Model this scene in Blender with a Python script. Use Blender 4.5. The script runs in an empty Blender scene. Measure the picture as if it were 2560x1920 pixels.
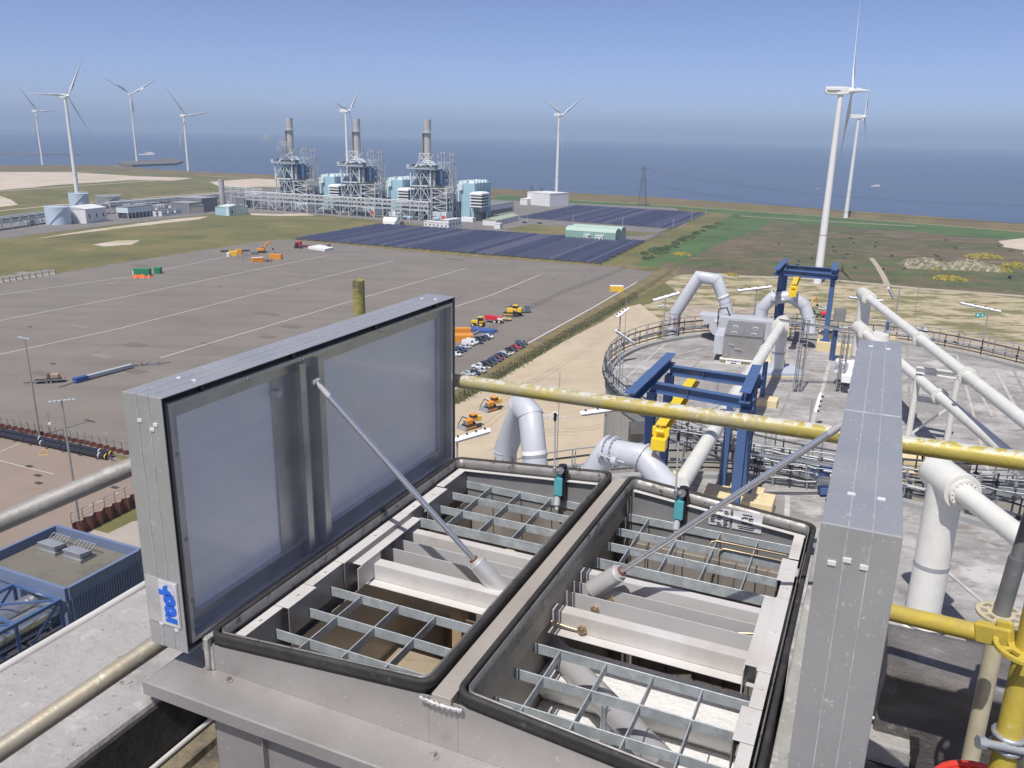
import bpy, math, random
from mathutils import Vector, Matrix, noise as mnoise
random.seed(7)
sc = bpy.context.scene
col = sc.collection
# ---------------------------------------------------------------- camera, world, sun, exposure
H = 72.0
FP = 2080.0; TH = math.atan(622/2080); RO = math.radians(1.12)
U0 = Vector((0, math.sin(TH), math.cos(TH))); FW = Vector((0, math.cos(TH), -math.sin(TH)))
CR = math.cos(RO)*Vector((1,0,0)) + math.sin(RO)*U0
CU = -math.sin(RO)*Vector((1,0,0)) + math.cos(RO)*U0
cam_d = bpy.data.cameras.new('camera'); cam = bpy.data.objects.new('camera', cam_d); col.objects.link(cam)
cam.matrix_world = Matrix(((CR.x,CU.x,-FW.x,0),(CR.y,CU.y,-FW.y,0),(CR.z,CU.z,-FW.z,H),(0,0,0,1)))
cam_d.sensor_width = 36; cam_d.lens = 36*FP/2560; cam_d.clip_start = 0.05; cam_d.clip_end = 60000
sc.camera = cam
HAZE = 1.4e-4
SUNAZ = math.radians(208.2); SUNEL = math.radians(61)
w = bpy.data.worlds.new('World'); sc.world = w; w.use_nodes = True
nt = w.node_tree; bg = nt.nodes['Background']; sky = nt.nodes.new('ShaderNodeTexSky')
sky.sky_type = 'NISHITA'; sky.sun_disc = False; sky.sun_elevation = SUNEL; sky.sun_rotation = SUNAZ
sky.air_density = .4; sky.dust_density = 1.0; sky.ozone_density = 8; sky.altitude = 50
tint = nt.nodes.new('ShaderNodeMix'); tint.data_type='RGBA'; tint.blend_type='MULTIPLY'; tint.inputs[0].default_value=1.0; tint.inputs[7].default_value=(1.26,.99,.885,1)
nt.links.new(sky.outputs[0], tint.inputs[6]); nt.links.new(tint.outputs[2], bg.inputs[0]); bg.inputs[1].default_value = .15
sl = bpy.data.lights.new('sun', 'SUN'); sl.energy = 3.9; sl.angle = math.radians(0.5); sl.color = (1, 0.96, 0.90)
sun = bpy.data.objects.new('sun', sl); col.objects.link(sun); sun.location = (0, 0, 200)
sd = Vector((-math.sin(SUNAZ)*math.cos(SUNEL), -math.cos(SUNAZ)*math.cos(SUNEL), -math.sin(SUNEL)))
sun.rotation_euler = sd.to_track_quat('-Z', 'Y').to_euler()
sc.view_settings.view_transform = 'Standard'; sc.view_settings.look = 'None'
sc.view_settings.exposure = 0.26
sc.render.engine = 'CYCLES'
sc.render.resolution_x = 1024; sc.render.resolution_y = 768
sc.cycles.max_bounces = 8; sc.cycles.glossy_bounces = 4; sc.cycles.volume_bounces = 0
# ---------------------------------------------------------------- pixel -> world helpers (pixels of the 2560x1920 photograph)
def ray(px, py): return FW + CR*((px-1280)/FP) - CU*((py-960)/FP)
def at(px, py, z=0.0):
    d = ray(px, py); return d*((z-H)/d.z) + Vector((0,0,H))
def aty(px, py, y):
    d = ray(px, py); return d*(y/d.y) + Vector((0,0,H))
def dep(px, py, w_): return ray(px, py)*w_ + Vector((0,0,H))
def zat(x, y, py):
    k = (960-py)/FP; a = Vector((x,y,0)); h = (k*a.dot(FW)-a.dot(CU))/(CU.z-k*FW.z); return h+H
AZ = math.radians(23.8)
VV = Vector((math.sin(AZ), math.cos(AZ), 0)); UU = Vector((math.cos(AZ), -math.sin(AZ), 0))
def L(u, v, z): return UU*u + VV*v + Vector((0,0,H+z))
def onz(px, py, z):
    d = ray(px,py); q = d*(z/d.z); return q.dot(UU), q.dot(VV)
# ---------------------------------------------------------------- mesh helpers
class M:
    def __init__(s): s.v=[]; s.f=[]; s.smooth=set()
    def add(s, vs, fs, smooth=False):
        b=len(s.v); s.v += [Vector(p) for p in vs]
        for f in fs:
            if smooth: s.smooth.add(len(s.f))
            s.f.append(tuple(b+i for i in f))
    def hexa(s, p):   # p: 8 points bottom 4 ccw, top 4 ccw
        s.add(p, [(3,2,1,0),(4,5,6,7),(0,1,5,4),(1,2,6,5),(2,3,7,6),(3,0,4,7)]); return s
    def box(s, c, d, X=Vector((1,0,0)), Y=Vector((0,1,0)), Z=Vector((0,0,1))):
        c=Vector(c); X=Vector(X)*d[0]/2; Y=Vector(Y)*d[1]/2; Z=Vector(Z)*d[2]/2
        return s.hexa([c-X-Y-Z,c+X-Y-Z,c+X+Y-Z,c-X+Y-Z,c-X-Y+Z,c+X-Y+Z,c+X+Y+Z,c-X+Y+Z])
    def uvz(s, u0,u1,v0,v1,z0,z1):   # box in the vent's own frame
        return s.hexa([L(u0,v0,z0),L(u1,v0,z0),L(u1,v1,z0),L(u0,v1,z0),L(u0,v0,z1),L(u1,v0,z1),L(u1,v1,z1),L(u0,v1,z1)])
    def tube(s, pts, r, n=10, caps=True, smooth=True):
        pts=[Vector(p) for p in pts]; N=len(pts); rs = r if isinstance(r,(list,tuple)) else [r]*N
        t0=(pts[1]-pts[0]).normalized(); a=t0.orthogonal().normalized()
        rings=[]
        for i,p in enumerate(pts):
            if i==0: t=t0
            elif i==N-1: t=(pts[-1]-pts[-2]).normalized()
            else:
                d0=(p-pts[i-1]).normalized(); d1=(pts[i+1]-p).normalized(); t=(d0+d1)
                t = t.normalized() if t.length>1e-6 else d0
            a=(a-t*a.dot(t)); a = a.normalized() if a.length>1e-6 else t.orthogonal().normalized()
            b=t.cross(a)
            k=1.0
            if 0<i<N-1:
                c=max(0.3,t.dot((pts[i+1]-p).normalized())); k=1/c
                bend=((pts[i+1]-p).normalized()-(p-pts[i-1]).normalized())
                bd=bend.normalized() if bend.length>1e-5 else None
            else: bd=None
            ring=[]
            for j in range(n):
                an=2*math.pi*j/n; o=(a*math.cos(an)+b*math.sin(an))*rs[i]
                if bd is not None:
                    comp=o.dot(bd); o=o+bd*comp*(k-1)
                ring.append(p+o)
            rings.append(ring)
        vs=[q for rg in rings for q in rg]
        fs=[]
        for i in range(N-1):
            for j in range(n):
                k=(j+1)%n; fs.append((i*n+j,i*n+k,(i+1)*n+k,(i+1)*n+j))
        s.add(vs,fs,smooth)
        if caps:
            s.add(rings[0],[tuple(range(n-1,-1,-1))]); s.add(rings[-1],[tuple(range(n))])
        return s
    def cyl(s,p0,p1,r0,r1=None,n=16,caps=True,smooth=True):
        return s.tube([p0,p1],[r0,r0 if r1 is None else r1],n,caps,smooth)
    def bar(s,p0,p1,w,h,up=Vector((0,0,1))):
        p0=Vector(p0);p1=Vector(p1);d=p1-p0;Ln=d.length;d.normalize(); x=d.cross(up)
        if x.length<1e-4: x=d.cross(Vector((1,0,0)))
        x.normalize(); y=x.cross(d)
        return s.box((p0+p1)/2,(w,Ln,h),x,d,y)
    def ibeam(s,p0,p1,w,h,t=0.02,up=Vector((0,0,1))):
        p0=Vector(p0);p1=Vector(p1);d=p1-p0;Ln=d.length;d.normalize(); x=d.cross(up)
        if x.length<1e-4: x=d.cross(Vector((1,0,0)))
        x.normalize(); y=x.cross(d); c=(p0+p1)/2
        s.box(c+y*(h/2-t/2),(w,Ln,t),x,d,y); s.box(c-y*(h/2-t/2),(w,Ln,t),x,d,y); s.box(c,(t*.8,Ln,h-2*t),x,d,y); return s
    def poly(s,pts,thick=None):
        n=len(pts); pts=[Vector(p) for p in pts]
        if thick is None: s.add(pts,[tuple(range(n))]); return s
        th=Vector(thick); s.add(pts+[p+th for p in pts],[tuple(range(n-1,-1,-1)),tuple(range(n,2*n))]+[(i,(i+1)%n,n+(i+1)%n,n+i) for i in range(n)]); return s
    def build(s,name,m,parent=None,bevel=0,local=False,seg=2):
        o0 = parent.location if (parent is not None and not local) else Vector((0,0,0))
        if parent is not None and parent.parent is not None and not local: o0 = o0 + parent.parent.location
        me=bpy.data.meshes.new(name); me.from_pydata([tuple(v-o0) for v in s.v],[],s.f)
        if s.smooth:
            for i in s.smooth: me.polygons[i].use_smooth=True
        me.materials.append(m); me.update()
        o=bpy.data.objects.new(name,me); col.objects.link(o)
        if parent is not None: o.parent=parent
        if bevel:
            b=o.modifiers.new('bevel','BEVEL'); b.width=bevel; b.segments=seg; b.limit_method='ANGLE'; b.angle_limit=math.radians(40)
        return o
def tag(o,label,cat,group=None):
    o['label']=label; o['category']=cat
    if group: o['group']=group
    return o
def thing(name,loc,label,cat,group=None,rz=0):
    o=bpy.data.objects.new(name,None); col.objects.link(o); o.location=Vector(loc); o.rotation_euler=(0,0,rz)
    o.empty_display_size=0.1
    return tag(o,label,cat,group)
def struct(o,kind='structure'): o['kind']=kind; return o
def copy_tree(o,parent=None):
    c=o.copy(); col.objects.link(c)
    if parent is not None: c.parent=parent
    for ch in list(o.children): copy_tree(ch,c)
    return c
# ---------------------------------------------------------------- materials
def srgb(r,g,b): return tuple(((c/255)/12.92 if c/255<=0.04045 else ((c/255+0.055)/1.055)**2.4) for c in (r,g,b))
def mat(name,c,rough=.6,metal=0,var=.12,scale=3,layers=(),bump=0,bscale=30,stretch=(1,1,1),spec=.5,rvar=0,detail=4,coat=0):
    m=bpy.data.materials.new(name); m.use_nodes=True; n=m.node_tree.nodes; l=m.node_tree.links; b=n['Principled BSDF']
    b.inputs['Roughness'].default_value=rough; b.inputs['Metallic'].default_value=metal
    b.inputs['Specular IOR Level'].default_value=spec; b.inputs['Coat Weight'].default_value=coat
    tc=n.new('ShaderNodeTexCoord'); mp=n.new('ShaderNodeMapping'); mp.inputs['Scale'].default_value=stretch; l.new(tc.outputs['Object'],mp.inputs[0])
    def nz(sc_,det=detail,ro=.6,vec=mp):
        t=n.new('ShaderNodeTexNoise'); t.inputs['Scale'].default_value=sc_; t.inputs['Detail'].default_value=det; t.inputs['Roughness'].default_value=ro
        l.new(vec.outputs[0],t.inputs['Vector']); return t
    def mix(a,bc,fac,blend='MIX'):
        x=n.new('ShaderNodeMix'); x.data_type='RGBA'; x.blend_type=blend
        for s_,v_ in ((6,a),(7,bc)):
            if isinstance(v_,tuple): x.inputs[s_].default_value=(*v_[:3],1)
            else: l.new(v_,x.inputs[s_])
        if isinstance(fac,float): x.inputs[0].default_value=fac
        else: l.new(fac,x.inputs[0])
        return x.outputs[2]
    cur=tuple(c)
    t=nz(scale); 
    lo=tuple(max(0,x*(1-var)) for x in c); hi=tuple(min(1,x*(1+var)) for x in c)
    rp=n.new('ShaderNodeMapRange'); rp.inputs[1].default_value=.3; rp.inputs[2].default_value=.7; l.new(t.outputs[0],rp.inputs[0])
    out=mix(lo,hi,rp.outputs[0])
    for ly in layers:
        # (colour, scale, from, to, strength, kind, stretch)
        lc,ls,lf,lt=ly[:4]; st=ly[4] if len(ly)>4 else 1.0; kind=ly[5] if len(ly)>5 else 'n'; sv=ly[6] if len(ly)>6 else None
        vec=mp
        if sv is not None:
            vec=n.new('ShaderNodeMapping'); vec.inputs['Scale'].default_value=sv[:3]
            if len(sv)>3: vec.inputs['Rotation'].default_value=(0,0,sv[3])
            l.new(tc.outputs['Object'],vec.inputs[0])
        if kind=='n': src=nz(ls,6,.65,vec).outputs[0]
        elif kind=='v':
            q=n.new('ShaderNodeTexVoronoi'); q.inputs['Scale'].default_value=ls; l.new(vec.outputs[0],q.inputs['Vector']); src=q.outputs['Distance']
        elif kind=='c':
            q=n.new('ShaderNodeTexVoronoi'); q.inputs['Scale'].default_value=ls; l.new(vec.outputs[0],q.inputs['Vector'])
            sp=n.new('ShaderNodeSeparateColor'); l.new(q.outputs['Color'],sp.inputs[0]); src=sp.outputs[0]
        elif kind=='w':
            q=n.new('ShaderNodeTexWave'); q.inputs['Scale'].default_value=ls; q.inputs['Distortion'].default_value=0.0; l.new(vec.outputs[0],q.inputs['Vector']); src=q.outputs['Fac']
        r_=n.new('ShaderNodeMapRange'); r_.inputs[1].default_value=lf; r_.inputs[2].default_value=lt; r_.inputs[3].default_value=0; r_.inputs[4].default_value=st
        l.new(src,r_.inputs[0]); out=mix(out,tuple(lc),r_.outputs[0])
    l.new(out,b.inputs['Base Color'])
    if bump:
        t2=nz(bscale,6,.7); bp=n.new('ShaderNodeBump'); bp.inputs['Strength'].default_value=min(1,bump); bp.inputs['Distance'].default_value=.01*max(1,bump)
        l.new(t2.outputs[0],bp.inputs['Height']); l.new(bp.outputs[0],b.inputs['Normal'])
    if rvar:
        t3=nz(scale*2.3); r3=n.new('ShaderNodeMapRange'); r3.inputs[1].default_value=.3; r3.inputs[2].default_value=.7; r3.inputs[3].default_value=max(.02,rough-rvar); r3.inputs[4].default_value=min(1,rough+rvar)
        l.new(t3.outputs[0],r3.inputs[0]); l.new(r3.outputs[0],b.inputs['Roughness'])
    return m
# ================================================================ GROUND, SEA, HAZE
grs=mat('grass_olive',(.132,.130,.042),.95,var=.22,scale=.02,layers=[((.19,.15,.06),.25,.52,.66,.5),((.20,.165,.065),.012,.48,.62,.8),((.07,.085,.028),.03,.52,.68,.7),((.30,.24,.14),.02,.62,.72,.7),((.045,.05,.02),.6,.55,.8,.5)],bump=0)
grn=mat('green_grass',(.068,.125,.036),.95,var=.3,scale=.03,layers=[((.11,.115,.042),.05,.54,.66,.6),((.10,.12,.045),.12,.52,.64,.6),((.025,.05,.015),.15,.55,.7,.7)])
heath=mat('heath',(.135,.103,.060),.95,var=.2,scale=.03,layers=[((.080,.088,.034),.010,.45,.56,.9),((.21,.165,.11),.045,.53,.64,.8,'n',(1,2.6,1)),((.065,.068,.03),.07,.52,.62,.75,'n',(1,1.8,1)),((.20,.17,.12),.13,.58,.66,.7,'n',(1,2.2,1)),((.05,.05,.025),.22,.6,.68,.7)])
dryg=mat('dry_grass',(.19,.155,.07),.95,var=.25,scale=.2,layers=[((.095,.10,.035),.15,.5,.65,.7),((.055,.06,.022),.6,.55,.75,.6)])
dike_m=mat('dike_grass',(.150,.118,.062),.95,var=.15,scale=.03,layers=[((.11,.10,.035),.02,.5,.65,.6)])
sand=mat('sand',(.47,.39,.275),.95,var=.09,scale=.05,layers=[((.36,.30,.215),.25,.52,.7,.6),((.54,.47,.36),.04,.55,.7,.6),((.38,.32,.23),.06,.60,.64,.5,'n',(1,8,1,.6)),((.56,.49,.38),.5,.58,.68,.5),((.20,.19,.10),.9,.64,.72,.5),((.25,.2,.14),2.2,.68,.74,.5)],bump=0)
sandw=mat('pale_sand',(.52,.45,.36),.95,var=.1,scale=.02,layers=[((.30,.26,.12),.012,.54,.66,.7,'n',(1,2.5,1)),((.40,.33,.25),.05,.5,.7,.6)])
sandpat=mat('patchy_sand',(.42,.36,.23),.95,var=.15,scale=.08,layers=[((.16,.15,.055),.045,.47,.56,.9,'n',(1,2.2,1)),((.11,.11,.04),.16,.54,.64,.8,'n',(1,2.,1)),((.50,.43,.32),.07,.56,.66,.7)])
asph=mat('yard_asphalt',(.195,.176,.152),.9,var=.07,scale=.03,layers=[((.145,.12,.103),.022,.48,.72,.5,'n',(1,3.2,1,.35)),((.225,.188,.150),.05,.52,.7,.45,'n',(1,3.5,1,.35)),((.10,.08,.07),.35,.66,.8,.5),((.13,.108,.095),.012,.5,.6,.25,'n',(1,9,1,.35)),((.25,.22,.18),.9,.70,.76,.6),((.12,.10,.088),.02,.6,.66,.2,'n',(12,1,1,.45))])
asph2=mat('storage_asphalt',(.26,.205,.165),.9,var=.06,scale=.06,layers=[((.20,.16,.13),.05,.5,.7,.6)])
asph3=mat('site_asphalt',(.19,.175,.165),.9,var=.08,scale=.05,layers=[((.14,.13,.125),.04,.5,.7,.6)])
concg=mat('concrete_slab_ground',(.36,.32,.27),.9,var=.08,scale=.2)
road_m=mat('track_gravel',(.40,.34,.26),.95,var=.1,scale=.2)
paint=mat('road_paint',(.62,.59,.56),.8,var=.12,scale=1.5,layers=[((.35,.32,.29),.8,.55,.75,.5)])
LV=[0]
def jit(pts,amp,step):
    out=[]; n=len(pts)
    for i in range(n):
        a=pts[i]; b=pts[(i+1)%n]; d=b-a; k=max(1,min(60,int(d.length/step))) if amp else 1
        nn=Vector((-d.y,d.x,0)).normalized() if d.length>0 else Vector((0,0,0))
        for j in range(k):
            p=a+d*(j/k)
            if amp and j>0:
                q=mnoise.noise(p*(1/(step*3.1)))+.6*mnoise.noise(p*(1/(step*1.1))); p=p+nn*q*amp
            out.append(p)
    return out
def patch(name,px,m,amp=0,step=4,order=1):
    pts=[at(x,y,0) for x,y in px]; pts=jit(pts,amp,step)
    LV[0]+=1; z=0.012*order+(.0006*LV[0])%.012
    me=M(); me.add([Vector((p.x,p.y,z)) for p in pts],[tuple(range(len(pts)))])
    # consistent upward normal
    a=sum(pts[i].x*pts[(i+1)%len(pts)].y-pts[(i+1)%len(pts)].x*pts[i].y for i in range(len(pts)))
    if a<0: me.f=[tuple(reversed(f)) for f in me.f]
    return struct(me.build(name,m))
def strip(name,px,wid,m,order=3):
    pts=[at(x,y,0) for x,y in px]; LV[0]+=1; me=M(); z=0.012*order+(.0006*LV[0])%.012
    for i in range(len(pts)-1):
        a,b=pts[i],pts[i+1]; d=(b-a).normalized(); nn=Vector((-d.y,d.x,0))*wid/2
        me.add([a-nn+Vector((0,0,z)),b-nn+Vector((0,0,z)),b+nn+Vector((0,0,z)),a+nn+Vector((0,0,z))],[(0,1,2,3)])
    return struct(me.build(name,m))
# coast: dike crest and toe
crest=[(-700,420),(0,414),(200,412),(300,415),(365,421),(475,428),(640,435),(930,452),(1220,470),(1400,480),(1640,493),(1920,512.5),(2110,526),(2350,543),(2560,559.5),(3100,604)]
toe=[(-700,440),(0,428),(200,426),(300,428),(365,433),(475,438),(640,444),(930,463),(1220,486),(1400,497),(1640,509),(1920,528),(2110,541),(2350,560),(2560,577.5),(3100,624)]
C=[at(x,y,5.0) for x,y in crest]; T=[at(x,y,0) for x,y in toe]
me=M(); bnd=[Vector((p.x,p.y,0)) for p in T]+[Vector((3000,200,0)),Vector((3000,-800,0)),Vector((-4000,-800,0)),Vector((-4000,400,0))]
me.add(bnd,[tuple(range(len(bnd)-1,-1,-1))]); struct(me.build('ground',grs))
me=M()
for i in range(len(C)-1):
    o0=(C[i]-T[i]).normalized(); o1=(C[i+1]-T[i+1]).normalized()
    c0,c1=C[i],C[i+1]; e0=c0+Vector((0,22,-7)); e1=c1+Vector((0,22,-7))
    me.add([T[i],T[i+1],c1,c0],[(0,1,2,3)]); me.add([c0,c1,e1,e0],[(0,1,2,3)])
struct(me.build('dike',dike_m))
seam=mat('sea_water',(.078,.105,.155),.28,var=.12,scale=.002,layers=[((.085,.095,.125),.0012,.45,.65,.7,'n',(1,3,1)),((.055,.08,.12),.004,.5,.7,.5,'n',(1,6,1)),((.09,.11,.15),.006,.64,.68,.4,'n',(.3,9,1))],spec=.5)
_n=seam.node_tree.nodes; _l=seam.node_tree.links
_t=_n.new('ShaderNodeTexNoise'); _t.inputs['Scale'].default_value=.35; _t.inputs['Detail'].default_value=5
_tc=_n.new('ShaderNodeTexCoord'); _l.new(_tc.outputs['Object'],_t.inputs['Vector'])
_b=_n.new('ShaderNodeBump'); _b.inputs['Strength'].default_value=.9; _b.inputs['Distance'].default_value=.8; _l.new(_t.outputs[0],_b.inputs['Height']); _l.new(_b.outputs[0],_n['Principled BSDF'].inputs['Normal'])
me=M(); N=64; ring=[Vector((15800*math.sin(a),15800*math.cos(a),-2)) for a in [math.radians(-75+150*i/N) for i in range(N+1)]]
me.add([Vector((0,-300,-2))]+ring,[tuple([0]+list(range(N+1,0,-1)))]); struct(me.build('sea',seam))
# patches --- right side fields
patch('heath_field',[(1660,640),(1720,600),(1850,548),(1960,552),(2280,575),(2560,600),(2900,640),(2900,760),(2560,735),(2300,720),(2000,690),(1800,700),(1640,700)],heath,2.5,12,1)
patch('green_field',[(1240,486),(1400,499),(1640,512),(1920,531),(2110,544),(2350,564),(2560,582),(2900,612),(2900,650),(2560,604),(2280,578),(1960,556),(1850,538),(1700,522),(1420,513),(1240,503)],grn,2,12,2)
patch('ditch_vegetation',[(1590,660),(1700,612),(1840,530),(1925,536),(1930,560),(1800,610),(1700,655),(1600,672)],grn,2.0,8,3)
patch('green_meadow',[(1620,655),(1900,655),(2150,650),(2560,665),(2900,680),(2900,745),(2560,725),(2300,712),(2000,682),(1750,668)],mat('meadow',(.075,.098,.034),.95,var=.3,scale=.05,layers=[((.135,.105,.055),.03,.46,.56,.9),((.26,.22,.15),.06,.62,.68,.8,'n',(1,3,1)),((.12,.13,.045),.1,.52,.62,.7),((.03,.05,.015),.2,.6,.7,.7)]),3,10,3)
patch('sparse_sand',[(1700,735),(1640,690),(1800,683),(1980,700),(2200,714),(2560,745),(2900,775),(3600,1300),(2200,1300),(1300,1500),(1000,1250),(1440,870),(1560,780)],sandpat,1.0,4,4)
patch('sand_ground',[(1136,1011),(1200,977),(1250,944),(1335,897),(1407,852),(1500,801),(1540,775),(1600,760),(1650,800),(1640,850),(1570,900),(1530,1300),(1300,1700),(700,1700),(700,1300)],sand,.6,2,6)
patch('sand_ground',[(1690,760),(1900,770),(2100,800),(2560,860),(2900,900),(3300,1100),(2200,1000),(1750,900),(1650,800)],mat('sand_dry',(.40,.335,.26),.95,var=.12,scale=.08,layers=[((.17,.16,.075),.08,.5,.6,.7,'n',(1,2,1)),((.28,.22,.17),.06,.52,.66,.7,'n',(1,3,1)),((.5,.44,.36),.1,.56,.66,.7)]),1.2,4,6)
strip('track',[(1760,690),(1960,694),(2100,702),(2300,722),(2560,741),(2900,770)],6,road_m,8)
strip('track',[(1850,540),(1920,545),(2070,554),(2200,561),(2290,566)],4,road_m,8)
strip('track',[(1330,494),(1420,500),(1640,512),(1920,531),(2110,545),(2350,563),(2560,580),(2900,610)],3,road_m,8)
strip('track',[(2178,645),(2195,668),(2208,690),(2218,712)],3,road_m,8)
patch('gravel_patch',[(2495,603),(2560,595),(2700,612),(2700,640),(2560,625),(2510,618)],sandw,1.5,8,6)
# --- left and centre
patch('pale_sand_field',[(-300,452),(0,430),(180,430),(330,440),(480,445),(430,452),(330,450),(150,462),(0,476),(-300,500)],sandw,5,25,4)
patch('pale_sand_field',[(520,455),(640,446),(760,452),(760,470),(640,467),(560,470)],sandw,4,15,4)
patch('sand_patch',[(0,490),(30,500),(45,512),(0,517),(-60,510)],sandw,2,10,4)
strip('track',[(-100,482),(0,478),(120,470),(330,455),(480,445)],7,road_m,5)
strip('track',[(290,414),(370,430),(480,438),(640,446),(700,450)],6,road_m,5)
strip('track',[(-100,535),(0,527),(230,505),(430,489),(560,480),(640,475)],6,road_m,5)
patch('site_yard',[(-200,600),(0,597),(120,582),(300,560),(430,546),(520,536),(640,532),(800,538),(940,551),(1060,562),(1160,582),(1255,586),(1300,592),(1430,606),(1560,606),(1610,603),(1720,560),(1690,520),(1420,508),(1240,500),(640,470),(560,482),(260,520),(0,555),(-200,570)],asph3,0,4,5)
patch('lawn',[(1255,575),(1330,560),(1378,565),(1640,582),(1720,560),(1700,575),(1610,590),(1560,590),(1430,588),(1380,590)],grs,1,5,7)
patch('bare_strip',[(75,599),(160,585),(290,566),(430,548),(520,541),(500,548),(330,567),(160,588)],sandw,1.2,6,6)
patch('bare_patch',[(230,612),(290,602),(350,600),(330,612),(260,616)],sandw,1.5,5,6)
patch('bare_patch',[(620,533),(700,535),(760,534),(790,539),(700,540),(630,538)],sandw,.8,5,7)
patch('verge',[(700,602),(760,596),(1500,661),(1547,662),(1640,668),(1560,676),(1200,646),(1000,628),(740,608)],dryg,.8,4,7)
patch('asphalt_yard',[(-400,764),(0,707.6),(136,686),(289,660),(492,628),(640,606),(700,598.7),(737,601),(1000,626),(1200,645),(1547,668),(1612,679),(1640,679),(1593,708),(1480,774),(1315,865),(1205,935),(1130,982),(1000,1060),(700,1270),(345,1150),(150,1105),(0,1072),(-400,1000)],asph,0,4,8)
patch('verge',[(1640,679),(1660,672),(1700,668),(1690,690),(1600,745),(1500,808),(1407,856),(1250,947),(1136,1014),(700,1300),(700,1266),(1000,1062),(1130,982),(1205,935),(1315,865),(1480,774),(1593,708)],dryg,.5,2,9)
patch('storage_yard',[(-400,1010),(0,1075),(150,1108),(290,1146),(380,1175),(420,1300),(150,1500),(-400,1700)],asph2,0,4,9)
patch('concrete_apron',[(180,1320),(340,1235),(420,1200),(520,1400),(420,1500),(200,1420)],concg,0,4,10)
patch('grass_strip',[(215,1320),(335,1272),(420,1240),(420,1290),(330,1305),(270,1335)],grs,.1,1,12)
# repaired squares, drains and stains in the yard
apt=mat('asphalt_repair',(.155,.13,.11),.92,var=.1,scale=.3); apl=mat('asphalt_pale_repair',(.235,.205,.175),.92,var=.08,scale=.3); drn=mat('drain_dark',(.05,.045,.04),.7)
def squ(px,py,a,b,m,order=13):
    c=at(px,py,0); LV[0]+=1; z=Vector((0,0,.012*order+(.0006*LV[0])%.012)); me=M(); me.add([c-UU*a-VV*b+z,c+UU*a-VV*b+z,c+UU*a+VV*b+z,c-UU*a+VV*b+z],[(0,1,2,3)]); return struct(me.build('asphalt_repair' if m is not drn else 'drain',m))
_r=random.Random(21)
for i in range(26):
    x=_r.uniform(20,1450); y=_r.uniform(650,1000)-(0 if x<700 else 120*(x-700)/700); squ(x,y,_r.uniform(1,6),_r.uniform(.8,3),apt if i%3 else apl)
for x,y in ((75,818),(346,698),(133,910),(278,699),(525,653),(548,716),(318,691),(720,665),(950,700),(1020,680),(1385,700),(1460,690),(97,1209),(73,1167),(95,1190),(287,1220)): squ(x,y,.9,.5,drn)
# painted lines on the yard
def pline(px,wid=.35,order=14): return strip('yard_line',px,wid,paint,order)
pline([(-150,772),(0,738),(340,690),(560,643)],.5)
pline([(-150,833),(0,802),(300,745),(640,675),(819,639)],.5)
pline([(-150,918),(0,887),(300,822),(640,735),(984,652)],.5)
pline([(400,896),(640,825),(900,747),(1165,671)],.5)
pline([(1130,770),(1230,738),(1350,688)],.5)
pline([(1130,978),(1205,931),(1315,862),(1480,771),(1592,706)],.6)
pline([(-100,1158),(0,1131),(52,1110)],.25); pline([(-100,1128),(0,1153),(60,1169),(135,1187)],.2)
for x,y in ((222,1267),(240,1258),(249,1257),(288,1237),(320,1219)): pline([(x,y),(x+9,y-5)],.22)
for x,y in ((258,1087),(560,645)): pline([(x,y),(x+12,y-4)],.15)
# breakwater in the sea with its track
stone=mat('stone_rubble',(.14,.125,.11),.95,var=.3,scale=.1)
me=M(); pts=[at(x,y,0) for x,y in [(292,408),(330,403),(380,402),(430,395),(458,404),(440,410),(380,412),(330,414),(300,412)]]
ps=[Vector((p.x,p.y,-2)) for p in pts]; me.poly(ps[::-1],Vector((0,0,3.5))); struct(me.build('breakwater',stone))
me=M(); pts=[at(x,y,0) for x,y in [(-300,381),(0,380),(100,383),(200,385),(100,385.5),(0,383.5),(-300,386)]]
ps=[Vector((p.x,p.y,-2)) for p in pts]; me.poly(ps[::-1],Vector((0,0,1.2))); struct(me.build('breakwater',stone))
# far low coast on the left
me=M(); ln=[(-16,13500),(-12,13300),(-8,13000),(-3,12900),(0,13400)]
for k in range(40):
    a0=math.radians(-36+k*.9); a1=a0+math.radians(.9); r=13800; h0=6+10*abs(mnoise.noise(Vector((k*.7,0,0)))); 
    p0=Vector((r*math.sin(a0),r*math.cos(a0),-2)); p1=Vector((r*math.sin(a1),r*math.cos(a1),-2)); bk=Vector((math.sin(a0)*600,math.cos(a0)*600,0))
    if k<24: me.hexa([p0,p1,p1+bk,p0+bk,p0+Vector((0,0,h0)),p1+Vector((0,0,h0)),p1+bk+Vector((0,0,h0)),p0+bk+Vector((0,0,h0))])
struct(me.build('far_coast',mat('far_coast_land',(.06,.07,.05),.95)))
# haze: one closed box of thin air
hz=bpy.data.materials.new('haze_air'); hz.use_nodes=True; n=hz.node_tree.nodes
for q in list(n):
    if q.type!='OUTPUT_MATERIAL': n.remove(q)
pv=n.new('ShaderNodeVolumePrincipled'); pv.inputs['Color'].default_value=(.58,.77,1.0,1); pv.inputs['Density'].default_value=HAZE; pv.inputs['Anisotropy'].default_value=0
hz.node_tree.links.new(pv.outputs[0],[q for q in n if q.type=='OUTPUT_MATERIAL'][0].inputs['Volume'])
me=M(); me.box((0,8000,115.5),(34000,18000,239)); o=me.build('haze',hz); struct(o,'stuff'); tag(o,'thin pale blue sea haze over the whole coast','haze')

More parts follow.
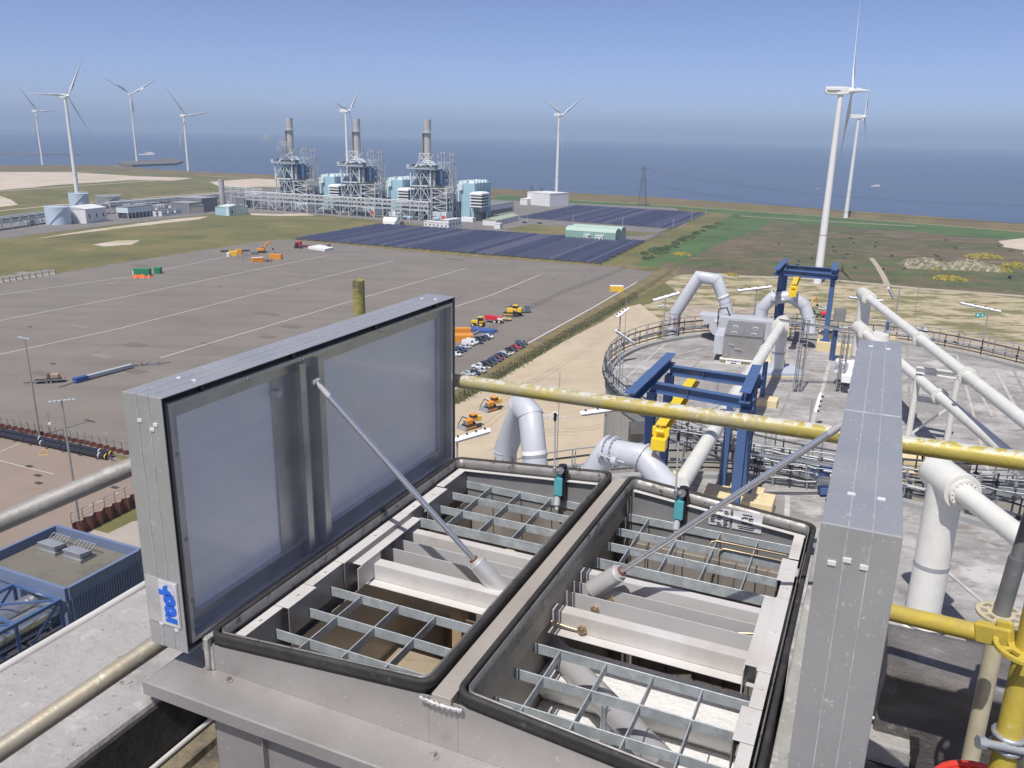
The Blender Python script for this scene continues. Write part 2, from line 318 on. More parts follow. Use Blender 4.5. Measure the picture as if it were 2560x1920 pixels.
# wheel tracks pressed into the sand
trk=mat('wheel_track',(.36,.295,.205),.95,var=.15,scale=.5)
for pts in ([(1290,945),(1350,930),(1400,925),(1430,935)],[(1250,985),(1320,955),(1380,948),(1425,960)],[(1200,1080),(1260,1030),(1330,1000),(1420,1010)],[(1180,1040),(1300,975),(1440,890),(1560,810)],[(1230,1130),(1330,1080),(1450,1075),(1520,1060)],[(1245,1140),(1345,1090),(1450,1085)]):
    P=[at(x,y,0) for x,y in pts]; D=[]
    for i in range(len(P)-1):
        p0=P[max(0,i-1)];p1=P[i];p2=P[i+1];p3=P[min(len(P)-1,i+2)]
        for k in range(10):
            t=k/10; D.append(.5*((2*p1)+(p2-p0)*t+(2*p0-5*p1+4*p2-p3)*t*t+(3*p1-p0-3*p2+p3)*t**3))
    for off in (-.9,.9):
        me=M(); 
        Q=[]
        for i in range(len(D)):
            d=(D[min(i+1,len(D)-1)]-D[max(0,i-1)]).normalized(); n_=Vector((-d.y,d.x,0)); w_=.16+.06*mnoise.noise(D[i]*.8); Q.append((D[i]+n_*(off-w_)+Vector((0,0,.09)),D[i]+n_*(off+w_)+Vector((0,0,.09))))
        for a,b in zip(Q[:-1],Q[1:]): me.add([a[0],b[0],b[1],a[1]],[(0,1,2,3)])
        struct(me.build('track',trk))
# ================================================================ THE ROOF VENT IN FRONT
ss=mat('stainless_worn',(.39,.375,.36),.42,.45,var=.12,scale=3,layers=[((.30,.275,.25),1.4,.5,.68,.6,'n',(1,1,1)),((.50,.47,.43),.9,.55,.7,.6),((.74,.72,.69),110,.66,.70,.7),((.30,.18,.10),5,.64,.76,.5),((.52,.43,.36),2,.5,.75,.5),((.60,.59,.57),40,.66,.72,.7),((.2,.19,.18),6,.62,.8,.5)],bump=.15,bscale=60,rvar=.1)
ssi=mat('stainless_inner',(.30,.30,.30),.45,.3,var=.12,scale=5,layers=[((.22,.2,.18),3,.5,.75,.5,'n',(1,1,.3))],rvar=.1)
ssd=mat('duct_steel',(.38,.35,.315),.5,.3,var=.2,scale=3,layers=[((.15,.13,.11),2,.45,.7,.7,'n',(2,2,.4)),((.36,.31,.24),1.5,.55,.75,.4)],rvar=.1)
alu=mat('dusty_aluminium',(.59,.58,.565),.6,.15,var=.06,scale=6,layers=[((.46,.42,.38),5,.5,.72,.7),((.74,.73,.71),60,.64,.7,.6)],bump=.1,bscale=80)
galv=mat('galvanised_steel',(.36,.385,.41),.42,.55,var=.2,scale=14,layers=[((.52,.55,.57),30,.45,.65,.5,'c'),((.62,.64,.65),50,.68,.74,.6),((.24,.26,.28),9,.6,.72,.5)],rvar=.12)
galt=mat('grating_zinc',(.42,.46,.48),.45,.25,var=.2,scale=18,layers=[((.55,.60,.62),24,.5,.62,.6),((.26,.31,.34),60,.5,.7,.5)],rvar=.1)
cvr=mat('cover_sheet',(.46,.465,.47),.40,.5,var=.07,scale=2.5,layers=[((.47,.475,.48),60,.5,.9,.5,'c'),((.74,.75,.77),70,.62,.68,.9,'n',(2,1,1)),((.80,.80,.80),24,.69,.72,.9,'n',(1,1,1)),((.33,.34,.36),4,.5,.75,.5),((.36,.33,.31),1.6,.55,.75,.4)],rvar=.1,bump=.08,bscale=60)
panel=mat('cover_inner_panel',(.93,.94,.95),.42,.15,var=.05,scale=2,layers=[((.97,.97,.98),9,.60,.66,.8,'n',(1,.5,6)),((.80,.82,.86),3.5,.5,.75,.6,'n',(1,.35,3)),((.80,.82,.85),1.5,.5,.8,.5)],rvar=.1,spec=.6,coat=.3)
rub=mat('black_rubber',(.030,.029,.028),.72,0,var=.3,scale=25,layers=[((.13,.12,.11),35,.6,.72,.7),((.08,.078,.075),8,.5,.8,.6)],bump=.25,bscale=60)
chrome=mat('polished_rod',(.72,.72,.73),.24,.8,var=.04)
zal=mat('cast_aluminium',(.62,.62,.62),.4,.4,var=.05,scale=10)
teal=mat('teal_plastic',(.10,.40,.45),.4,0,var=.04,scale=20)
blk=mat('black_plastic',(.02,.02,.022),.45)
copper=mat('thin_copper_tube',(.42,.33,.22),.35,.7,var=.15,scale=10)
weld=mat('weld_bead',(.62,.62,.62),.35,.7,var=.2,scale=60,bump=.5,bscale=120)
white=mat('white_plate',(.66,.68,.70),.5)
ink=mat('print_black',(.02,.02,.025),.6)
bluep=mat('print_blue',(.02,.13,.62),.5,var=.08,scale=30)
Z=-1.225
root=thing('roof_vent',L(-.715,1.25,-1.9),'stainless roof vent frame with two rubber edged openings, between the raised covers','roof vent')
# flange with folded lip
m=M(); zf=-1.252
m.uvz(-1.46,.03,1.19,1.31,zf-.004,zf); m.uvz(-1.46,.03,2.56,2.68,zf-.004,zf); m.uvz(-1.46,-1.36,1.31,2.56,zf-.004,zf); m.uvz(-.05,.03,1.31,2.56,zf-.004,zf)
m.uvz(-1.463,.033,1.186,1.19,zf-.034,zf+.001); m.uvz(-1.463,-1.459,1.19,2.68,zf-.034,zf+.001); m.uvz(.03,.034,1.19,2.68,zf-.034,zf+.001)
m.build('flange',ss,root,bevel=.0015)
# support box under the flange
m=M(); m.uvz(-1.28,-1.277,1.22,2.6,-2.6,-1.29); m.uvz(-1.28,-.02,1.22,1.223,-2.6,-1.29); m.uvz(-1.13,-1.127,1.205,1.22,-2.6,-1.29); m.uvz(-.02,-.017,1.22,2.6,-2.6,-1.29)
m.build('support_box',ss,root)
# gable shaped kerb walls
m=M()
def zr(u): return -1.105-.052*min(1,abs(abs(u+.715)-.035)/.6) if abs(u+.715)>.035 else -1.105
UL0,UL1,UR0,UR1=-1.345,-.75,-.68,-.085; V0,V1=1.30,2.56
for v in (V0-.002,V1+.002):
    for (a,b) in ((UL0,UL1),(UL1,UR0),(UR0,UR1)):
        k = .028 if not (a==UL1) else .0
        m.hexa([L(a,v-.0015,zf),L(b,v-.0015,zf),L(b,v+.0015,zf),L(a,v+.0015,zf),L(a,v-.0015,zr(a)-.028),L(b,v-.0015,zr(b)-.028),L(b,v+.0015,zr(b)-.028),L(a,v+.0015,zr(a)-.028)])
m.uvz(UL0-.002,UL0+.001,V0,V1,zf,zr(UL0)-.028); m.uvz(UR1-.001,UR1+.002,V0,V1,zf,zr(UR1)-.028)
m.build('kerb',ss,root,bevel=.001)
# ridge beam between the openings
m=M(); m.uvz(-.738,-.692,V0-.012,V1+.02,-1.135,-1.118); m.uvz(-.738,-.735,V0,V1,-1.26,-1.135); m.uvz(-.695,-.692,V0,V1,-1.26,-1.135)
m.build('ridge_beam',mat('ridge_dirty',(.42,.385,.34),.6,.3,var=.12,scale=4,layers=[((.40,.24,.12),3,.58,.8,.6),((.75,.73,.7),50,.66,.7,.7),((.14,.12,.11),25,.68,.74,.7)],bump=.2,bscale=50),root,bevel=.002)
m=M(); pts=[]
for i in range(26):
    t=i/25; pts.append(L(-.765+.1*t,V0-.012-.004*math.sin(t*3.14),-1.137+.002*math.sin(i*2.1)))
m.tube(pts,[.0045+.0012*math.sin(i*1.9) for i in range(26)],8); m.tube([L(UL0-.001,V0-.004,-1.19),L(UL0-.001,V0-.004,-1.25)],[.0025,.006],8); m.build('weld',weld,root)
def loop(u0,u1,v0,v1,dz,r,off=0,mat_=rub,cor=.026):
    pts=[]
    cs=[(u0+cor,v0+cor,180,270),(u1-cor,v0+cor,270,360),(u1-cor,v1-cor,0,90),(u0+cor,v1-cor,90,180)]
    for cx,cy,a0,a1 in cs:
        for k in range(7):
            a=math.radians(a0+(a1-a0)*k/6); u=cx+(cor)*math.cos(a); v=cy+cor*math.sin(a)
            pts.append(L(u,v,zr(u)+dz))
    # add straight subdivisions
    out=[]; n=len(pts)
    for i in range(n):
        a=pts[i];b=pts[(i+1)%n]; d=(b-a).length; k=max(1,int(d/.05))
        for j in range(k): out.append(a.lerp(b,j/k))
    return out
def sweep_closed(m,pts,prof):
    n=len(pts); rings=[]
    for i in range(n):
        t=(pts[(i+1)%n]-pts[i-1]).normalized(); up=Vector((0,0,1)); x=t.cross(up).normalized(); y=x.cross(t)
        rings.append([pts[i]+x*a+y*b for a,b in prof])
    k=len(prof); vs=[q for r in rings for q in r]; fs=[]
    for i in range(n):
        for j in range(k): fs.append((i*k+j,((i+1)%n)*k+j,((i+1)%n)*k+(j+1)%k,i*k+(j+1)%k))
    m.add(vs,fs,True)
for (a,b) in ((UL0,UL1),(UR0,UR1)):
    pts=loop(a,b,V0,V1,0,0)
    m=M(); sweep_closed(m,pts,[(.006,-.024),(.008,-.012),(.0065,-.005),(.009,.000),(.007,.006),(.002,.008),(-.004,.006),(-.0055,.000),(-.0035,-.006),(-.0055,-.011),(-.004,-.022)]); m.build('gasket',rub,root)
    pts=loop(a+.012,b-.012,V0+.012,V1-.012,0,0,cor=.020)
    m=M(); sweep_closed(m,pts,[(.002,-.05),(.002,.004),(-.001,.004),(-.001,-.05)]); m.build('upstand',mat('upstand_metal',(.22,.215,.21),.5,.4,var=.15,scale=20,layers=[((.06,.055,.05),30,.56,.64,.85)],rvar=.1),root)
# ledges (dusty angle pieces) and inner plates
def ledge(side):
    m=M(); ua = UL0+.022 if side<0 else UR1-.022; s=1 if side<0 else -1
    segs=[(1.345,1.50,.028),(1.50,1.62,.044),(1.62,1.76,.030),(1.76,2.12,.034),(2.12,2.22,.032),(2.22,2.36,.046),(2.36,2.535,.030)]
    for v0,v1,w_ in segs:
        z=zr(ua)-.026-(.004 if w_>.045 else 0); a,b=sorted((ua,ua+s*w_)); m.uvz(a,b,v0,v1-.003,z-.003,z)
        a,b=sorted((ua+s*w_-s*.003,ua+s*w_)); mp_=M(); mp_.uvz(a,b,v0,v1-.003,z-.085,z-.003); mp_.build('side_plate',ssi,root)
        m.cyl(L(ua+s*w_*.5,(v0+v1)/2,z),L(ua+s*w_*.5,(v0+v1)/2,z+.004),.006,n=8)
    m.build('ledge',alu,root,bevel=.001)
    # bracket plate where the cross members land
    m=M(); z=zr(ua)-.045; a,b=sorted((ua+s*.034,ua+s*.066)); m.uvz(a,b,1.80,2.14,z-.003,z); a,b=sorted((ua+s*.063,ua+s*.066)) 
    m.uvz(a,b,1.78,1.90,z-.07,z-.003); m.build('bracket',alu,root,bevel=.001)
ledge(-1); ledge(1)
for (a,b) in ((UL0+.02,UL1-.02),(UR0+.02,UR1-.02)):
    for v,t in ((V1-.022,-1),(V0+.022,1)):
        m=M(); vv=v+t*.016
        va,vb=sorted((v,vv))
        m.hexa([L(a,va,zr(a)-.032),L(b,va,zr(b)-.032),L(b,vb,zr(b)-.032),L(a,vb,zr(a)-.032),L(a,va,zr(a)-.029),L(b,va,zr(b)-.029),L(b,vb,zr(b)-.029),L(a,vb,zr(a)-.029)]); m.build('end_ledge',alu,root,bevel=.0008)
for (a,b) in ((UL0+.02,UL1-.006),(UR0+.006,UR1-.02)):
    for v in (V1-.024,V0+.02):
        m=M(); m.hexa([L(a,v,-1.30),L(b,v,-1.30),L(b,v+.003,-1.30),L(a,v+.003,-1.30),L(a,v,zr(a)-.03),L(b,v,zr(b)-.03),L(b,v+.003,zr(b)-.03),L(a,v+.003,zr(a)-.03)]); m.build('end_plate',ssi,root)
# shaft below
m=M()
m.uvz(-1.31,-1.307,1.32,2.54,-2.5,-1.26); m.uvz(-.123,-.12,1.32,2.54,-2.5,-1.26); m.uvz(-1.31,-.12,2.54,2.543,-2.5,-1.26); m.uvz(-1.31,-.12,1.317,1.32,-2.5,-1.26)
m.uvz(-.717,-.713,1.32,2.54,-2.5,-1.26)
m.build('shaft',ssd,root)
m=M(); m.uvz(-1.305,-.718,1.45,2.0,-1.75,-1.60); m.build('sun_catch_board',mat('tan_board',(.34,.28,.20),.6,.1,var=.1,scale=3,layers=[((.1,.08,.06),6,.62,.75,.7,'n',(1,4,1))]),root)  # added board, set where the sun reaches, for tan lit patches
for v in (1.9,2.25):
    m=M(); m.uvz(-1.30,-.73,v+.1,v+.13,-2.5,-1.7); m.uvz(-1.0,-.97,v-.03,v,-2.5,-1.3); m.build('shaft_batten',mat('batten_tan',(.45,.33,.2),.7,var=.2,scale=8),root)
wb=mat('white_blockwork',(.66,.66,.65),.85,0,var=.06,scale=20,layers=[((.45,.44,.42),7,.6,.72,.6)],bump=1.5,bscale=14)
m=M(); m.poly([L(-.71,v,z) for v,z in ((1.33,-2.1),(1.33,-1.52),(1.865,-1.52),(1.79,-1.42),(1.99,-1.42),(1.99,-2.1))],UU*.585); m.build('white_sill',wb,root)  # riser leans back under the upper step, shaped to give a shaded band
a=onz(1325,1560,-1.40); b=onz(1665,1915,-1.38)
m=M(); m.cyl(L(a[0],a[1],-1.40),L(b[0],b[1],-1.38),.034,n=24); m.build('drain_pipe',mat('grey_pipe',(.42,.42,.43),.35,.3),root)
m=M(); m.tube([L(-.475,1.72,-1.36),L(-.475,1.72,-1.60)],.020,14); m.uvz(-.46,-.43,1.705,1.73,-1.46,-1.42); m.build('pipe_clamp',galv,root)
m=M()
for k in range(6): m.uvz(-.70+.1*k,-.70+.1*k+.094,2.53,2.538,-2.3,-1.33)
m.build('shaft_cladding',ssd,root)
m=M(); m.cyl(L(-.64,2.27,-1.33),L(-.43,2.33,-1.37),.024,n=14); m.uvz(-.43,-.25,2.32,2.36,-1.42,-1.38); m.cyl(L(-.66,2.15,-1.44),L(-.60,2.17,-1.44),.05,n=20); m.build('gas_cartridge',blk,root)
m=M(); m.uvz(-.60,-.56,2.262,2.264,-1.345,-1.315); m.uvz(-.42,-.28,2.315,2.32,-1.40,-1.375); m.build('cartridge_label',white,root)
# gratings
def grating(u0,u1,vs,us,name,hv=None):
    m=M()
    for i,v in enumerate(vs):
        h=.028 if not (hv and i==0) else .034
        m.uvz(u0,u1,v-.0015,v+.0015,Z-h,Z)
    for u in us: m.uvz(u-.0015,u+.0015,min(vs) if hv is None else min(vs),max(vs),Z-.0265,Z-.0005)
    return m.build(name,galt,root,bevel=.0004,seg=1)
grating(-1.298,-.752,[1.35,1.465,1.582,1.698],[-1.297,-1.19,-1.074,-.957,-.84],'grating')
grating(-1.305,-.752,[2.19,2.303,2.42,2.532],[-1.297,-1.19,-1.075,-.958,-.842],'grating',1)
grating(-.678,-.128,[1.35,1.463,1.58,1.697],[-.602,-.482,-.366,-.249,-.133],'grating')
grating(-.679,-.131,[2.188,2.30,2.411,2.53],[-.602,-.483,-.363,-.244],'grating',1)
# cross members
for (a,b) in ((-1.31,-.74),(-.692,-.12)):
    for kind,v in (('w',2.098),('f',2.027),('f',1.967),('c',1.877)):
        m=M()
        if kind=='w': m.uvz(a,b,v-.012,v+.017,Z-.003,Z); m.uvz(a,b,v-.013,v-.010,Z-.055,Z-.0)
        elif kind=='f': m.uvz(a,b,v-.0015,v+.0015,Z-.07,Z); m.uvz(a,b,v-.0015,v+.03,Z-.073,Z-.07)
        else: m.uvz(a,b,v-.018,v+.018,Z-.003,Z+.0); m.uvz(a,b,v-.018,v-.015,Z-.05,Z-.003); m.uvz(a,b,v-.05,v-.018,Z-.053,Z-.05)
        m.build('cross_member',alu if kind!='f' else mat('brushed_aluminium',(.60,.60,.60),.4,.35,var=.08,scale=3,stretch=(1,1,1),rvar=.06),root,bevel=.0008)
for u,v in ((-.575,2.022),(-.60,1.964),(-.60,1.855)):
    m=M(); m.cyl(L(u,v-.006,Z-.035),L(u,v+.004,Z-.035),.013,n=6); m.cyl(L(u,v-.012,Z-.035),L(u,v,Z-.035),.007,n=12); m.build('fitting',copper,root)
# bolts
for (px,py) in ((568,1701),(1083,1890)):
    u,v=onz(px,py,zf); m=M(); m.cyl(L(u,v,zf),L(u,v,zf+.002),.014,n=20); m.cyl(L(u,v,zf+.002),L(u,v,zf+.011),.0078,n=6,smooth=False); m.cyl(L(u,v,zf+.011),L(u,v,zf+.013),.005,n=10); m.build('bolt',ss,root)
for v in (1.78,1.92,1.86):
    m=M(); u=-1.357; m.cyl(L(u-.01,v,-1.18),L(u-.01,v,-1.168),.009,n=6,smooth=False); m.build('bolt',ss,root)
# plates
m=M(); m.uvz(-.330,-.238,2.532,2.5345,-1.205,-1.143); m.build('rating_plate',white,root)
pl=m
m=M(); m.uvz(-.405,-.338,2.532,2.5345,-1.205,-1.143); m.build('rating_plate',white,root)
def text(s,size,pos,X,Y,m,parent,name,extr=.0004,bold=0,align='CENTER',sx=1):
    cu=bpy.data.curves.new(name,'FONT'); cu.body=s; cu.size=size; cu.extrude=extr; cu.align_x=align; cu.align_y='CENTER'; cu.offset=bold
    o=bpy.data.objects.new(name+'_tmp',cu); col.objects.link(o)
    dg=bpy.context.evaluated_depsgraph_get(); me=bpy.data.meshes.new_from_object(o.evaluated_get(dg)); bpy.data.objects.remove(o)
    X=Vector(X).normalized(); Y=Vector(Y).normalized(); Zv=X.cross(Y)
    off=Vector((0,0,0))
    p=parent
    while p is not None: off=off+p.location; p=p.parent
    pos=Vector(pos)-off
    for v in me.vertices: v.co=pos+X*v.co.x*sx+Y*v.co.y+Zv*v.co.z
    me.materials.clear(); me.materials.append(m); o=bpy.data.objects.new(name,me); col.objects.link(o); o.parent=parent; return o
pz=Vector((0,0,1))
text('CE',.033,L(-.285,2.5305,-1.171),UU,pz,ink,root,'lettering',bold=.0006)
for k,(w_,yy) in enumerate(((.030,-1.150),(.055,-1.192),(.046,-1.1985))):
    m=M(); m.uvz(-.285-w_/2,-.285+w_/2,2.5306,2.5318,yy-.0012,yy+.0012); m.build('plate_print',ink,root)
m=M()
for r in range(9):
    for c_ in range(3):
        if (r*3+c_)%5!=4: m.uvz(-.400+c_*.021,-.400+c_*.021+.012+.005*((r+c_)%2),2.5300,2.5312,-1.149-r*.0062-.0022,-1.149-r*.0062)
m.build('plate_print',ink,root)
# thin copper tubes in the right opening
pts=[L(-.54,1.985,Z-.02),L(-.40,1.99,Z-.03),L(-.25,1.985,Z-.02),L(-.150,1.99,Z+.0),L(-.135,2.0,Z+.002),L(-.130,2.02,Z+.004),L(-.128,2.2,Z+.004),L(-.128,2.43,Z+.004),L(-.133,2.445,Z+.004),L(-.15,2.452,Z+.004),L(-.36,2.453,Z+.004),L(-.375,2.45,Z+.0),L(-.382,2.44,Z-.01),L(-.383,2.43,Z-.04)]
m=M(); m.tube(pts,.0032,8); m.build('copper_tube',copper,root)
pts=[L(-.131,2.03,Z+.006),L(-.134,2.2,Z+.006),L(-.134,2.38,Z+.006),L(-.138,2.397,Z+.006),L(-.155,2.405,Z+.006),L(-.33,2.406,Z+.006),L(-.343,2.40,Z),L(-.345,2.39,Z-.02)]
m=M(); m.tube(pts,.0032,8); m.build('copper_tube',copper,root)
m=M(); m.tube([L(-.69,1.85,Z-.03),L(-.64,1.85,Z-.035),L(-.61,1.853,Z-.038)],.003,8); m.build('copper_tube',copper,root)
# limit switches
def switch(u,label):
    v=2.50; t=thing('limit_switch',L(u,v,-1.2),label,'limit switch','limit switches with lever arms on the vent')
    m=M(); m.uvz(u-.014,u+.020,v+.008,v+.032,-1.215,-1.115); m.build('housing',blk,t,bevel=.002)
    m=M(); m.uvz(u-.017,u+.014,v-.006,v+.008,-1.196,-1.128); m.build('front_cover',teal,t,bevel=.003)
    m=M(); m.uvz(u-.009,u+.009,v-.004,v+.008,-1.128,-1.112); m.build('switch_head',teal,t,bevel=.002)
    m=M(); m.cyl(L(u+.008,v+.012,-1.112),L(u+.008,v+.012,-1.085),.015,n=18); m.build('rotary_head',blk,t,bevel=.002)
    m=M(); m.cyl(L(u+.006,v-.012,-1.099),L(u+.006,v+.004,-1.099),.012,n=18); m.cyl(L(u-.013,v-.012,-1.106),L(u-.013,v-.012,-1.090),.007,n=12); m.uvz(u-.014,u+.004,v-.014,v-.008,-1.104,-1.094); m.build('clamp',chrome,t,bevel=.001)
    m=M(); m.cyl(L(u-.006,v+.006,-1.232),L(u-.004,v+.006,-1.198),.011,.010,n=16); m.cyl(L(u-.006,v+.006,-1.25),L(u-.006,v+.006,-1.232),.007,n=12); m.build('cable_gland',white,t)
    m=M(); m.cyl(L(u-.020,v-.006,-.905),L(u-.013,v-.012,-1.115),.0030,n=10); m.build('lever',zal,t)
    m=M(); m.cyl(L(u-.0205,v-.006,-.895),L(u-.020,v-.006,-.922),.0052,n=12); m.build('lever_tip',blk,t)
    m=M(); m.uvz(u-.02,u+.022,v+.032,v+.036,-1.235,-1.11); m.build('mounting_plate',ssi,t)
switch(-.918,'teal limit switch on the far rim of the left opening, with upright lever')
switch(-.497,'teal limit switch on the far rim of the right opening, left of the CE plate')
# raised covers
def cover(label,u_in,u_out,side):
    # side=-1: left cover whose panel faces +u ; side=+1 : right cover
    v0,v1,z0,z1=1.25,2.60,-1.19,-.556
    t=thing('vent_cover',L((u_in+u_out)/2,(v0+v1)/2,z0),label,'vent cover','hinged covers of the roof vent')
    s=-side   # inward direction of u
    m=M(); th=.0025
    ends=((v0,v0+th),(v1-th,v1))
    a,b=sorted((u_in,u_out))
    m.uvz(a,b,v0,v0+th,z0,z1); m.uvz(a,b,v1-th,v1,z0,z1); m.uvz(a,b,v0+th,v1-th,z1-th,z1); m.uvz(a,b,v0+th,v1-th,z0,z0+th)
    m.build('rim',cvr,t,bevel=.002)
    m=M(); a,b=sorted((u_out,u_out+s*.004)); m.uvz(a,b,v0+.003,v1-.003,z0+.003,z1-.003); m.build('back_sheet',cvr,t)
    # fold seams running along the rim
    m=M()
    for k in (.36,.66):
        u=u_out+(u_in-u_out)*k
        m.uvz(u-.0009,u+.0009,v0-.0012,v1+.0012,z1-.0005,z1+.0012)
        m.uvz(u-.0009,u+.0009,v0-.0014,v0+.001,z0+.002,z1+.0008)
    if side>0: m.uvz(min(u_in,u_out),max(u_in,u_out),1.86,1.864,z1-.0005,z1+.0010)
    m.build('fold_seam',mat('pale_seam',(.62,.63,.65),.4,.5,var=.25,scale=40),t)
    m=M()
    for (fu,fv) in ((.28,.10),(.68,.10),(.30,.93),(.7,.94)):
        m.uvz(u_out+(u_in-u_out)*fu-.006,u_out+(u_in-u_out)*fu+.006,v0+(v1-v0)*fv-.003,v0+(v1-v0)*fv+.003,z1-.001,z1+.0022)
    for (fu,fz) in ((.40,.095),(.80,.10),(.70,.12) if side<0 else (.62,.085),(.36,.90),(.76,.91)):
        u=u_out+(u_in-u_out)*fu; z=z1-(z1-z0)*fz; m.uvz(u-.006,u+.006,v0-.0022,v0+.001,z-.0035,z+.0035)
    m.build('clip',mat('bright_clip',(.85,.85,.85),.3,.3),t)
    for q_ in (.09,.33,.62,.90):
        m=M(); vq=v0+(v1-v0)*q_; m.cyl(L(u_in-s*.006,vq,z1-.010),L(u_in+s*.0015,vq,z1-.010),.006,n=14); m.build('drain_hole',blk,t)
    for q_ in (.22,.55,.80):
        m=M(); m.cyl(L(u_in-s*.03,v0+.03,z1-(z1-z0)*q_),L(u_in+s*.001,v0+.03,z1-(z1-z0)*q_),.005,n=12); m.build('rivet',ss,t)
    for q_ in (.2,.36,.64,.8):
        m=M(); vq=v0+(v1-v0)*q_; m.cyl(L(u_in-s*.01,vq,z1-.027),L(u_in+s*.003,vq,z1-.027),.0045,n=10); m.build('rivet',ss,t)
    # dark seal groove then inner frame
    ug=u_in-s*.010
    m=M(); fr=.030
    def ring(m,ua,ub,va,vb,za,zb,wd):
        a,b=sorted((ua,ub)); m.uvz(a,b,va,vb,zb-wd,zb); m.uvz(a,b,va,vb,za,za+wd); m.uvz(a,b,va,va+wd,za+wd,zb-wd); m.uvz(a,b,vb-wd,vb,za+wd,zb-wd)
    ring(m,ug-s*.02,ug,v0+.003,v1-.003,z0+.003,z1-.003,.014); m.build('seal',rub,t)
    m=M(); ring(m,u_in-s*.03,u_in-s*.001,v0+.017,v1-.017,z0+.017,z1-.017,.003); ring(m,u_in-s*.004,u_in-s*.001,v0+.017,v1-.017,z0+.017,z1-.017,.012)
    ring(m,u_in-s*.045,u_in-s*.03,v0+.020,v1-.020,z0+.020,z1-.020,.045); m.build('inner_frame',ssi if side>0 else mat('cover_frame_metal',(.60,.60,.59),.38,.55,var=.12,scale=8,rvar=.08,layers=[((.25,.22,.19),6,.58,.75,.5)]),t,bevel=.0006)
    m=M(); a,b=sorted((u_in-s*.05,u_in-s*.046)); m.uvz(a,b,v0+.02,v1-.02,z0+.02,z1-.02); m.build('inner_panel',panel,t)
    # centre stiffener: flat strip plus open channel
    vc=1.80
    m=M(); a,b=sorted((u_in-s*.046,u_in-s*.040)); m.uvz(a,b,vc-.15,vc+.06,z0+.03,z1-.03)
    a,b=sorted((u_in-s*.040,u_in-s*.008)); m.uvz(a,b,vc-.055,vc-.051,z0+.03,z1-.04); m.uvz(a,b,vc+.005,vc+.009,z0+.03,z1-.04)
    a,b=sorted((u_in-s*.008,u_in-s*.005)); m.uvz(a,b,vc-.075,vc-.051,z0+.03,z1-.04); m.uvz(a,b,vc+.005,vc+.03,z0+.03,z1-.04)
    m.build('stiffener',bpy.data.materials['cover_frame_metal'] if side<0 else ssi,t,bevel=.0006)
    m=M(); m.cyl(L(u_in-s*.04,1.655,-.66),L(u_in-s*.018,1.655,-.66),.012,.010,n=16); m.build('buffer',zal,t)
    return t
lc=cover('left raised vent cover, its pale inner panel and blue sticker showing',-1.375,-1.490,-1)
rc=cover('right raised vent cover, seen end on with speckled top edge',-.032,.082,1)
rc.rotation_euler=(0,0,0)
# hinge rail between the left cover and the opening
m=M(); m.uvz(-1.383,-1.356,1.30,2.58,-1.215,-1.172); m.uvz(-1.362,-1.348,1.285,1.30,-1.25,-1.165)
m.build('hinge_rail',mat('hinge_dirty',(.46,.45,.42),.6,.4,var=.2,scale=6,layers=[((.75,.74,.72),30,.58,.66,.8),((.18,.13,.09),5,.6,.72,.7),((.04,.04,.04),10,.68,.75,.8)],bump=.4,bscale=40),root,bevel=.003)
m=M(); m.uvz(-.070,-.036,1.27,2.58,-1.23,-1.175); m.build('hinge_rail',bpy.data.materials['hinge_dirty'],root,bevel=.003)
# sticker on the left cover end: worn white film with blue lettering reading upwards
stk=mat('worn_film',(.50,.50,.50),.35,.3,var=.15,scale=15,layers=[((.50,.36,.35),12,.58,.66,.35)])
m=M(); m.uvz(-1.485,-1.385,1.2480,1.2495,-1.125,-1.005); ob=m.build('sticker',stk,lc)
m=M(); m.uvz(-1.442,-1.388,1.2465,1.2480,-1.124,-1.008); m.build('sticker_film',mat('pale_film',(.60,.60,.62),.4,.1,var=.1,scale=30),lc)
nrm=-VV
text('roob',.056,L(-1.416,1.2460,-1.066),pz,-UU,bluep,lc,'sticker_lettering',bold=.0056,sx=.84)
# gas struts
def strut(p0,p1,label):
    p0=Vector(p0);p1=Vector(p1); d=(p1-p0).normalized()
    t=thing('lifting_rod',p0,label,'piston rod','piston rods holding the covers open')
    m=M(); m.cyl(p0+d*.07,p1-d*.05,.0085,n=16); m.build('rod',chrome,t)
    m=M(); m.cyl(p0-d*.03,p0+d*.075,.029,.025,n=28); m.cyl(p0+d*.075,p0+d*.085,.021,.019,n=28); m.build('cylinder_head',zal,t,bevel=.002)
    m=M(); m.cyl(p0+d*.0855,p0+d*.090,.0135,n=20); m.build('wiper_ring',mat('rust_brown_ring',(.16,.06,.03),.6),t)
    m=M(); m.cyl(p1-d*.055,p1-d*.015,.009,.0075,n=14); m.cyl(p1-d*.015,p1,.006,n=10); m.cyl(p1-VV*.012,p1+VV*.012,.007,n=12); m.build('end_fitting',zal,t)
strut(L(-.885,1.905,-1.215),L(-1.372,1.778,-.655),'left piston rod, rising from the cross members to the left cover')
strut(L(-.605,2.025,-1.215),L(-.020,1.93,-.60),'right piston rod, rising behind the right cover')
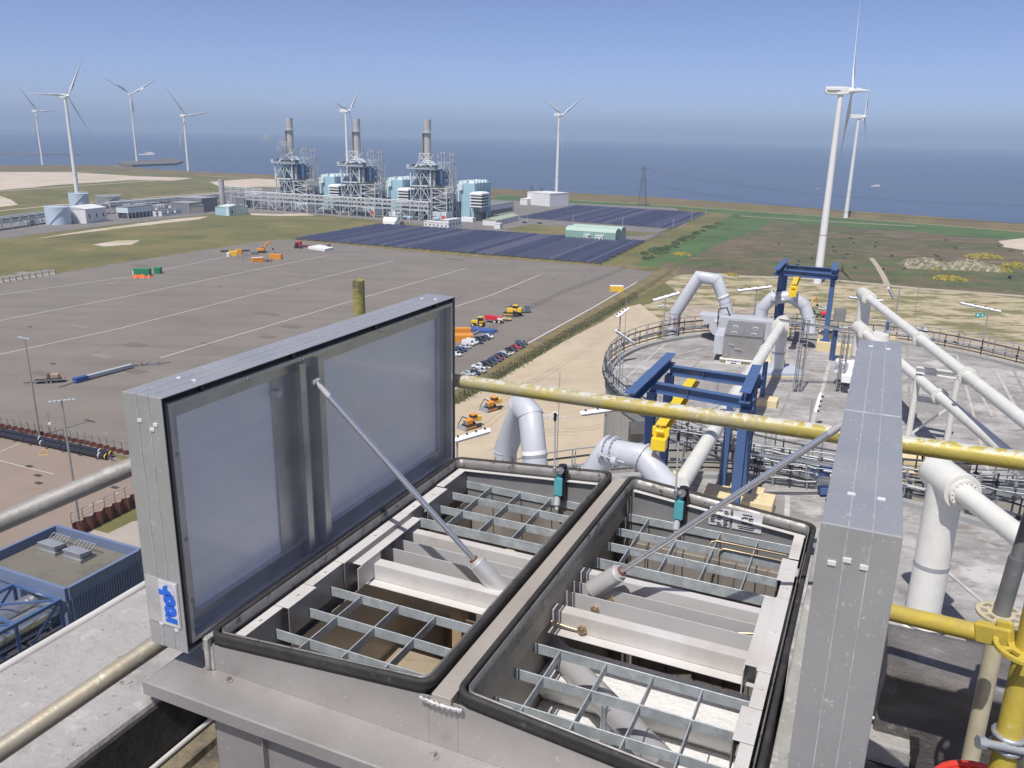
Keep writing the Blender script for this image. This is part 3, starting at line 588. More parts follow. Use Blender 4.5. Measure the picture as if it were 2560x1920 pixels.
# ================================================================ SCAFFOLD AND PARAPETS AROUND THE VENT
fy=mat('flaking_yellow',(.43,.355,.085),.45,.1,var=.12,scale=4,layers=[((.40,.37,.24),3.2,.5,.60,.85),((.62,.60,.52),24,.60,.66,.8),((.45,.3,.08),9,.72,.78,.8),((.16,.15,.13),40,.70,.74,.7)],bump=.3,bscale=30)
fy2=mat('scaffold_yellow',(.55,.43,.07),.5,.1,var=.14,scale=5,layers=[((.40,.33,.12),7,.5,.66,.7),((.36,.34,.28),12,.66,.72,.8),((.72,.66,.35),22,.68,.73,.7)],bump=.2,bscale=30)
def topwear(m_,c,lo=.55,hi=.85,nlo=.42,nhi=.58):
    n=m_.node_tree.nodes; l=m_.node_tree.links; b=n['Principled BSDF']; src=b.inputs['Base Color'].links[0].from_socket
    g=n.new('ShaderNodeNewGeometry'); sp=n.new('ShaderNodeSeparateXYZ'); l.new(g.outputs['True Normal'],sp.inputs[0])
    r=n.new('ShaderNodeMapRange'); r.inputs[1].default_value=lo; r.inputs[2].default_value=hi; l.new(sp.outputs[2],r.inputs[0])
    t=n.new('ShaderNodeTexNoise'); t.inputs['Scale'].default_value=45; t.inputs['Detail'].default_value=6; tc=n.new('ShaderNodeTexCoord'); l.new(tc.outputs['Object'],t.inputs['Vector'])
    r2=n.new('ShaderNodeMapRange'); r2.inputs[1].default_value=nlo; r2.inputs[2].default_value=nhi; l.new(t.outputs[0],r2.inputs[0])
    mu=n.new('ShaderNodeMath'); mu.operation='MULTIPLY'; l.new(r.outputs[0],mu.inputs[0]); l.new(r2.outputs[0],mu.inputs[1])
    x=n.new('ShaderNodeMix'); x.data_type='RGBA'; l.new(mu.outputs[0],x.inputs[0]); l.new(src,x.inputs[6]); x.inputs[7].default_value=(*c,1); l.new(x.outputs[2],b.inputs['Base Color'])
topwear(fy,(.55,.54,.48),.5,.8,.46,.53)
sg=mat('weathered_tube',(.34,.33,.31),.55,.4,var=.15,scale=6,layers=[((.55,.53,.50),9,.5,.64,.7,'n'),((.42,.26,.12),4,.58,.72,.7),((.16,.15,.14),14,.62,.7,.6)],bump=.3,bscale=40)
gs=mat('grey_spigot',(.22,.23,.24),.5,.4,var=.2,scale=12,layers=[((.35,.36,.36),20,.6,.7,.6)])
def scaf(name,p0,p1,m_,label,r=.0252,grp='scaffold tubes around the vent'):
    p0=Vector(p0);p1=Vector(p1); t=M()
    n=14; t.tube([p0.lerp(p1,i/n) for i in range(n+1)],r,24); o=t.build(name,m_); 
    # move origin to base
    c=p0.copy(); 
    for v in o.data.vertices: v.co=v.co-c
    o.location=c; return tag(o,label,'scaffold tube',grp)
a=dep(1143,952,3.10); b=dep(2560,1153,2.12); d=(b-a).normalized()
scaf('scaffold_tube',a,b+d*3,fy,'flaking yellow scaffold tube crossing behind the right cover, above the silo roof')
scaf('scaffold_tube',a-d*.16,a-d*.001,mat('dull_green_tube',(.08,.10,.05),.5,.1),'short dull green tube end at the far edge of the left cover',.0248)
scaf('scaffold_tube',dep(-60,1331,2.06),dep(420,1128,2.34),sg,'weathered grey tube with rust stains, upper one beside the left cover')
scaf('scaffold_tube',dep(-80,1931,1.93),dep(470,1556,2.30),mat('weathered_tube_brown',(.36,.33,.26),.5,.35,var=.15,scale=6,layers=[((.50,.40,.24),5,.52,.68,.7),((.60,.58,.5),16,.62,.7,.7),((.2,.19,.14),9,.6,.75,.6)],bump=.2,bscale=40),'brownish weathered tube lying low over the white parapet at lower left')
p=dep(2185,1521,2.48); q=dep(2512,1597,2.2)
scaf('scaffold_tube',p,q,fy2,'yellow ledger tube right of the right cover, running to the yellow post')
pt=dep(896,702,3.5); scaf('scaffold_post',pt-Vector((0,0,.62)),pt,mat('mossy_yellow',(.34,.31,.10),.6,.1,var=.2,scale=20,layers=[((.12,.12,.08),26,.5,.6,.85),((.5,.48,.36),40,.62,.7,.7)],bump=.4,bscale=60),'mossy yellow tube end sticking up behind the left cover')
m=M(); m.tube([pt+Vector((.0205*math.cos(a_),.0205*math.sin(a_),.002)) for a_ in [i*math.pi/9 for i in range(19)]],.0035,6); o=m.build('tube_rim',bpy.data.materials['mossy_yellow'],bpy.data.objects['scaffold_post'])
# right standard with rosettes
base=dep(2505,1916,1.72)
std=thing('scaffold_standard',Vector((base.x,base.y,base.z-.6)),'upright yellow scaffold standard with rosette and clamp at the lower right','scaffold post')
top=zat(base.x,base.y,1618)
m=M(); m.cyl((base.x,base.y,base.z-.6),(base.x,base.y,top+.25),.02415,n=28); m.build('pole',fy2,std)
def rosette(c,m_,parent,r=.062):
    k=M(); n=32; 
    for i in range(8):
        a0=i*math.pi/4
        for (ri,ro,da,db) in ((.024,.036,0,math.pi/4),(.052,r,0,math.pi/4)):
            for j in range(4):
                t0=a0+(math.pi/4)*j/4; t1=a0+(math.pi/4)*(j+1)/4
                P=[Vector((c.x+rr*math.cos(t),c.y+rr*math.sin(t),c.z)) for rr,t in ((ri,t0),(ro,t0),(ro,t1),(ri,t1))]
                k.hexa(P+[q+Vector((0,0,.009)) for q in P])
        t0=a0-.13;t1=a0+.13
        P=[Vector((c.x+rr*math.cos(t),c.y+rr*math.sin(t),c.z+.0005)) for rr,t in ((.035,t0),(.053,t0*1),(.053,t1),(.035,t1))]
        k.hexa(P+[q+Vector((0,0,.008)) for q in P])
    return k.build('rosette',m_,parent,bevel=.001)
rosette(Vector((base.x,base.y,top-.01)),fy2,std)
hd=M(); cc=Vector((base.x,base.y,top+.01)); dr=(p-q).normalized(); hd.bar(cc+dr*.03,cc+dr*.10,.024,.042); hd.bar(cc+dr*.028,cc+dr*.06,.010,.07); hd.build('ledger_head',fy2,std,bevel=.004)
m=M(); z=zat(base.x,base.y,1835)
for s_ in (0,1):
    m.tube([Vector((base.x+.028*math.cos(t),base.y+.028*math.sin(t),z-.03*s_)) for t in [i*math.pi/8 for i in range(17)]],.006,8)
m.cyl(Vector((base.x-.065,base.y-.02,z-.005)),Vector((base.x+.05,base.y-.035,z-.02)),.009,n=8); m.cyl(Vector((base.x-.075,base.y-.02,z-.004)),Vector((base.x-.06,base.y-.021,z-.006)),.014,n=6,smooth=False)
m.box((base.x+.04,base.y-.02,z-.02),(.05,.045,.055)); m.build('clamp',galv,std,bevel=.003)
m=M(); cr_=M()
pc=dep(2508,1512,2.35)
st2=thing('scaffold_spigot',Vector((pc.x,pc.y,pc.z-.5)),'grey spigot tube rising from a cream rosette collar at the right edge','scaffold post')
m=M(); m.cyl(pc-Vector((0,0,.03)),pc+Vector((.012,0,.15)),.0225,n=26); m.cyl(pc+Vector((.012,0,.15)),pc+Vector((.028,.0,.335)),.0185,n=26); m.tube([pc+Vector((.028,0,.335))+Vector((.016*math.cos(t),.016*math.sin(t),0)) for t in [i*math.pi/8 for i in range(17)]],.0035,6); m.build('spigot',gs,st2)
m=M(); m.cyl(pc-Vector((0,0,.6)),pc-Vector((0,0,.03)),.024,n=24); m.build('pole',mat('cream_scaffold_paint',(.52,.47,.33),.5,.1,var=.12,scale=15,layers=[((.3,.28,.22),20,.6,.7,.7)]),st2)
rosette(pc-Vector((0,0,.035)),bpy.data.materials['cream_scaffold_paint'],st2,.065)
# parapet to the left (runs along the vent's long direction)
conc=mat('white_coated_parapet',(.355,.345,.335),.88,0,var=.10,scale=5,layers=[((.33,.315,.30),1.3,.45,.62,.85,'n',(1,1,1)),((.25,.235,.22),5,.56,.70,.7),((.48,.475,.46),11,.56,.66,.6),((.10,.09,.08),30,.62,.68,.85),((.16,.15,.135),2.2,.58,.68,.6),((.14,.12,.10),60,.66,.70,.7)],bump=.8,bscale=22)
bit=mat('black_bitumen',(.028,.025,.024),.75,0,var=.4,scale=15,layers=[((.07,.065,.06),30,.55,.7,.6)],bump=.9,bscale=45)
mossy=mat('mossy_ledge',(.20,.17,.11),.8,0,var=.25,scale=4,layers=[((.05,.045,.04),5,.5,.62,.8),((.38,.36,.3),10,.62,.7,.6)],bump=.4,bscale=40)
deck=mat('dark_roof_deck',(.12,.115,.105),.85,0,var=.25,scale=3,layers=[((.24,.225,.20),2.2,.5,.68,.7),((.06,.055,.05),5,.6,.72,.7)],bump=.5,bscale=30)
ZP=-1.75
u0,_=onz(0,1671,ZP); u0b,_=onz(364,1465,ZP); u1,_=onz(179,1917,ZP); u1b,_=onz(409,1738,ZP)
UA=(u0+u0b)/2; UB=(u1+u1b)/2
def prof(pts,v0,v1,name,m_,label,cat,bevel=0):
    k=M(); P=[L(u,v0,z) for u,z in pts]; k.poly(P,L(0,v1,0)-L(0,v0,0)); o=k.build(name,m_,bevel=bevel)
    c=P[0].copy()
    for v in o.data.vertices: v.co=v.co-c
    o.location=c; return tag(o,label,cat)
prof([(UA,ZP-3),(UA,ZP),(UB,ZP+.01),(UB,ZP-.3),(UB-.1,ZP-3)],-1.5,2.9,'parapet',conc,'wide white coated parapet sloping past the lower left corner','parapet',.02)
prof([(UB,ZP-.6),(UB,ZP-.008),(UB+.012,ZP-.012),(UB+.03,ZP-.17),(UB+.03,ZP-.6)],-1.5,2.7,'roof_upstand',bit,'black bitumen upstand along the inner side of the white parapet','roof upstand')
prof([(UB+.03,ZP-.7),(UB+.03,ZP-.18),(UB+.115,ZP-.185),(UB+.12,ZP-.21),(UB+.135,ZP-.21),(UB+.14,ZP-.19),(UB+.21,ZP-.20),(UB+.21,ZP-.7)],-1.5,2.7,'roof_ledge',mossy,'mossy brown ledge beside the black upstand at lower left','ledge')
prof([(UB+.21,ZP-.95),(UB+.21,ZP-.6),(UB+3.2,ZP-.6),(UB+3.2,ZP-.95)],-1.5,2.56,'roof_floor',deck,'dark roof deck below the vent at the bottom left','roof deck')
def cond(pts,r,m_,label,name='conduit'):
    k=M(); k.tube(pts,r,10); o=k.build(name,m_); c=Vector(pts[0])
    for v in o.data.vertices: v.co=v.co-c
    o.location=c; return tag(o,label,'pipe')
wcd=mat('pale_conduit',(.60,.59,.56),.5,.1,var=.1,scale=8)
cond([L(UB+.048,-1.0,ZP-.172),L(UB+.048,2.6,ZP-.172)],.009,wcd,'thin pale conduit between black upstand and mossy ledge')
cond([L(UA-.006,-1,ZP-.005),L(UA-.006,1.9,ZP-.005),L(UA-.006,2.4,ZP+.0),L(UA-.02,2.6,ZP-.004),L(UA-.006,2.8,ZP-.005),L(UA-.006,2.88,ZP-.005)],.016,wcd,'thin white pipe along the outer edge of the white parapet')
# right side: banded roof edge (parapet running across)
ZR=-1.75
rp=mat('weathered_bitumen_felt',(.115,.105,.098),.8,0,var=.2,scale=2.5,layers=[((.24,.23,.22),1.6,.5,.66,.7),((.10,.09,.085),5,.58,.7,.7),((.36,.35,.33),12,.62,.72,.6)],bump=1.2,bscale=30)
def cross(px,z): return onz(px[0],px[1],z)
def vat(px,z): return onz(px[0],px[1],z)[1]
va=vat((2215,1570),-1.75); vb=vat((2190,1672),-1.75); vc=vat((2180,1765),-2.0)
k=M(); P=[L(.2,va+.06,-4),L(.2,va+.06,-1.76),L(.2,va,-1.74),L(.2,vb,-1.72),L(.2,vb-.02,-1.75),L(.2,vc,-2.02),L(.2,vc,-4)]
k.poly(P,UU*5.5); o=k.build('parapet',rp,bevel=.01); c=P[1].copy()
for v in o.data.vertices: v.co=v.co-c
o.location=c; tag(o,'weathered dark felt parapet on the right, crossed by scaffold shadows','parapet')
k=M(); P=[L(-.015,vc+.3,-2.25),L(-.015,-1,-2.25),L(5.5,-1,-2.25),L(5.5,vc+.3,-2.25)]; k.poly(P,Vector((0,0,-.2))); o=k.build('roof_floor',deck); tag(o,'stained dark roof deck at the bottom right below the yellow standard','roof deck')
# concrete block with strap, thin conduit, red bucket
bx=thing('kerb_block',dep(2190,1850,2.35),'small concrete block held by a black steel strap beside the right cover','concrete block')
u,v=onz(2165,1840,-2.12); 
m=M(); m.uvz(u-.25,u+.155,v-.05,v+.06,-2.2,-2.1); m.build('block',conc,bx,bevel=.01)
m=M(); m.uvz(u-.25,u+.17,v-.065,v-.05,-2.24,-2.18); m.uvz(u+.145,u+.175,v-.065,v+.07,-2.09,-2.08); m.uvz(u+.15,u+.17,v-.07,v-.05,-2.24,-2.06); m.build('strap',blk,bx,bevel=.002)
cond([L(u-.3,v+.05,-2.07),L(u+.16,v+.05,-2.07),L(u+1.0,v+.03,-2.07)],.0075,zal,'thin steel conduit passing over the concrete block')
cond([L(u+.45,v+.035,-2.10),L(u+1.5,v+.02,-2.10)],.0075,blk,'thin black cable below the steel conduit at the right edge')
bk=thing('red_basin',dep(2440,1960,1.95),'red plastic basin, its rim showing at the bottom right edge','basin')
c=dep(2468,2000,1.9); m=M(); n=28
m.tube([c+Vector((.115*math.cos(t),.115*math.sin(t),0)) for t in [i*2*math.pi/n for i in range(n+1)]],.009,8); m.build('rim',mat('red_plastic',(.62,.05,.03),.4),bk)
m=M(); m.tube([c-Vector((0,0,.12)),c-Vector((0,0,.002))],[.10,.125],28); m.build('body',bpy.data.materials['red_plastic'],bk)
# ================================================================ THE TWO SILOS AND WHAT STANDS ON THEM
RZ=61.5; CA=Vector((15,35.33,0)); CB=Vector((6.0,14.3,0)); RR=10.76
roofm=mat('silo_roof_concrete',(.39,.38,.37),.9,0,var=.08,scale=.5,layers=[((.24,.23,.22),.35,.42,.60,.9,'n',(1,1.8,1,.4)),((.17,.16,.15),.9,.52,.68,.8,'n',(1,2.5,1,.4)),((.50,.49,.47),.5,.56,.66,.7),((.33,.24,.17),.6,.62,.74,.5),((.52,.51,.49),3.2,.6,.66,.7,'n',(1,2,1,.4)),((.15,.14,.13),2.6,.58,.66,.7,'n',(1,3,1,.4)),((.14,.13,.12),9,.64,.70,.7)],bump=.8,bscale=6)
wallm=mat('silo_wall_concrete',(.44,.41,.37),.9,0,var=.08,scale=.4,layers=[((.34,.30,.25),1.2,.5,.68,.6,'n',(1.5,1.5,.3)),((.55,.53,.5),2.5,.6,.7,.6)])
kerbm=mat('kerb_grey',(.30,.31,.31),.8,0,var=.1,scale=1)
zinc=mat('zinc_rail',(.38,.40,.42),.5,.4,var=.12,scale=2)
dkp=mat('dark_conduit',(.07,.075,.085),.5,.2,var=.3,scale=2)
greyd=mat('grey_duct_paint',(.48,.505,.545),.4,0,var=.05,scale=1,layers=[((.40,.42,.45),1.8,.5,.72,.6,'n',(1,1,.3)),((.3,.29,.27),12,.69,.75,.6)])
whp=mat('offwhite_pipe_paint',(.68,.68,.63),.4,0,var=.035,scale=1.5,layers=[((.56,.55,.49),2.5,.52,.76,.6),((.36,.33,.28),14,.70,.76,.6)])
blue=mat('blue_steel_paint',(.068,.125,.265),.4,0,var=.06,scale=2,layers=[((.10,.17,.33),6,.62,.74,.5)])
yel=mat('yellow_crane_paint',(.78,.56,.03),.4,0,var=.05,scale=2)
cream=mat('cream_plinth',(.66,.55,.33),.8,0,var=.06,scale=2,layers=[((.42,.38,.28),3,.6,.72,.5)])
white2=mat('bright_white',(.80,.80,.80),.5,0,var=.03)
sshood=mat('stainless_hood',(.40,.39,.375),.42,.6,var=.08,scale=1.5,rvar=.08)
dkm=mat('dark_machine',(.06,.062,.07),.6,.2,var=.3,scale=3)
def pc_(c,a,r=RR,z=RZ): return Vector((c.x+r*math.cos(a),c.y+r*math.sin(a),z))
def silo(c,label,a0,a1):
    t=thing('silo',(c.x,c.y,0),label,'silo','concrete silos below the vent')
    m=M(); m.tube([Vector((c.x,c.y,0)),Vector((c.x,c.y,RZ-.15))],RR,96,caps=False); m.build('wall',wallm,t)
    m=M(); n=96; m.add([Vector((c.x,c.y,RZ+.12))]+[pc_(c,2*math.pi*i/n,RR) for i in range(n)],[(0,i+1,(i+1)%n+1) for i in range(n)]); m.build('roof',roofm,t)
    m=M(); P=[]
    for i in range(n+1):
        a=2*math.pi*i/n; P.append((pc_(c,a,RR-.22,RZ+.0),pc_(c,a,RR-.22,RZ+.16),pc_(c,a,RR+.06,RZ+.16),pc_(c,a,RR+.06,RZ-.3),pc_(c,a,RR,RZ-.3)))
    vs=[q for r in P for q in r]; m.add(vs,[(i*5+j,(i+1)*5+j,(i+1)*5+j+1,i*5+j+1) for i in range(n) for j in range(4)]); m.build('kerb',kerbm,t)
    # railing: one part with rails, each post a part
    ra=math.radians(a0); rb=math.radians(a1); k=90
    m=M()
    for h,r_ in ((1.15,.024),(.62,.017)): m.tube([pc_(c,ra+(rb-ra)*i/k,RR+.02,RZ+h) for i in range(k+1)],r_,8)
    m.build('railing',zinc,t)
    npost=int((a1-a0)/6.5)
    for i in range(npost+1):
        a=ra+(rb-ra)*i/npost; m=M(); m.cyl(pc_(c,a,RR+.02,RZ+.1),pc_(c,a,RR+.02,RZ+1.15),.022,n=6); m.build('rail_post',zinc,t)
    # conduits carried outside the railing
    for h,r_,o in ((.86,.035,.12),(.52,.045,.14),(.40,.022,.20),(.26,.03,.14)):
        m=M(); m.tube([pc_(c,ra+(rb-ra)*i/k,RR+o,RZ+h+.012*math.sin(i*.7)) for i in range(k+1)],r_,6); m.build('conduit',dkp if h!=.52 else zinc,t)
    nb=int((a1-a0)/3.2)
    for i in range(nb):
        a=ra+(rb-ra)*(i+.35)/nb; m=M(); h=.95+.12*math.sin(i*2.3); m.bar(pc_(c,a,RR+.1,RZ+.2),pc_(c,a,RR+.1,RZ+h),.05,.03,up=Vector((1,0,0))); m.box(pc_(c,a,RR+.13,RZ+.53),(.13,.13,.11)); 
        m.build('tray_bracket',zinc if i%3 else dkm,t)
    return t
sa=silo(CA,'farther round concrete silo carrying the filter box and white pipes',-112,262)
sb=silo(CB,'nearer round concrete silo right below the vent, with the large white pipe tee',20,178)
# screed seams on the roofs
seam_m=mat('roof_seam',(.43,.42,.40),.9,var=.2,scale=2)
dseam=mat('roof_joint_dark',(.27,.26,.25),.9,var=.3,scale=3)
def flat(name,pts,m_,parent,z): 
    k=M(); P=[Vector((p.x,p.y,z)) for p in pts]; a=sum(P[i].x*P[(i+1)%len(P)].y-P[(i+1)%len(P)].x*P[i].y for i in range(len(P)))
    if a<0: P=P[::-1]
    k.add(P,[tuple(range(len(P)))]); return k.build(name,m_,parent)
def dz(c,x,y): return RZ+.12*(1-math.hypot(x-c.x,y-c.y)/RR)
def roofseam(px,c,par,w_=.12):
    pts=[at(x,y,RZ+.08) for x,y in px]; k=M()
    for i in range(len(pts)-1):
        a,b=pts[i],pts[i+1]; d=(b-a).normalized(); nn=Vector((-d.y,d.x,0))*w_/2
        q=[a-nn,b-nn,b+nn,a+nn]; q=[Vector((p.x,p.y,dz(c,p.x,p.y)+.02)) for p in q]; k.add(q,[(0,1,2,3)])
    k.build('roof_seam',seam_m,par)
roofseam([(1600,930),(1680,888),(1755,870)],CA,sa); roofseam([(2085,860),(2060,960),(2030,1060)],CA,sa,.15); roofseam([(1990,905),(2100,918),(2108,970)],CA,sa,.06)
roofseam([(2490,925),(2530,1000),(2580,1090)],CA,sa,.15); roofseam([(2440,960),(2480,1040)],CA,sa,.12); roofseam([(1660,1060),(1830,1000),(1960,960)],CA,sa,.08)
for i_ in range(-4,5):
    for c_,t_,w_ in ((CA,sa,.05),(CB,sb,.05)):
        off=i_*2.35; hl_=math.sqrt(max(0,(RR-.5)**2-off*off)); k=M(); a_=Vector((c_.x,c_.y,0))+UU*off-VV*hl_; b_=Vector((c_.x,c_.y,0))+UU*off+VV*hl_; N_=8
        for j_ in range(N_):
            p_=a_.lerp(b_,j_/N_); q_=a_.lerp(b_,(j_+1)/N_); P_=[p_-UU*w_,p_+UU*w_,q_+UU*w_,q_-UU*w_]; k.add([Vector((v.x,v.y,dz(c_,v.x,v.y)+.012)) for v in P_],[(0,1,2,3)])
        k.build('roof_seam',dseam if i_%2 else seam_m,t_)
roofseam([(1970,1235),(1965,1330)],CB,sb,.15); roofseam([(2360,1420),(2500,1540)],CB,sb,.1)
# ---- blue hoist gantries
def gantry(label):
    t=thing('hoist_gantry',(4.75,24.05,RZ),label,'gantry','blue hoist gantries on the silo roofs')
    cols=dict(FL=(4.72,24.0),FR=(6.93,22.9),NL=(3.92,22.25),NR=(6.15,20.85))
    ax=Vector((.40,.9165,0))
    for k_,(x,y) in cols.items():
        m=M(); m.ibeam((x,y,RZ+.55),(x,y,RZ+3.72),.24,.26,.018,up=ax); m.build('column',blue,t)
        m=M(); m.box((x,y,RZ+.535),(.55,.5,.03),Vector((.9165,-.4,0)),ax); m.box((x,y,RZ+.60),(.30,.03,.11),Vector((.9165,-.4,0)),ax); m.build('base_plate',blue,t)
        m=M(); m.box((x+.1,y-.05,RZ+.28),(1.0,.8,.5),Vector((.9165,-.4,0)),ax); m.build('plinth',cream,t,bevel=.02)
    z=RZ+3.86
    A,B=Vector((3.92-.05,22.25,z)),Vector((6.35,20.75,z)); m=M(); m.ibeam(A,B,.22,.28,.018); 
    for f in (.38,.97): 
        p=A.lerp(B,f); m.box(p,(.012,.2,.24),(B-A).normalized(),(B-A).normalized().cross(Vector((0,0,1))))
    m.build('cross_beam',blue,t)
    A,B=Vector((4.72,24.0,z)),Vector((7.15,22.78,z)); m=M(); m.ibeam(A,B,.22,.28,.018)
    for f in (.38,.97):
        p=A.lerp(B,f); m.box(p,(.012,.2,.24),(B-A).normalized(),(B-A).normalized().cross(Vector((0,0,1))))
    m.build('cross_beam',blue,t)
    z=RZ+4.15
    m=M(); m.ibeam((2.98,20.15,z),(4.80,24.35,z),.28,.30,.02); m.build('top_beam',blue,t)
    m=M(); m.ibeam((5.98,20.40,z),(7.05,23.15,z),.28,.30,.02); m.build('top_beam',blue,t)
    z=RZ+3.56
    a=at(1742,930,z+.15); b=at(1652,1062,z+.15); a.z=b.z=z
    m=M(); m.ibeam(a,b,.26,.32,.03); m.build('hoist_beam',yel,t)
    d=(b-a).normalized(); m=M(); x=d.cross(Vector((0,0,1))); m.box(b-d*.1+Vector((0,0,-.05)),(.42,.12,.22),x,d); m.box(b+d*.05+Vector((0,0,-.32)),(.36,.3,.3),x,d); m.cyl(b-x*.1+d*.07,b+x*.1+d*.07,.05,n=10); m.build('hoist_trolley',yel,t,bevel=.01)
    return t
g1=gantry('nearer blue steel gantry with yellow hoist beam, behind the yellow tube')
g2=copy_tree(g1); g2.location=g1.location+Vector((10.15,21.5,0)); g2['label']='farther blue steel gantry standing at the far rim of the farther silo'
# ---- grey ducts with inverted V
def ring_(c,d,r,w_,name,m_,t,bolts=0,th=None):
    d=d.normalized(); m=M(); m.cyl(c-d*w_/2,c+d*w_/2,r,n=32); 
    if bolts:
        a=d.orthogonal().normalized(); b=d.cross(a)
        for i in range(bolts):
            q=c+(a*math.cos(2*math.pi*i/bolts)+b*math.sin(2*math.pi*i/bolts))*(r-.045); m.cyl(q-d*(w_/2+.02),q+d*(w_/2+.02),.02,n=6,smooth=False)
    return m.build(name,m_,t,bevel=.004)
redp=mat('red_arrow_paint',(.36,.09,.05),.6); bluep2=mat('blue_duct_paint',(.02,.10,.48),.4,var=.05)
def vduct(P,label,r=.325):
    P=[Vector(p) for p in P]; t=thing('inverted_v_duct',P[0]-Vector((0,0,.3)),label,'duct','grey inverted V ducts')
    m=M(); m.tube(P,r,32); m.build('duct',greyd,t)
    for i_ in range(1,len(P)-1):
        dd_=(P[i_+1]-P[i_-1]).normalized(); ring_(P[i_],dd_,r*1.0+.02,.02,'weld_seam',greyd,t)
    d=(P[1]-P[0]); ring_(P[0]+Vector((0,0,.05)),Vector((0,0,1)),r+.06,.06,'flange',greyd,t)
    q=P[1].lerp(P[2],.28); dd=P[2]-P[1]; ring_(q,dd,r+.012,.10,'band',white2,t); ring_(q-dd.normalized()*.09,dd,r+.014,.06,'coupling',zinc,t)
    b=P[-2]; ring_(b-Vector((0,0,.9)),Vector((0,0,1)),r+.07,.05,'flange',greyd,t); 
    m=M(); m.cyl(b-Vector((0,0,1.9)),b-Vector((0,0,1.45)),r+.006,n=32,caps=False); m.build('blue_band',bluep2,t)
    # red arrows on the vertical leg
    for a in (-2.55,-1.75,-.9):
        m=M()
        def pp(da,z): return Vector((b.x+(r+.006)*math.cos(a+da),b.y+(r+.006)*math.sin(a+da),b.z+z))
        m.add([pp(-.10,-.75),pp(.10,-.75),pp(.10,-.38),pp(-.10,-.38)],[(0,1,2,3)]); m.add([pp(-.24,-.38),pp(.24,-.38),pp(0,-.12)],[(0,1,2)]); m.build('arrow_marking',redp,t)
    return t
vduct([(11.6,44.5,62.95),(11.5,44.6,63.5),(10.95,44.85,64.72),(10.05,45.05,64.80),(8.95,45.3,62.75),(8.95,45.3,50)],'grey inverted V duct on the farther silo, left of the filter box')
vduct([(.72,20.2,63.05),(.66,20.25,63.7),(.50,20.6,65.0),(.28,21.15,65.1),(-.15,21.9,63.5),(-.15,21.9,50)],'grey inverted V duct with red arrows, just beyond the left opening')
# ---- arched ducts with valve
def arch(P,label,r=.32,vi=2,lever=1):
    P=[Vector(p) for p in P]; t=thing('arched_duct',P[0]-Vector((0,0,.3)),label,'duct','grey arched ducts with relief valves')
    m=M(); m.tube(P,r,32); m.build('duct',greyd,t)
    for i_ in range(1,len(P)-1):
        dd_=(P[i_+1]-P[i_-1]).normalized(); ring_(P[i_],dd_,r*1.0+.02,.02,'weld_seam',greyd,t)
    c=P[vi].lerp(P[vi+1],.35); d=P[vi+1]-P[vi]; dn=d.normalized()
    ring_(P[vi],dn,r+.09,.07,'valve_flange',greyd,t,18); ring_(P[vi].lerp(P[vi+1],.22),dn,r+.10,.05,'valve_flange',greyd,t,18); ring_(P[vi+1],(P[vi+1]-P[vi]).normalized()+(P[min(vi+2,len(P)-1)]-P[vi+1]).normalized(),r+.055,.05,'valve_flange',greyd,t,16)
    ring_(P[0]+Vector((0,0,.12)),Vector((0,0,1)),r+.07,.06,'flange',greyd,t,0)
    s=dn.cross(Vector((0,0,1))).normalized()
    for k in (-1,1):
        b=P[vi]+s*k*(r+.06); m=M(); e=b+dn*.45+s*k*.12-Vector((0,0,.05)); m.cyl(b-dn*.1,e+dn*.35,.022,n=8); m.cyl(e-dn*.0,e+dn*.14,.11,n=16); m.cyl(b-s*k*.08,b+s*k*.08,.06,n=10); m.build('counterweight_lever',greyd,t)
    return t
arch([(13.2,43.6,62.85),(13.22,43.6,63.45),(13.65,43.5,64.0),(14.55,43.3,64.15),(15.25,43.1,63.75),(15.5,42.9,63.1),(15.55,42.6,62.3)],'grey arched duct with relief valve, on the farther silo left of the blue gantry')
arch([(2.15,20.5,62.8),(2.2,20.5,63.5),(2.55,20.35,64.15),(3.35,19.7,64.25),(4.0,19.25,63.6),(4.2,19.0,62.6)],'grey arched duct with relief valve, just beyond the right opening')
# ---- filter box with stainless hood on the farther silo
fb=thing('filter_unit',(12.0,43,RZ),'grey filter housing with a stainless hood, cream plinth and white sign','filter unit')
bl=Vector((10.5,44.95,0)); br=Vector((14.2,43.25,0)); e=(br-bl).normalized(); nrm_=Vector((e.y,-e.x,0))
m=M()
def bx_(m,p0,e,lx,n_,ly,z0,z1): m.hexa([Vector((p0.x,p0.y,z0)),Vector((p0.x,p0.y,z0))+e*lx,Vector((p0.x,p0.y,z0))+e*lx+n_*ly,Vector((p0.x,p0.y,z0))+n_*ly,Vector((p0.x,p0.y,z1)),Vector((p0.x,p0.y,z1))+e*lx,Vector((p0.x,p0.y,z1))+e*lx+n_*ly,Vector((p0.x,p0.y,z1))+n_*ly])
p=bl+nrm_*1.0
m.hexa([Vector((p.x,p.y,61.9))+e*.75,Vector((p.x,p.y,61.9))+e*4.3,Vector((bl.x,bl.y,61.9))+e*4.3,Vector((bl.x,bl.y,61.9))+e*.75,Vector((p.x,p.y,62.95))-e*.1,Vector((p.x,p.y,62.95))+e*4.3,Vector((bl.x,bl.y,62.95))+e*4.3,Vector((bl.x,bl.y,62.95))-e*.1])
m.build('housing',greyd,fb,bevel=.02)
m=M(); q=Vector((10.0,40.9,0)); 
hl=at(1805,893,61.8); hr=at(1897,902,61.8); he=(hr-hl).normalized(); hn=Vector((-he.y,he.x,0)); Lx=(hr-hl).length+.1
m.hexa([hl,hl+he*Lx,hl+he*Lx+hn*2.0,hl+hn*2.0]+[Vector((v.x,v.y,z)) for v,z in ((hl,62.95),(hl+he*Lx,62.95),(hl+he*Lx+hn*2.0,63.25),(hl+hn*2.0,63.25))]); m.build('hood',sshood,fb,bevel=.01)
m=M(); 
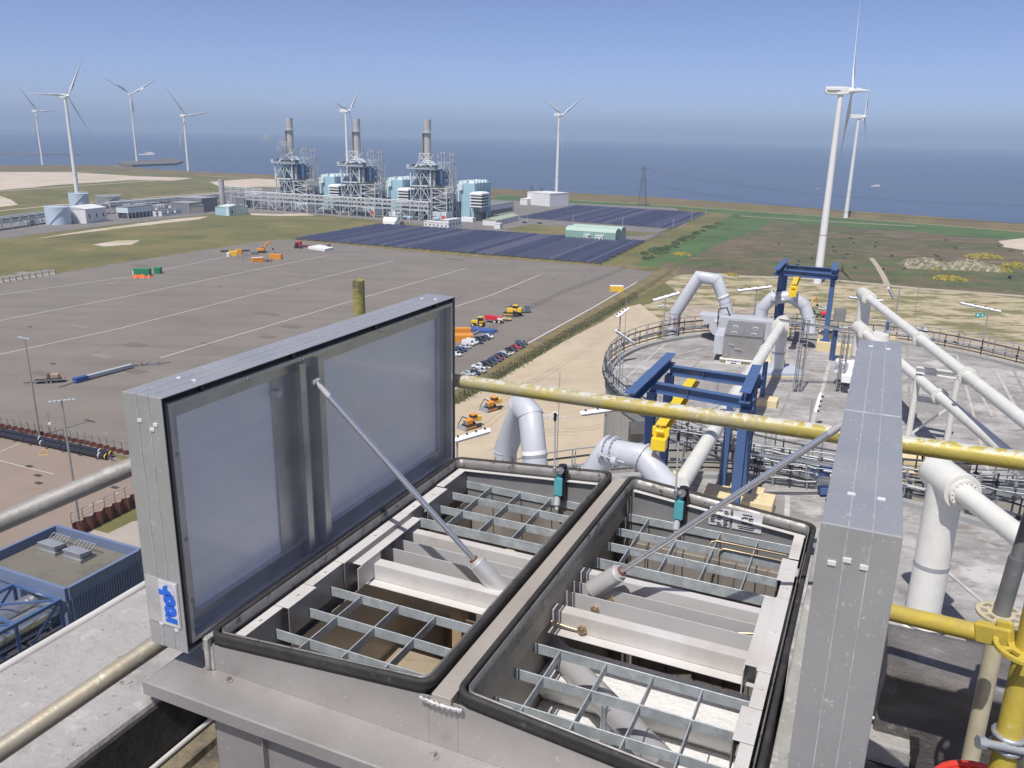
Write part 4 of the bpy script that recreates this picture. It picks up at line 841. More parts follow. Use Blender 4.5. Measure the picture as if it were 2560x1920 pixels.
for k in (0,1):
    a_=hl+he*(Lx*.5*k+.03)-hn*.06; b_=hl+he*(Lx*.5*(k+1)-.03)-hn*.06
    m.hexa([Vector((a_.x,a_.y,62.96)),Vector((b_.x,b_.y,62.96)),Vector((b_.x,b_.y,63.0))+hn*1.2+Vector((0,0,.15)),Vector((a_.x,a_.y,63.0))+hn*1.2+Vector((0,0,.15)),Vector((a_.x,a_.y,62.99)),Vector((b_.x,b_.y,62.99)),Vector((b_.x,b_.y,63.03))+hn*1.2+Vector((0,0,.15)),Vector((a_.x,a_.y,63.03))+hn*1.2+Vector((0,0,.15))])
    mm=M(); 
m.build('hood_lid',sshood,fb)
for k in (.25,.75):
    for f in (.08,1.0):
        q=hl+he*Lx*k+hn*f; z=63.02+.125*f; mm=M(); mm.tube([Vector((q.x,q.y,z))-he*.1,Vector((q.x,q.y,z+.07))-he*.1,Vector((q.x,q.y,z+.07))+he*.1,Vector((q.x,q.y,z))+he*.1],.012,6); mm.build('handle',white2,fb)
m=M(); bx_(m,hl-he*.45+hn*.1,he,.45,hn,1.9,61.9,62.85); m.build('side_housing',greyd,fb,bevel=.02)
m=M(); bx_(m,hl-he*.1-hn*.02,he,Lx+1.2,hn,2.1,RZ,61.78); m.build('plinth',cream,fb,bevel=.02)
m=M(); bx_(m,hl-he*.1-hn*.12,he,Lx+1.0,hn,.1,61.72,61.78); m.build('rail',white2,fb)
m=M(); bx_(m,hl+he*.2-hn*.10,he,.72,hn,.02,61.53,61.76); m.build('sign',white2,fb)
text('F3/100 MST2',.11,hl+he*.56-hn*.106+Vector((0,0,-.115)),he,(0,0,1),ink,fb,'sign_lettering',bold=.003)
m=M(); q_=hl+he*.56-hn*.106+Vector((0,0,-.215)); m.box(q_,(.26,.01,.035),he,hn); m.build('sign_lettering',ink,fb)
m=M()
for k,(a,z) in enumerate(((.25,62.5),(.32,62.5),(.55,62.3),(.7,62.3))): q=hl+he*a-hn*.06; m.tube([Vector((q.x,q.y,z)),Vector((q.x,q.y,z))+he*.18,Vector((q.x,q.y,z-.1))+he*.2],.02,6)
q=hl+he*.3-hn*.05; m.tube([Vector((q.x,q.y,62.5)),Vector((q.x,q.y,62.0)),Vector((q.x,q.y,61.9))-he*.2,Vector((q.x,q.y,62.2))-he*.35],.015,6)
m.build('valve_pipework',zinc,fb)
for k in range(2):
    q=bl+nrm_*(1.02)+e*(.9+.9*k); m=M(); m.box((q.x,q.y,62.7),(.22,.02,.16),e,nrm_); m.build('label_plate',white2,fb)
m=M(); m.tube([bl+nrm_*1.05+e*.95+Vector((0,0,62.5)),bl+nrm_*1.05+e*.95+Vector((0,0,63.35)),bl+nrm_*.7+e*1.3+Vector((0,0,63.4)),bl+nrm_*.6+e*1.5+Vector((0,0,62.9))],.035,8); m.build('valve_pipework',dkm,fb)
m=M(); q=bl+nrm_*1.03+e*.45; m.box((q.x,q.y,62.35),(.1,.03,.25),e,nrm_); m.build('vent_slot',dkm,fb)
# ---- off-white pipe runs
def pipe_run(head,post_r,drum_r,pipe_r,d,length,label,fl=(),post_z0=RZ,drum=.75,post=True,name='dust_pipe'):
    head=Vector(head); d=Vector(d).normalized(); t=thing(name,(head.x,head.y,post_z0),label,'pipe','off-white pipe runs over the silos')
    if post: 
        m=M(); m.cyl((head.x,head.y,post_z0+.02),(head.x,head.y,head.z),post_r,n=32); m.build('riser',whp,t)
        ring_(Vector((head.x,head.y,post_z0+.1)),Vector((0,0,1)),post_r+.10,.06,'base_flange',whp,t,16)
        ring_(Vector((head.x,head.y,post_z0+(head.z-post_z0)*.45)),Vector((0,0,1)),post_r+.012,.09,'coupling',zinc,t)
    a=head-d*(drum*.8); b=head+d*drum
    m=M(); m.tube([a-d*.12,a-d*.09,a-d*.03,a+d*.03,b],[drum_r*.55,drum_r*.8,drum_r*.96,drum_r,drum_r],32); m.build('tee',whp,t)
    ring_(b+d*.01,d,drum_r+.015,.05,'tee_rim',whp,t)
    ring_(b+d*.08,d,pipe_r+.09,.06,'pipe_flange',whp,t,16)
    m=M(); m.cyl(b,b+d*length,pipe_r,n=28); m.build('pipe',whp,t)
    for i_ in range(1,int(length/2.9)): ring_(b+d*2.9*i_,d,pipe_r+.006,.015,'weld_seam',whp,t)
    for f in fl:
        q=b+d*f; ring_(q,d,pipe_r+.09,.05,'pipe_flange',whp,t,16); ring_(q+d*.09,d,pipe_r+.09,.05,'pipe_flange',whp,t,16)
    return t,b
dA=Vector((14.05-16.9,21.78-38.4,0))
t1,b1=pipe_run((16.6,38.9,65.05),.30,.31,.185,Vector((14.05-16.9,21.78-38.4,0)),22,'upper off-white pipe run from a riser on the farther silo, passing right of the cover',(8.2,13.2,20))
t2,b2=pipe_run((15.95,37.3,63.75),.30,.31,.185,Vector((13.79-15.9,21.69-37.3,0)),20.5,'lower off-white pipe run, partly hidden by the right cover',(9.5,17.2))
t3,b3=pipe_run((12.35,37.5,63.9),.30,.36,.21,Vector((4.26-12.17,18.83-36.9,0)),20,'off-white pipe run slanting down through the nearer blue gantry',(),drum=.45)
m=M(); m.cyl(b3+Vector((4.26-12.17,18.83-36.9,0)).normalized()*10.2,b3+Vector((4.26-12.17,18.83-36.9,0)).normalized()*10.7,.216,n=28); m.build('grey_band',mat('grey_band_paint',(.16,.2,.27),.5),t3)
dd3=Vector((4.26-12.17,18.83-36.9,0)).normalized()
for f in (5.0,14.2):
    c=b3+dd3*f; sd_=dd3.cross(Vector((0,0,1))); m=M()
    m.tube([c+sd_*.23*math.cos(a)+Vector((0,0,.23*math.sin(a))) for a in [math.pi*i/12 for i in range(13)]]+[c-sd_*.23-Vector((0,0,.35))],.02,6); m.build('pipe_strap',whp,t3)
gd=mat('pad_grey_blue',(.42,.47,.55),.6,var=.05)
m=M(); m.box((12.35,37.5,RZ+.22),(2.0,1.7,.2)); m.build('pad',gd,t3,bevel=.02)
m=M(); m.box((12.4,37.4,RZ+.08),(1.9,1.6,.16)); m.build('plinth',cream,t3)
tt,bt=pipe_run((9.33,16.5,65.12),.36,.37,.21,Vector((.02,-1.6,0))+Vector((-.0,-.4,0)),6,'large off-white pipe tee on a thick riser, right of the right cover',(),drum=.62)
pl_=M(); pl_.cyl((9.33+.1,16.5,61.7),(9.33+.1,16.5,61.72),.5,n=24); pl_.build('base_ring',whp,tt)
# pipe stand
ps_=thing('pipe_stand',(15.0,28.9,RZ),'white goalpost shaped stand carrying the two off-white pipes','pipe stand')
A_=Vector((14.55,29.3,0)); B_=Vector((16.15,28.7,0))
A_=at(2270,1095,RZ); B_=at(2365,1112,RZ)
for q in (A_,B_):
    m=M(); m.cyl((q.x,q.y,RZ),(q.x,q.y,zat(q.x,q.y,938)),.11,n=20); m.build('post',whp,ps_)
za=zat(A_.x,A_.y,925); dq=(B_-A_).normalized()
m=M(); m.ibeam(Vector((A_.x,A_.y,za))-dq*.1,Vector((B_.x,B_.y,za))+dq*.2,.2,.22,.02); m.build('beam',whp,ps_)
za=zat(A_.x,A_.y,995); m=M(); m.ibeam(Vector((A_.x,A_.y,za)),Vector((B_.x,B_.y,za)),.18,.18,.02); m.build('beam',whp,ps_)
m=M(); m.bar(Vector((A_.x,A_.y,RZ+.1)),Vector((B_.x,B_.y,za)),.08,.08); m.build('brace',whp,ps_)
# lone blue pipe support + plinth
def support(px,py,topy,label,w_=.18,m_=blue,pz_=.35):
    q=at(px,py,RZ+pz_); t=thing('pipe_support',(q.x,q.y,RZ),label,'pipe support','blue pipe supports'); m=M(); m.ibeam((q.x,q.y,RZ+pz_),(q.x,q.y,zat(q.x,q.y,topy)),w_,w_,.015,up=Vector((.4,.9,0))); m.build('column',m_,t)
    m=M(); m.box((q.x+.15,q.y-.15,RZ+pz_/2),(.9,.7,pz_),Vector((.9165,-.4,0)),Vector((.4,.9165,0))); m.build('plinth',cream,t,bevel=.02); return t
support(1905,992,905,'slim blue pipe support on a cream plinth in front of the white sign')
support(1805,1222,1010,'slim blue pipe support beside the near gantry column')
support(2216,835,800,'short blue column at the far rim behind the upper pipe run')
support(1695,1262,1180,'blue column carrying the slanting pipe just behind the gasket')
# cream plinths
for i,(x,y,sx,sy,lab) in enumerate(((2272,1168,.9,.7,'cream plinth below the yellow tube, left one of the row'),(2335,1172,.9,.7,'cream plinth below the yellow tube, middle one of the row'),(2385,1178,.8,.7,'cream plinth below the yellow tube, right one of the row'),(1845,1262,2.0,.9,'long cream plinth under the near gantry columns'),(2130,880,1.6,.6,'cream plinth in front of the far gantry column'),(2250,1200,.8,.5,'cream plinth half hidden by the right cover'))):
    q=at(x,y,RZ+.15); m=M(); m.box((0,0,.25),(sx,sy,.5),Vector((.9165,-.4,0)),Vector((.4,.9165,0))); o=m.build('plinth',cream,bevel=.02); o.location=(q.x,q.y,RZ); tag(o,lab,'plinth')
# ---- misc units on the farther silo
q=at(2188,868,RZ); t=thing('roof_fan',(q.x,q.y,RZ),'small pale roof fan on a grey pad beside the cable ladder','roof fan')
m=M(); m.box((q.x,q.y,RZ+.1),(2.2,1.6,.2),e,nrm_); m.build('pad',gd,t,bevel=.02)
m=M(); m.cyl((q.x,q.y,RZ+.2),(q.x,q.y,RZ+.45),.5,n=24); m.cyl((q.x,q.y,RZ+.45),(q.x,q.y,RZ+.75),.65,.58,n=24); m.build('fan_cowl',whp,t,bevel=.03)
q=at(2140,985,RZ); t=thing('white_cabinet',(q.x,q.y,RZ),'white stepped cabinet on cream plinth, left of the right cover','cabinet')
m=M(); m.box((q.x,q.y,RZ+.75),(1.3,1.1,.35),e,nrm_); m.box((q.x,q.y+.9,RZ+.95),(1.3,.7,.5),e,nrm_); m.build('body',white2,t,bevel=.02)
m=M(); m.box((q.x,q.y,RZ+.35),(1.1,.9,.45),e,nrm_); m.build('legs_frame',dkm,t); m=M(); m.box((q.x+.3,q.y,RZ+.1),(1.2,1.0,.2),e,nrm_); m.build('plinth',cream,t)
q=at(2078,905,RZ); t=thing('junction_cabinet',(q.x,q.y,RZ),'grey junction cabinet on a blue post by the far gantry','cabinet')
m=M(); m.ibeam((q.x,q.y,RZ),(q.x,q.y,RZ+1.8),.2,.2,.015); m.build('post',blue,t)
zt=zat(q.x,q.y,770); zb=zat(q.x,q.y,800); m=M(); m.box((q.x,q.y-.3,(zt+zb)/2),(.5,.22,zt-zb+.05)); m.build('box',sshood,t,bevel=.01)
# cable ladders
def ladder(p0,p1,w_,label,up=Vector((0,1,0)),step=.25):
    p0=Vector(p0);p1=Vector(p1); t=thing('cable_ladder',p0,label,'cable ladder','galvanised cable ladders'); d=(p1-p0).normalized(); x=d.cross(up).normalized(); m=M()
    for s_ in (-1,1): m.bar(p0+x*s_*w_/2,p1+x*s_*w_/2,.03,.06,up)
    for i in range(int((p1-p0).length/step)+1):
        q=p0+d*i*step; m.bar(q-x*w_/2,q+x*w_/2,.03,.02,up)
    m.build('ladder',zinc,t); 
    for k in (-.3,.1,.3): 
        c=M(); c.tube([p0+x*w_*k,p0.lerp(p1,.5)+x*w_*k*1.1,p1+x*w_*k],.014,6); c.build('cable',dkm,t)
    return t
q=at(1992,985,RZ); ladder((q.x,q.y,RZ),(q.x,q.y,zat(q.x,q.y,800)),.35,'upright cable ladder right of the filter unit')
q=at(2096,985,RZ); ladder((q.x,q.y,RZ),(q.x,q.y,zat(q.x,q.y,835)),.3,'upright cable ladder left of the white cabinet')
q2=at(1992,985,RZ); z=zat(q2.x,q2.y,808); a=aty(1950,800,q2.y+.2); b=aty(2110,825,q2.y+.2); ladder(a,b,.3,'horizontal cable ladder crossing above the arched duct',Vector((0,0,1)))
q=at(1832,1262,RZ); a=Vector((q.x,q.y,RZ)); zt=zat(q.x,q.y,1128); ladder(a,(q.x,q.y,zt),.16,'narrow perforated channel rising beside the near gantry column',step=.08)
a=Vector((q.x,q.y,zt)); b=aty(2075,1162,q.y+.4); ladder(a,b,.16,'narrow perforated channel crossing towards the right cover',Vector((0,0,1)),.08)
q=at(1840,1100,62.5); t=thing('cable_bracket',dep(1838,1120,(q-Vector((0,0,H))).dot(FW)*.85),'small grey bracket with looped cables on the blue column','cable bracket')
c=t.location; m=M(); m.bar(c,c+Vector((.25,.35,.35)),.08,.04); m.build('arm',zinc,t); m=M(); m.tube([c+Vector((.06*i,.02*i,-.15*math.sin(i*.6))) for i in range(9)],.012,6); m.build('cable',zinc,t)
# clutter between the silos: instrument pipes along the gap (each run its own thing)
rng=random.Random(3)
for i,(x0,y0,x1,y1,z) in enumerate(((1640,1092,1745,1096,61.9),(1700,1100,1850,1130,62.2),(1860,1140,2040,1170,62.3),(1865,1160,2045,1188,62.0),(1870,1185,2040,1205,61.8),(1740,1100,1800,1108,62.3),(2200,1205,2560,1262,61.9),(2200,1190,2560,1225,62.2))):
    a=at(x0,y0,z); b=at(x1,y1,z); t=thing('instrument_pipes',a,('instrument pipes in the silo gap, leftmost run beside the blue columns','instrument pipes in the silo gap, upper run behind the slanting pipe','instrument pipes right of the gantry columns, topmost run','instrument pipes right of the gantry columns, middle run','instrument pipes right of the gantry columns, lowest run','instrument pipes right behind the yellow hoist trolley','instrument pipes right of the right cover, lower run','instrument pipes right of the right cover, upper run')[i],'pipe run','instrument pipe runs between the silos')
    d=(b-a).normalized(); n_=max(3,int((b-a).length/.5)); up=Vector((0,0,1))
    for h in (0,.16,.30):
        m=M(); m.tube([a+up*h+d*((b-a).length*k/8)+up*.03*rng.uniform(-1,1) for k in range(9)],.022+.012*rng.random(),6); m.build('tube',zinc if h!=.16 else dkp,t)
    for k in range(n_):
        p=a+d*((b-a).length*(k+.5)/n_); m=M(); m.bar(p-up*.4,p+up*.45,.04,.04,up=Vector((1,0,0))); m.box(p+up*.15,(.1,.1,.12)); m.build('clamp',zinc if k%2 else dkm,t)
# wall cabinet, blue grating stair, blue handrails
q=Vector((4.95,30.2,60.9)); t=thing('wall_cabinet',q,'dark grey cabinet fixed on the silo wall, behind the arched duct','cabinet')
m=M(); m.hexa([q+Vector(v) for v in ((-.4,-.5,-.6),(.4,-.5,-.6),(.4,.2,-.6),(-.4,.2,-.6),(-.4,-.5,.35),(.4,-.5,.35),(.4,.2,.6),(-.4,.2,.6))]); m.build('box',mat('dark_cabinet_metal',(.12,.115,.11),.5,.3),t,bevel=.01)
q=at(2062,1200,61.8); t=thing('blue_platform',q,'small blue steel platform with grating, left of the right cover','platform')
m=M(); m.box(q+Vector((.1,.35,.15)),(.9,.3,.25)); m.build('step',blue,t); m=M(); m.box(q+Vector((.1,-.55,-.1)),(.9,.3,.2)); m.build('step',blue,t); m=M()
for k in range(12): m.box(q+Vector((-.3+.075*k,-.1,.02)),(.02,.6,.04))
m.build('grating',zinc,t)
# ---- light fittings
rimlight=[]
def fitting(px0,px1,z_or_y,postpx,posty,label,hz=2.3,roll=0):
    """fitting between two pixels at the depth of its post foot on the rim"""
    f=at(postpx[0],posty,RZ); dpt=(f-Vector((0,0,H))).dot(FW)
    mid=Vector(((px0[0]+px1[0])/2,(px0[1]+px1[1])/2,0))
    k=1.0
    P0=aty(px0[0],px0[1],f.y-.15); P1=aty(px1[0],px1[1],f.y+.15)
    t=thing('light_fitting',f,label,'light fitting','caged fluorescent light fittings on posts')
    c=(P0+P1)/2; m=M(); topz=aty(postpx[0],postpx[1],f.y).z; m.cyl(f,(f.x,f.y,topz),.03,n=10); m.build('post',zinc,t)
    d=(P1-P0).normalized(); Ln=(P1-P0).length; s=d.cross(Vector((0,0,1))).normalized(); u=s.cross(d)
    if roll: 
        R_=Matrix.Rotation(roll,3,d); s=R_@s; u=R_@u
    a=P0;b=P1
    m=M(); m.hexa([a-s*.07-u*.05+d*.06,b-s*.07-u*.05-d*.06,b+s*.07-u*.05-d*.06,a+s*.07-u*.05+d*.06,a-s*.11+u*.03,b-s*.11+u*.03,b+s*.11+u*.03,a+s*.11+u*.03]); m.build('diffuser',mat_get('fitting_diffuser'),t)
    m=M(); m.hexa([a-s*.12+u*.03,b-s*.12+u*.03,b+s*.12+u*.03,a+s*.12+u*.03,a-s*.06+u*.09,b-s*.06+u*.09,b+s*.06+u*.09,a+s*.06+u*.09]); m.build('housing',white2,t,bevel=.008)
    m=M()
    for i in range(4): q=a.lerp(b,.12+.25*i); m.box(q+u*.11,(.05,.1,.05),d,s,u)
    m.build('latch',dkm,t)
    return t
def mat_get(n):
    return bpy.data.materials.get(n) or mat(n,(.72,.73,.72),.3,0,var=.03)
fitting((1633,752),(1698,733),0,(1656,748),857,'caged light fitting left of the far inverted V duct')
fitting((1843,728),(1928,718),0,(1880,724),838,'caged light fitting between the inverted V duct and the arched duct')
fitting((1541,794),(1571,772),0,(1544,790),915,'caged light fitting, upper of the pair at the left rim of the farther silo')
fitting((1537,828),(1582,858),0,(1546,845),985,'caged light fitting, lower of the pair at the left rim of the farther silo')
fitting((1450,1036),(1570,1020),0,(1508,1036),1175,'caged light fitting just below the yellow tube, left of the silo wall')
fitting((1136,1103),(1226,1077),0,(1143,1105),1250,'caged light fitting at the far corner of the left cover')
fitting((2038,1032),(2052,984),0,(2022,1000),1072,'caged light fitting seen from behind on the bare silo roof',roll=1.2)
fitting((1768,935),(1826,958),0,(1790,940),1010,'light fitting lying low inside the near gantry')
fitting((2122,744),(2205,753),0,(2165,750),812,'caged light fitting behind the head of the upper pipe run')
fitting((2219,720),(2232,745),0,(2232,722),836,'caged light fitting on a tall post right of the upper pipe riser',roll=.6)
lk=fitting((2401,759),(2499,780),0,(2450,768),893,'caged light fitting with a teal exit sign at the right rim')
tl=mat('teal_sign',(.02,.34,.33),.5)
f=at(2450,893,RZ); c=aty(2450,788,f.y-.2); m=M(); m.box(c,(.46,.03,.20)); m.build('exit_sign',tl,lk)
ar=M(); w0=c+Vector((-.12,-.02,0)); ar.add([w0+Vector((-.08,0,0)),w0+Vector((0,0,.06)),w0+Vector((0,0,-.06))],[(0,2,1)]); ar.box(w0+Vector((.04,0,0)),(.08,.004,.04)); ar.build('arrow_marking',white2,lk)
ar=M(); w1=c+Vector((.12,-.02,0)); ar.box(w1,(.05,.004,.12)); ar.box(w1+Vector((-.05,0,.02)),(.03,.004,.03)); ar.build('door_marking',white2,lk)
# lightning rods
for (x,y0,y1,lab) in ((1552,1000,745,'thin lightning rod at the left rim of the farther silo'),(1392,1150,930,'thin lightning rod between the inverted V duct and the arched duct'),(2285,800,672,'thin lightning rod beyond the far rim, right of the upper riser')):
    f=at(x,y0,RZ); zt=zat(f.x,f.y,y1); m=M(); m.cyl((0,0,0),(0,0,zt-RZ),.016,.009,n=6); o=m.build('lightning_rod',zinc); o.location=f; tag(o,lab,'lightning rod','lightning rods')
def nth(i): return str(i)+('th' if 10<i%100<14 else {1:'st',2:'nd',3:'rd'}.get(i%10,'th'))
# ================================================================ WIND TURBINES, SHIPS, POWER PLANT, SOLAR FIELDS, BUILDINGS
tw=mat('turbine_white',(.74,.75,.75),.4,0,var=.02,scale=.2)
twd=mat('turbine_grey',(.30,.31,.33),.5,0,var=.05,scale=.3)
def turbine(label,base,hubz,R,c,phases,r0=2.1,r1=1.25,over=5.0,stripe=False,azv=None,away=False):
    b=Vector(base); t=thing('wind_turbine',b,label,'wind turbine','wind turbines along the coast')
    av=math.atan2(b.x,b.y) ; th_=math.acos(c); az=(av+math.pi-th_) if not away else (av+th_)
    ax=Vector((math.sin(az),math.cos(az),0)); side=Vector((math.cos(av),-math.sin(av),0))
    side=(side-ax*side.dot(ax)); side = side.normalized()
    tp=b+Vector((0,0,hubz-1.6))
    m=M(); k=10; m.tube([b.lerp(tp,i/k) for i in range(k+1)],[r0+(r1-r0)*(i/k)**.9 for i in range(k+1)],28); m.build('tower',tw,t)
    m=M(); q=b.lerp(tp,.27); m.cyl(q-Vector((0,0,.15)),q+Vector((0,0,.15)),(r0+(r1-r0)*.27)*1.03,n=28); m.build('tower_joint',twd,t)
    hc=b+Vector((0,0,hubz))
    x=ax.cross(Vector((0,0,1))).normalized(); z=Vector((0,0,1))
    m=M()
    a=hc-ax*7.5; e=hc+ax*(over-1.6)
    def sec(p,w_,h0,h1): return [p-x*w_-z*h0,p+x*w_-z*h0,p+x*w_+z*h1,p-x*w_+z*h1]
    S=[sec(a,1.3,.9,1.9),sec(a+ax*1.2,1.7,1.7,1.9),sec(hc,1.9,1.9,1.9),sec(e,1.4,1.5,1.7)]
    for i in range(3): 
        A,B=S[i],S[i+1]; m.add(A+B,[(0,1,5,4),(1,2,6,5),(2,3,7,6),(3,0,4,7)])
    m.add(S[0],[(3,2,1,0)]); m.add(S[-1],[(0,1,2,3)]); m.build('nacelle',tw,t,bevel=.3)
    m=M(); h=hc+ax*over; m.tube([h-ax*1.9,h-ax*1.2,h,h+ax*1.0,h+ax*1.8],[1.4,1.55,1.5,1.05,.25],20); m.build('hub',tw,t)
    for ph in phases:
        p=math.radians(ph); d=z*math.cos(p)+side*math.sin(p); m=M(); ch=d.cross(ax).normalized()
        st=[(0.0,1.0,1.0,0),(.05,1.0,.9,5),(.2,2.6,.5,22),(.4,1.8,.32,12),(.7,1.0,.2,5),(.93,.55,.1,1),(1.0,.15,.03,0)]
        rings=[]
        for f,cw,tk,twt in st:
            cwd=cw*R/45; o=h+d*(1.2+f*(R-1.2))+ax*f*f*1.2; q=math.radians(twt+8); u=ch*math.cos(q)+ax*math.sin(q); v=ax*math.cos(q)-ch*math.sin(q)
            rings.append([o-u*cwd*.3,o-u*cwd*.05+v*tk*.5,o+u*cwd*.7,o-u*cwd*.05-v*tk*.5])
        vs=[w_ for rg in rings for w_ in rg]; m.add(vs,[(i*4+j,i*4+(j+1)%4,(i+1)*4+(j+1)%4,(i+1)*4+j) for i in range(len(rings)-1) for j in range(4)],True); m.build('blade',tw,t)
    if stripe:
        m=M(); s_=1
        for s_ in (-1,1): m.box(hc-ax*3.6+x*s_*1.93+z*.05,(.05,6.2,.45),x,ax,z)
        m.build('stripe',mat('stripe_navy',(.05,.06,.12),.5),t)
        # lettering on the side that faces the camera
        sgn = 1 if x.dot(-b.normalized())>0 else -1
        tx=x*sgn; X_=Vector((0,0,1)).cross(tx).normalized()
        text('Vestas',1.9,hc-ax*4.4+tx*1.99+z*.0,X_,z,twd,t,'lettering',extr=.02,bold=.03)
    m=M(); m.cyl(b-z*.2,b+z*.25,r0*1.9,n=28); m.build('foundation',concg,t)
    return t
P0=at(2043,709); turbine('nearest turbine right of centre, seen side on with dark nacelle stripe',P0,96,49,.12,(-27,-147,93),stripe=True,r0=2.15,over=5.2,away=True)
P0=at(2114,545); turbine('white turbine just behind the nearest one, its rotor edge on',P0,95,45,.15,(10,130,250))
P0=at(1391,495); turbine('lone white turbine standing by the dike near the centre',P0,96,43,.70,(178,298,58))
P0=at(472,435); turbine('white turbine at the shore just left of the power plant',P0,92.5,54,.78,(-39,81,201))
P0=at(343,405); turbine('tall slim turbine standing on the breakwater beside the ferry',P0,141,84,.88,(-62,60,178),r0=2.6,r1=1.6,over=6)
P0=at(108,419); turbine('leftmost turbine, small and far beyond the pale sand',P0,97,50,.80,(-38,85,203))
P0=at(196,505); turbine('large white turbine rising behind the pale blue tanks',Vector((P0.x,P0.y,0)),100,41,.85,(28,152,271),r0=2.3)
P0=aty(866,330,1000); turbine('turbine half hidden behind the middle chimney of the plant',Vector((P0.x,P0.y,0)),95,40,.55,(165,285,42))
# --- ferry, motor yacht, speed boat, buoy
hullw=mat('ship_white',(.78,.78,.77),.4,var=.03); hulld=mat('ship_dark_band',(.10,.12,.16),.5)
def ship(px,py,Lp,label,cat,ferry=True,name='ferry'):
    c=at(px,py,-2); dpt=(c-Vector((0,0,H))).dot(FW); Ls=Lp*dpt/FP; t=thing(name,c,label,cat); e=Vector((math.cos(.1),math.sin(.1),0)); n=Vector((-e.y,e.x,0)); W=Ls*.2; hh=Ls*.085
    m=M(); m.hexa([c-e*Ls*.46-n*W*.35,c+e*Ls*.40-n*W*.4,c+e*Ls*.40+n*W*.4,c-e*Ls*.46+n*W*.35]+[q+Vector((0,0,hh)) for q in (c-e*Ls*.52-n*W*.3,c+e*Ls*.5-n*W*.5,c+e*Ls*.5+n*W*.5,c-e*Ls*.52+n*W*.3)]); m.build('hull',hullw,t)
    m=M(); m.box(c+e*Ls*0+Vector((0,0,hh*.35)),(Ls*.86,W*1.01,hh*.18),e,n); m.build('hull_band',hulld,t)
    m=M(); z=hh
    for lx,ox,h_ in ((.62,.08,hh*.55),(.40,.14,hh*.55),(.2,.2,hh*.4)): m.box(c+e*Ls*ox+Vector((0,0,z+h_/2)),(Ls*lx,W*.8,h_),e,n); z+=h_
    m.build('superstructure',hullw,t)
    m=M(); m.box(c+e*Ls*.08-n*W*.41+Vector((0,0,hh*1.28)),(Ls*.58,.1,hh*.2),e,n); m.build('windows',hulld,t)
    m=M(); m.cyl(c-e*Ls*.14+Vector((0,0,hh)),c-e*Ls*.14+Vector((0,0,hh*(4.2 if ferry else 2.6))),Ls*.012,n=8); m.build('mast',hullw,t)
    return t
ship(370,389,41,'white ferry passing behind the breakwater turbine','ferry')
ship(2189,467,25,'small white motor ship on the sea right of the turbines','ship',False,'motor_ship')
ship(2045,472,8,'tiny white speedboat left of the tall turbine tower','boat',False,'speedboat')
c=at(223,359,-2); m=M(); m.cyl((0,0,0),(0,0,7),2.2,.6,10); o=m.build('buoy',mat('buoy_yellow',(.6,.5,.3),.6)); o.location=c; tag(o,'tiny pale buoy on the sea at left','buoy')
# --- power plant
lb=mat('plant_pale_blue',(.36,.55,.63),.5,0,var=.04,scale=.08,layers=[((.42,.60,.68),.25,.5,.52,.35,'w',(1,1,0))])
lbw=mat('plant_white_blue',(.62,.72,.74),.5,0,var=.03,scale=.1)
stl=mat('plant_lattice_steel',(.50,.55,.58),.5,.1,var=.15,scale=.2)
stw=mat('plant_white_steel',(.66,.68,.68),.5,.1,var=.08,scale=.2)
mach=mat('plant_machinery',(.07,.085,.10),.6,.2,var=.4,scale=.35,layers=[((.26,.32,.36),.5,.55,.62,.9),((.02,.025,.03),.6,.5,.6,.9)])
bluebox=mat('plant_blue_box',(.07,.13,.26),.5,0,var=.2,scale=.3)
stk_=mat('chimney_grey',(.50,.49,.475),.5,.2,var=.06,scale=.3,layers=[((.33,.32,.31),.4,.5,.7,.5,'n',(1,1,.2))])
orange=mat('orange_red_door',(.72,.12,.05),.5)
def G(o,x,y,z): return o+UU*x+VV*y+Vector((0,0,z))
def gbox(m,o,x0,x1,y0,y1,z0,z1): m.hexa([G(o,x0,y0,z0),G(o,x1,y0,z0),G(o,x1,y1,z0),G(o,x0,y1,z0),G(o,x0,y0,z1),G(o,x1,y0,z1),G(o,x1,y1,z1),G(o,x0,y1,z1)]); return m
def lattice(m,o,x0,x1,y0,y1,levels,w_=.5,nx=2,ny=2,brace=True):
    xs=[x0+(x1-x0)*i/nx for i in range(nx+1)]; ys=[y0+(y1-y0)*i/ny for i in range(ny+1)]
    for x in xs:
        for y in ys:
            if x in (x0,x1) or y in (y0,y1): m.bar(G(o,x,y,levels[0]),G(o,x,y,levels[-1]),w_,w_,up=UU)
    for z in levels[1:]:
        for y in (y0,y1): m.bar(G(o,x0,y,z),G(o,x1,y,z),w_*.8,w_*.8)
        for x in (x0,x1): m.bar(G(o,x,y0,z),G(o,x,y1,z),w_*.8,w_*.8)
    if brace:
        for a,b in zip(levels[:-1],levels[1:]):
            for i in range(nx):
                xa,xb=xs[i],xs[i+1]; xm=(xa+xb)/2
                m.bar(G(o,xa,y0,a),G(o,xm,y0,b),w_*.6,w_*.6); m.bar(G(o,xb,y0,a),G(o,xm,y0,b),w_*.6,w_*.6)
            for i in range(ny):
                ya,yb=ys[i],ys[i+1]; ym=(ya+yb)/2
                m.bar(G(o,x1,ya,a),G(o,x1,ym,b),w_*.6,w_*.6); m.bar(G(o,x1,yb,a),G(o,x1,ym,b),w_*.6,w_*.6)
    return m
UO=[at(753,526),at(921,538),at(1098,551)]
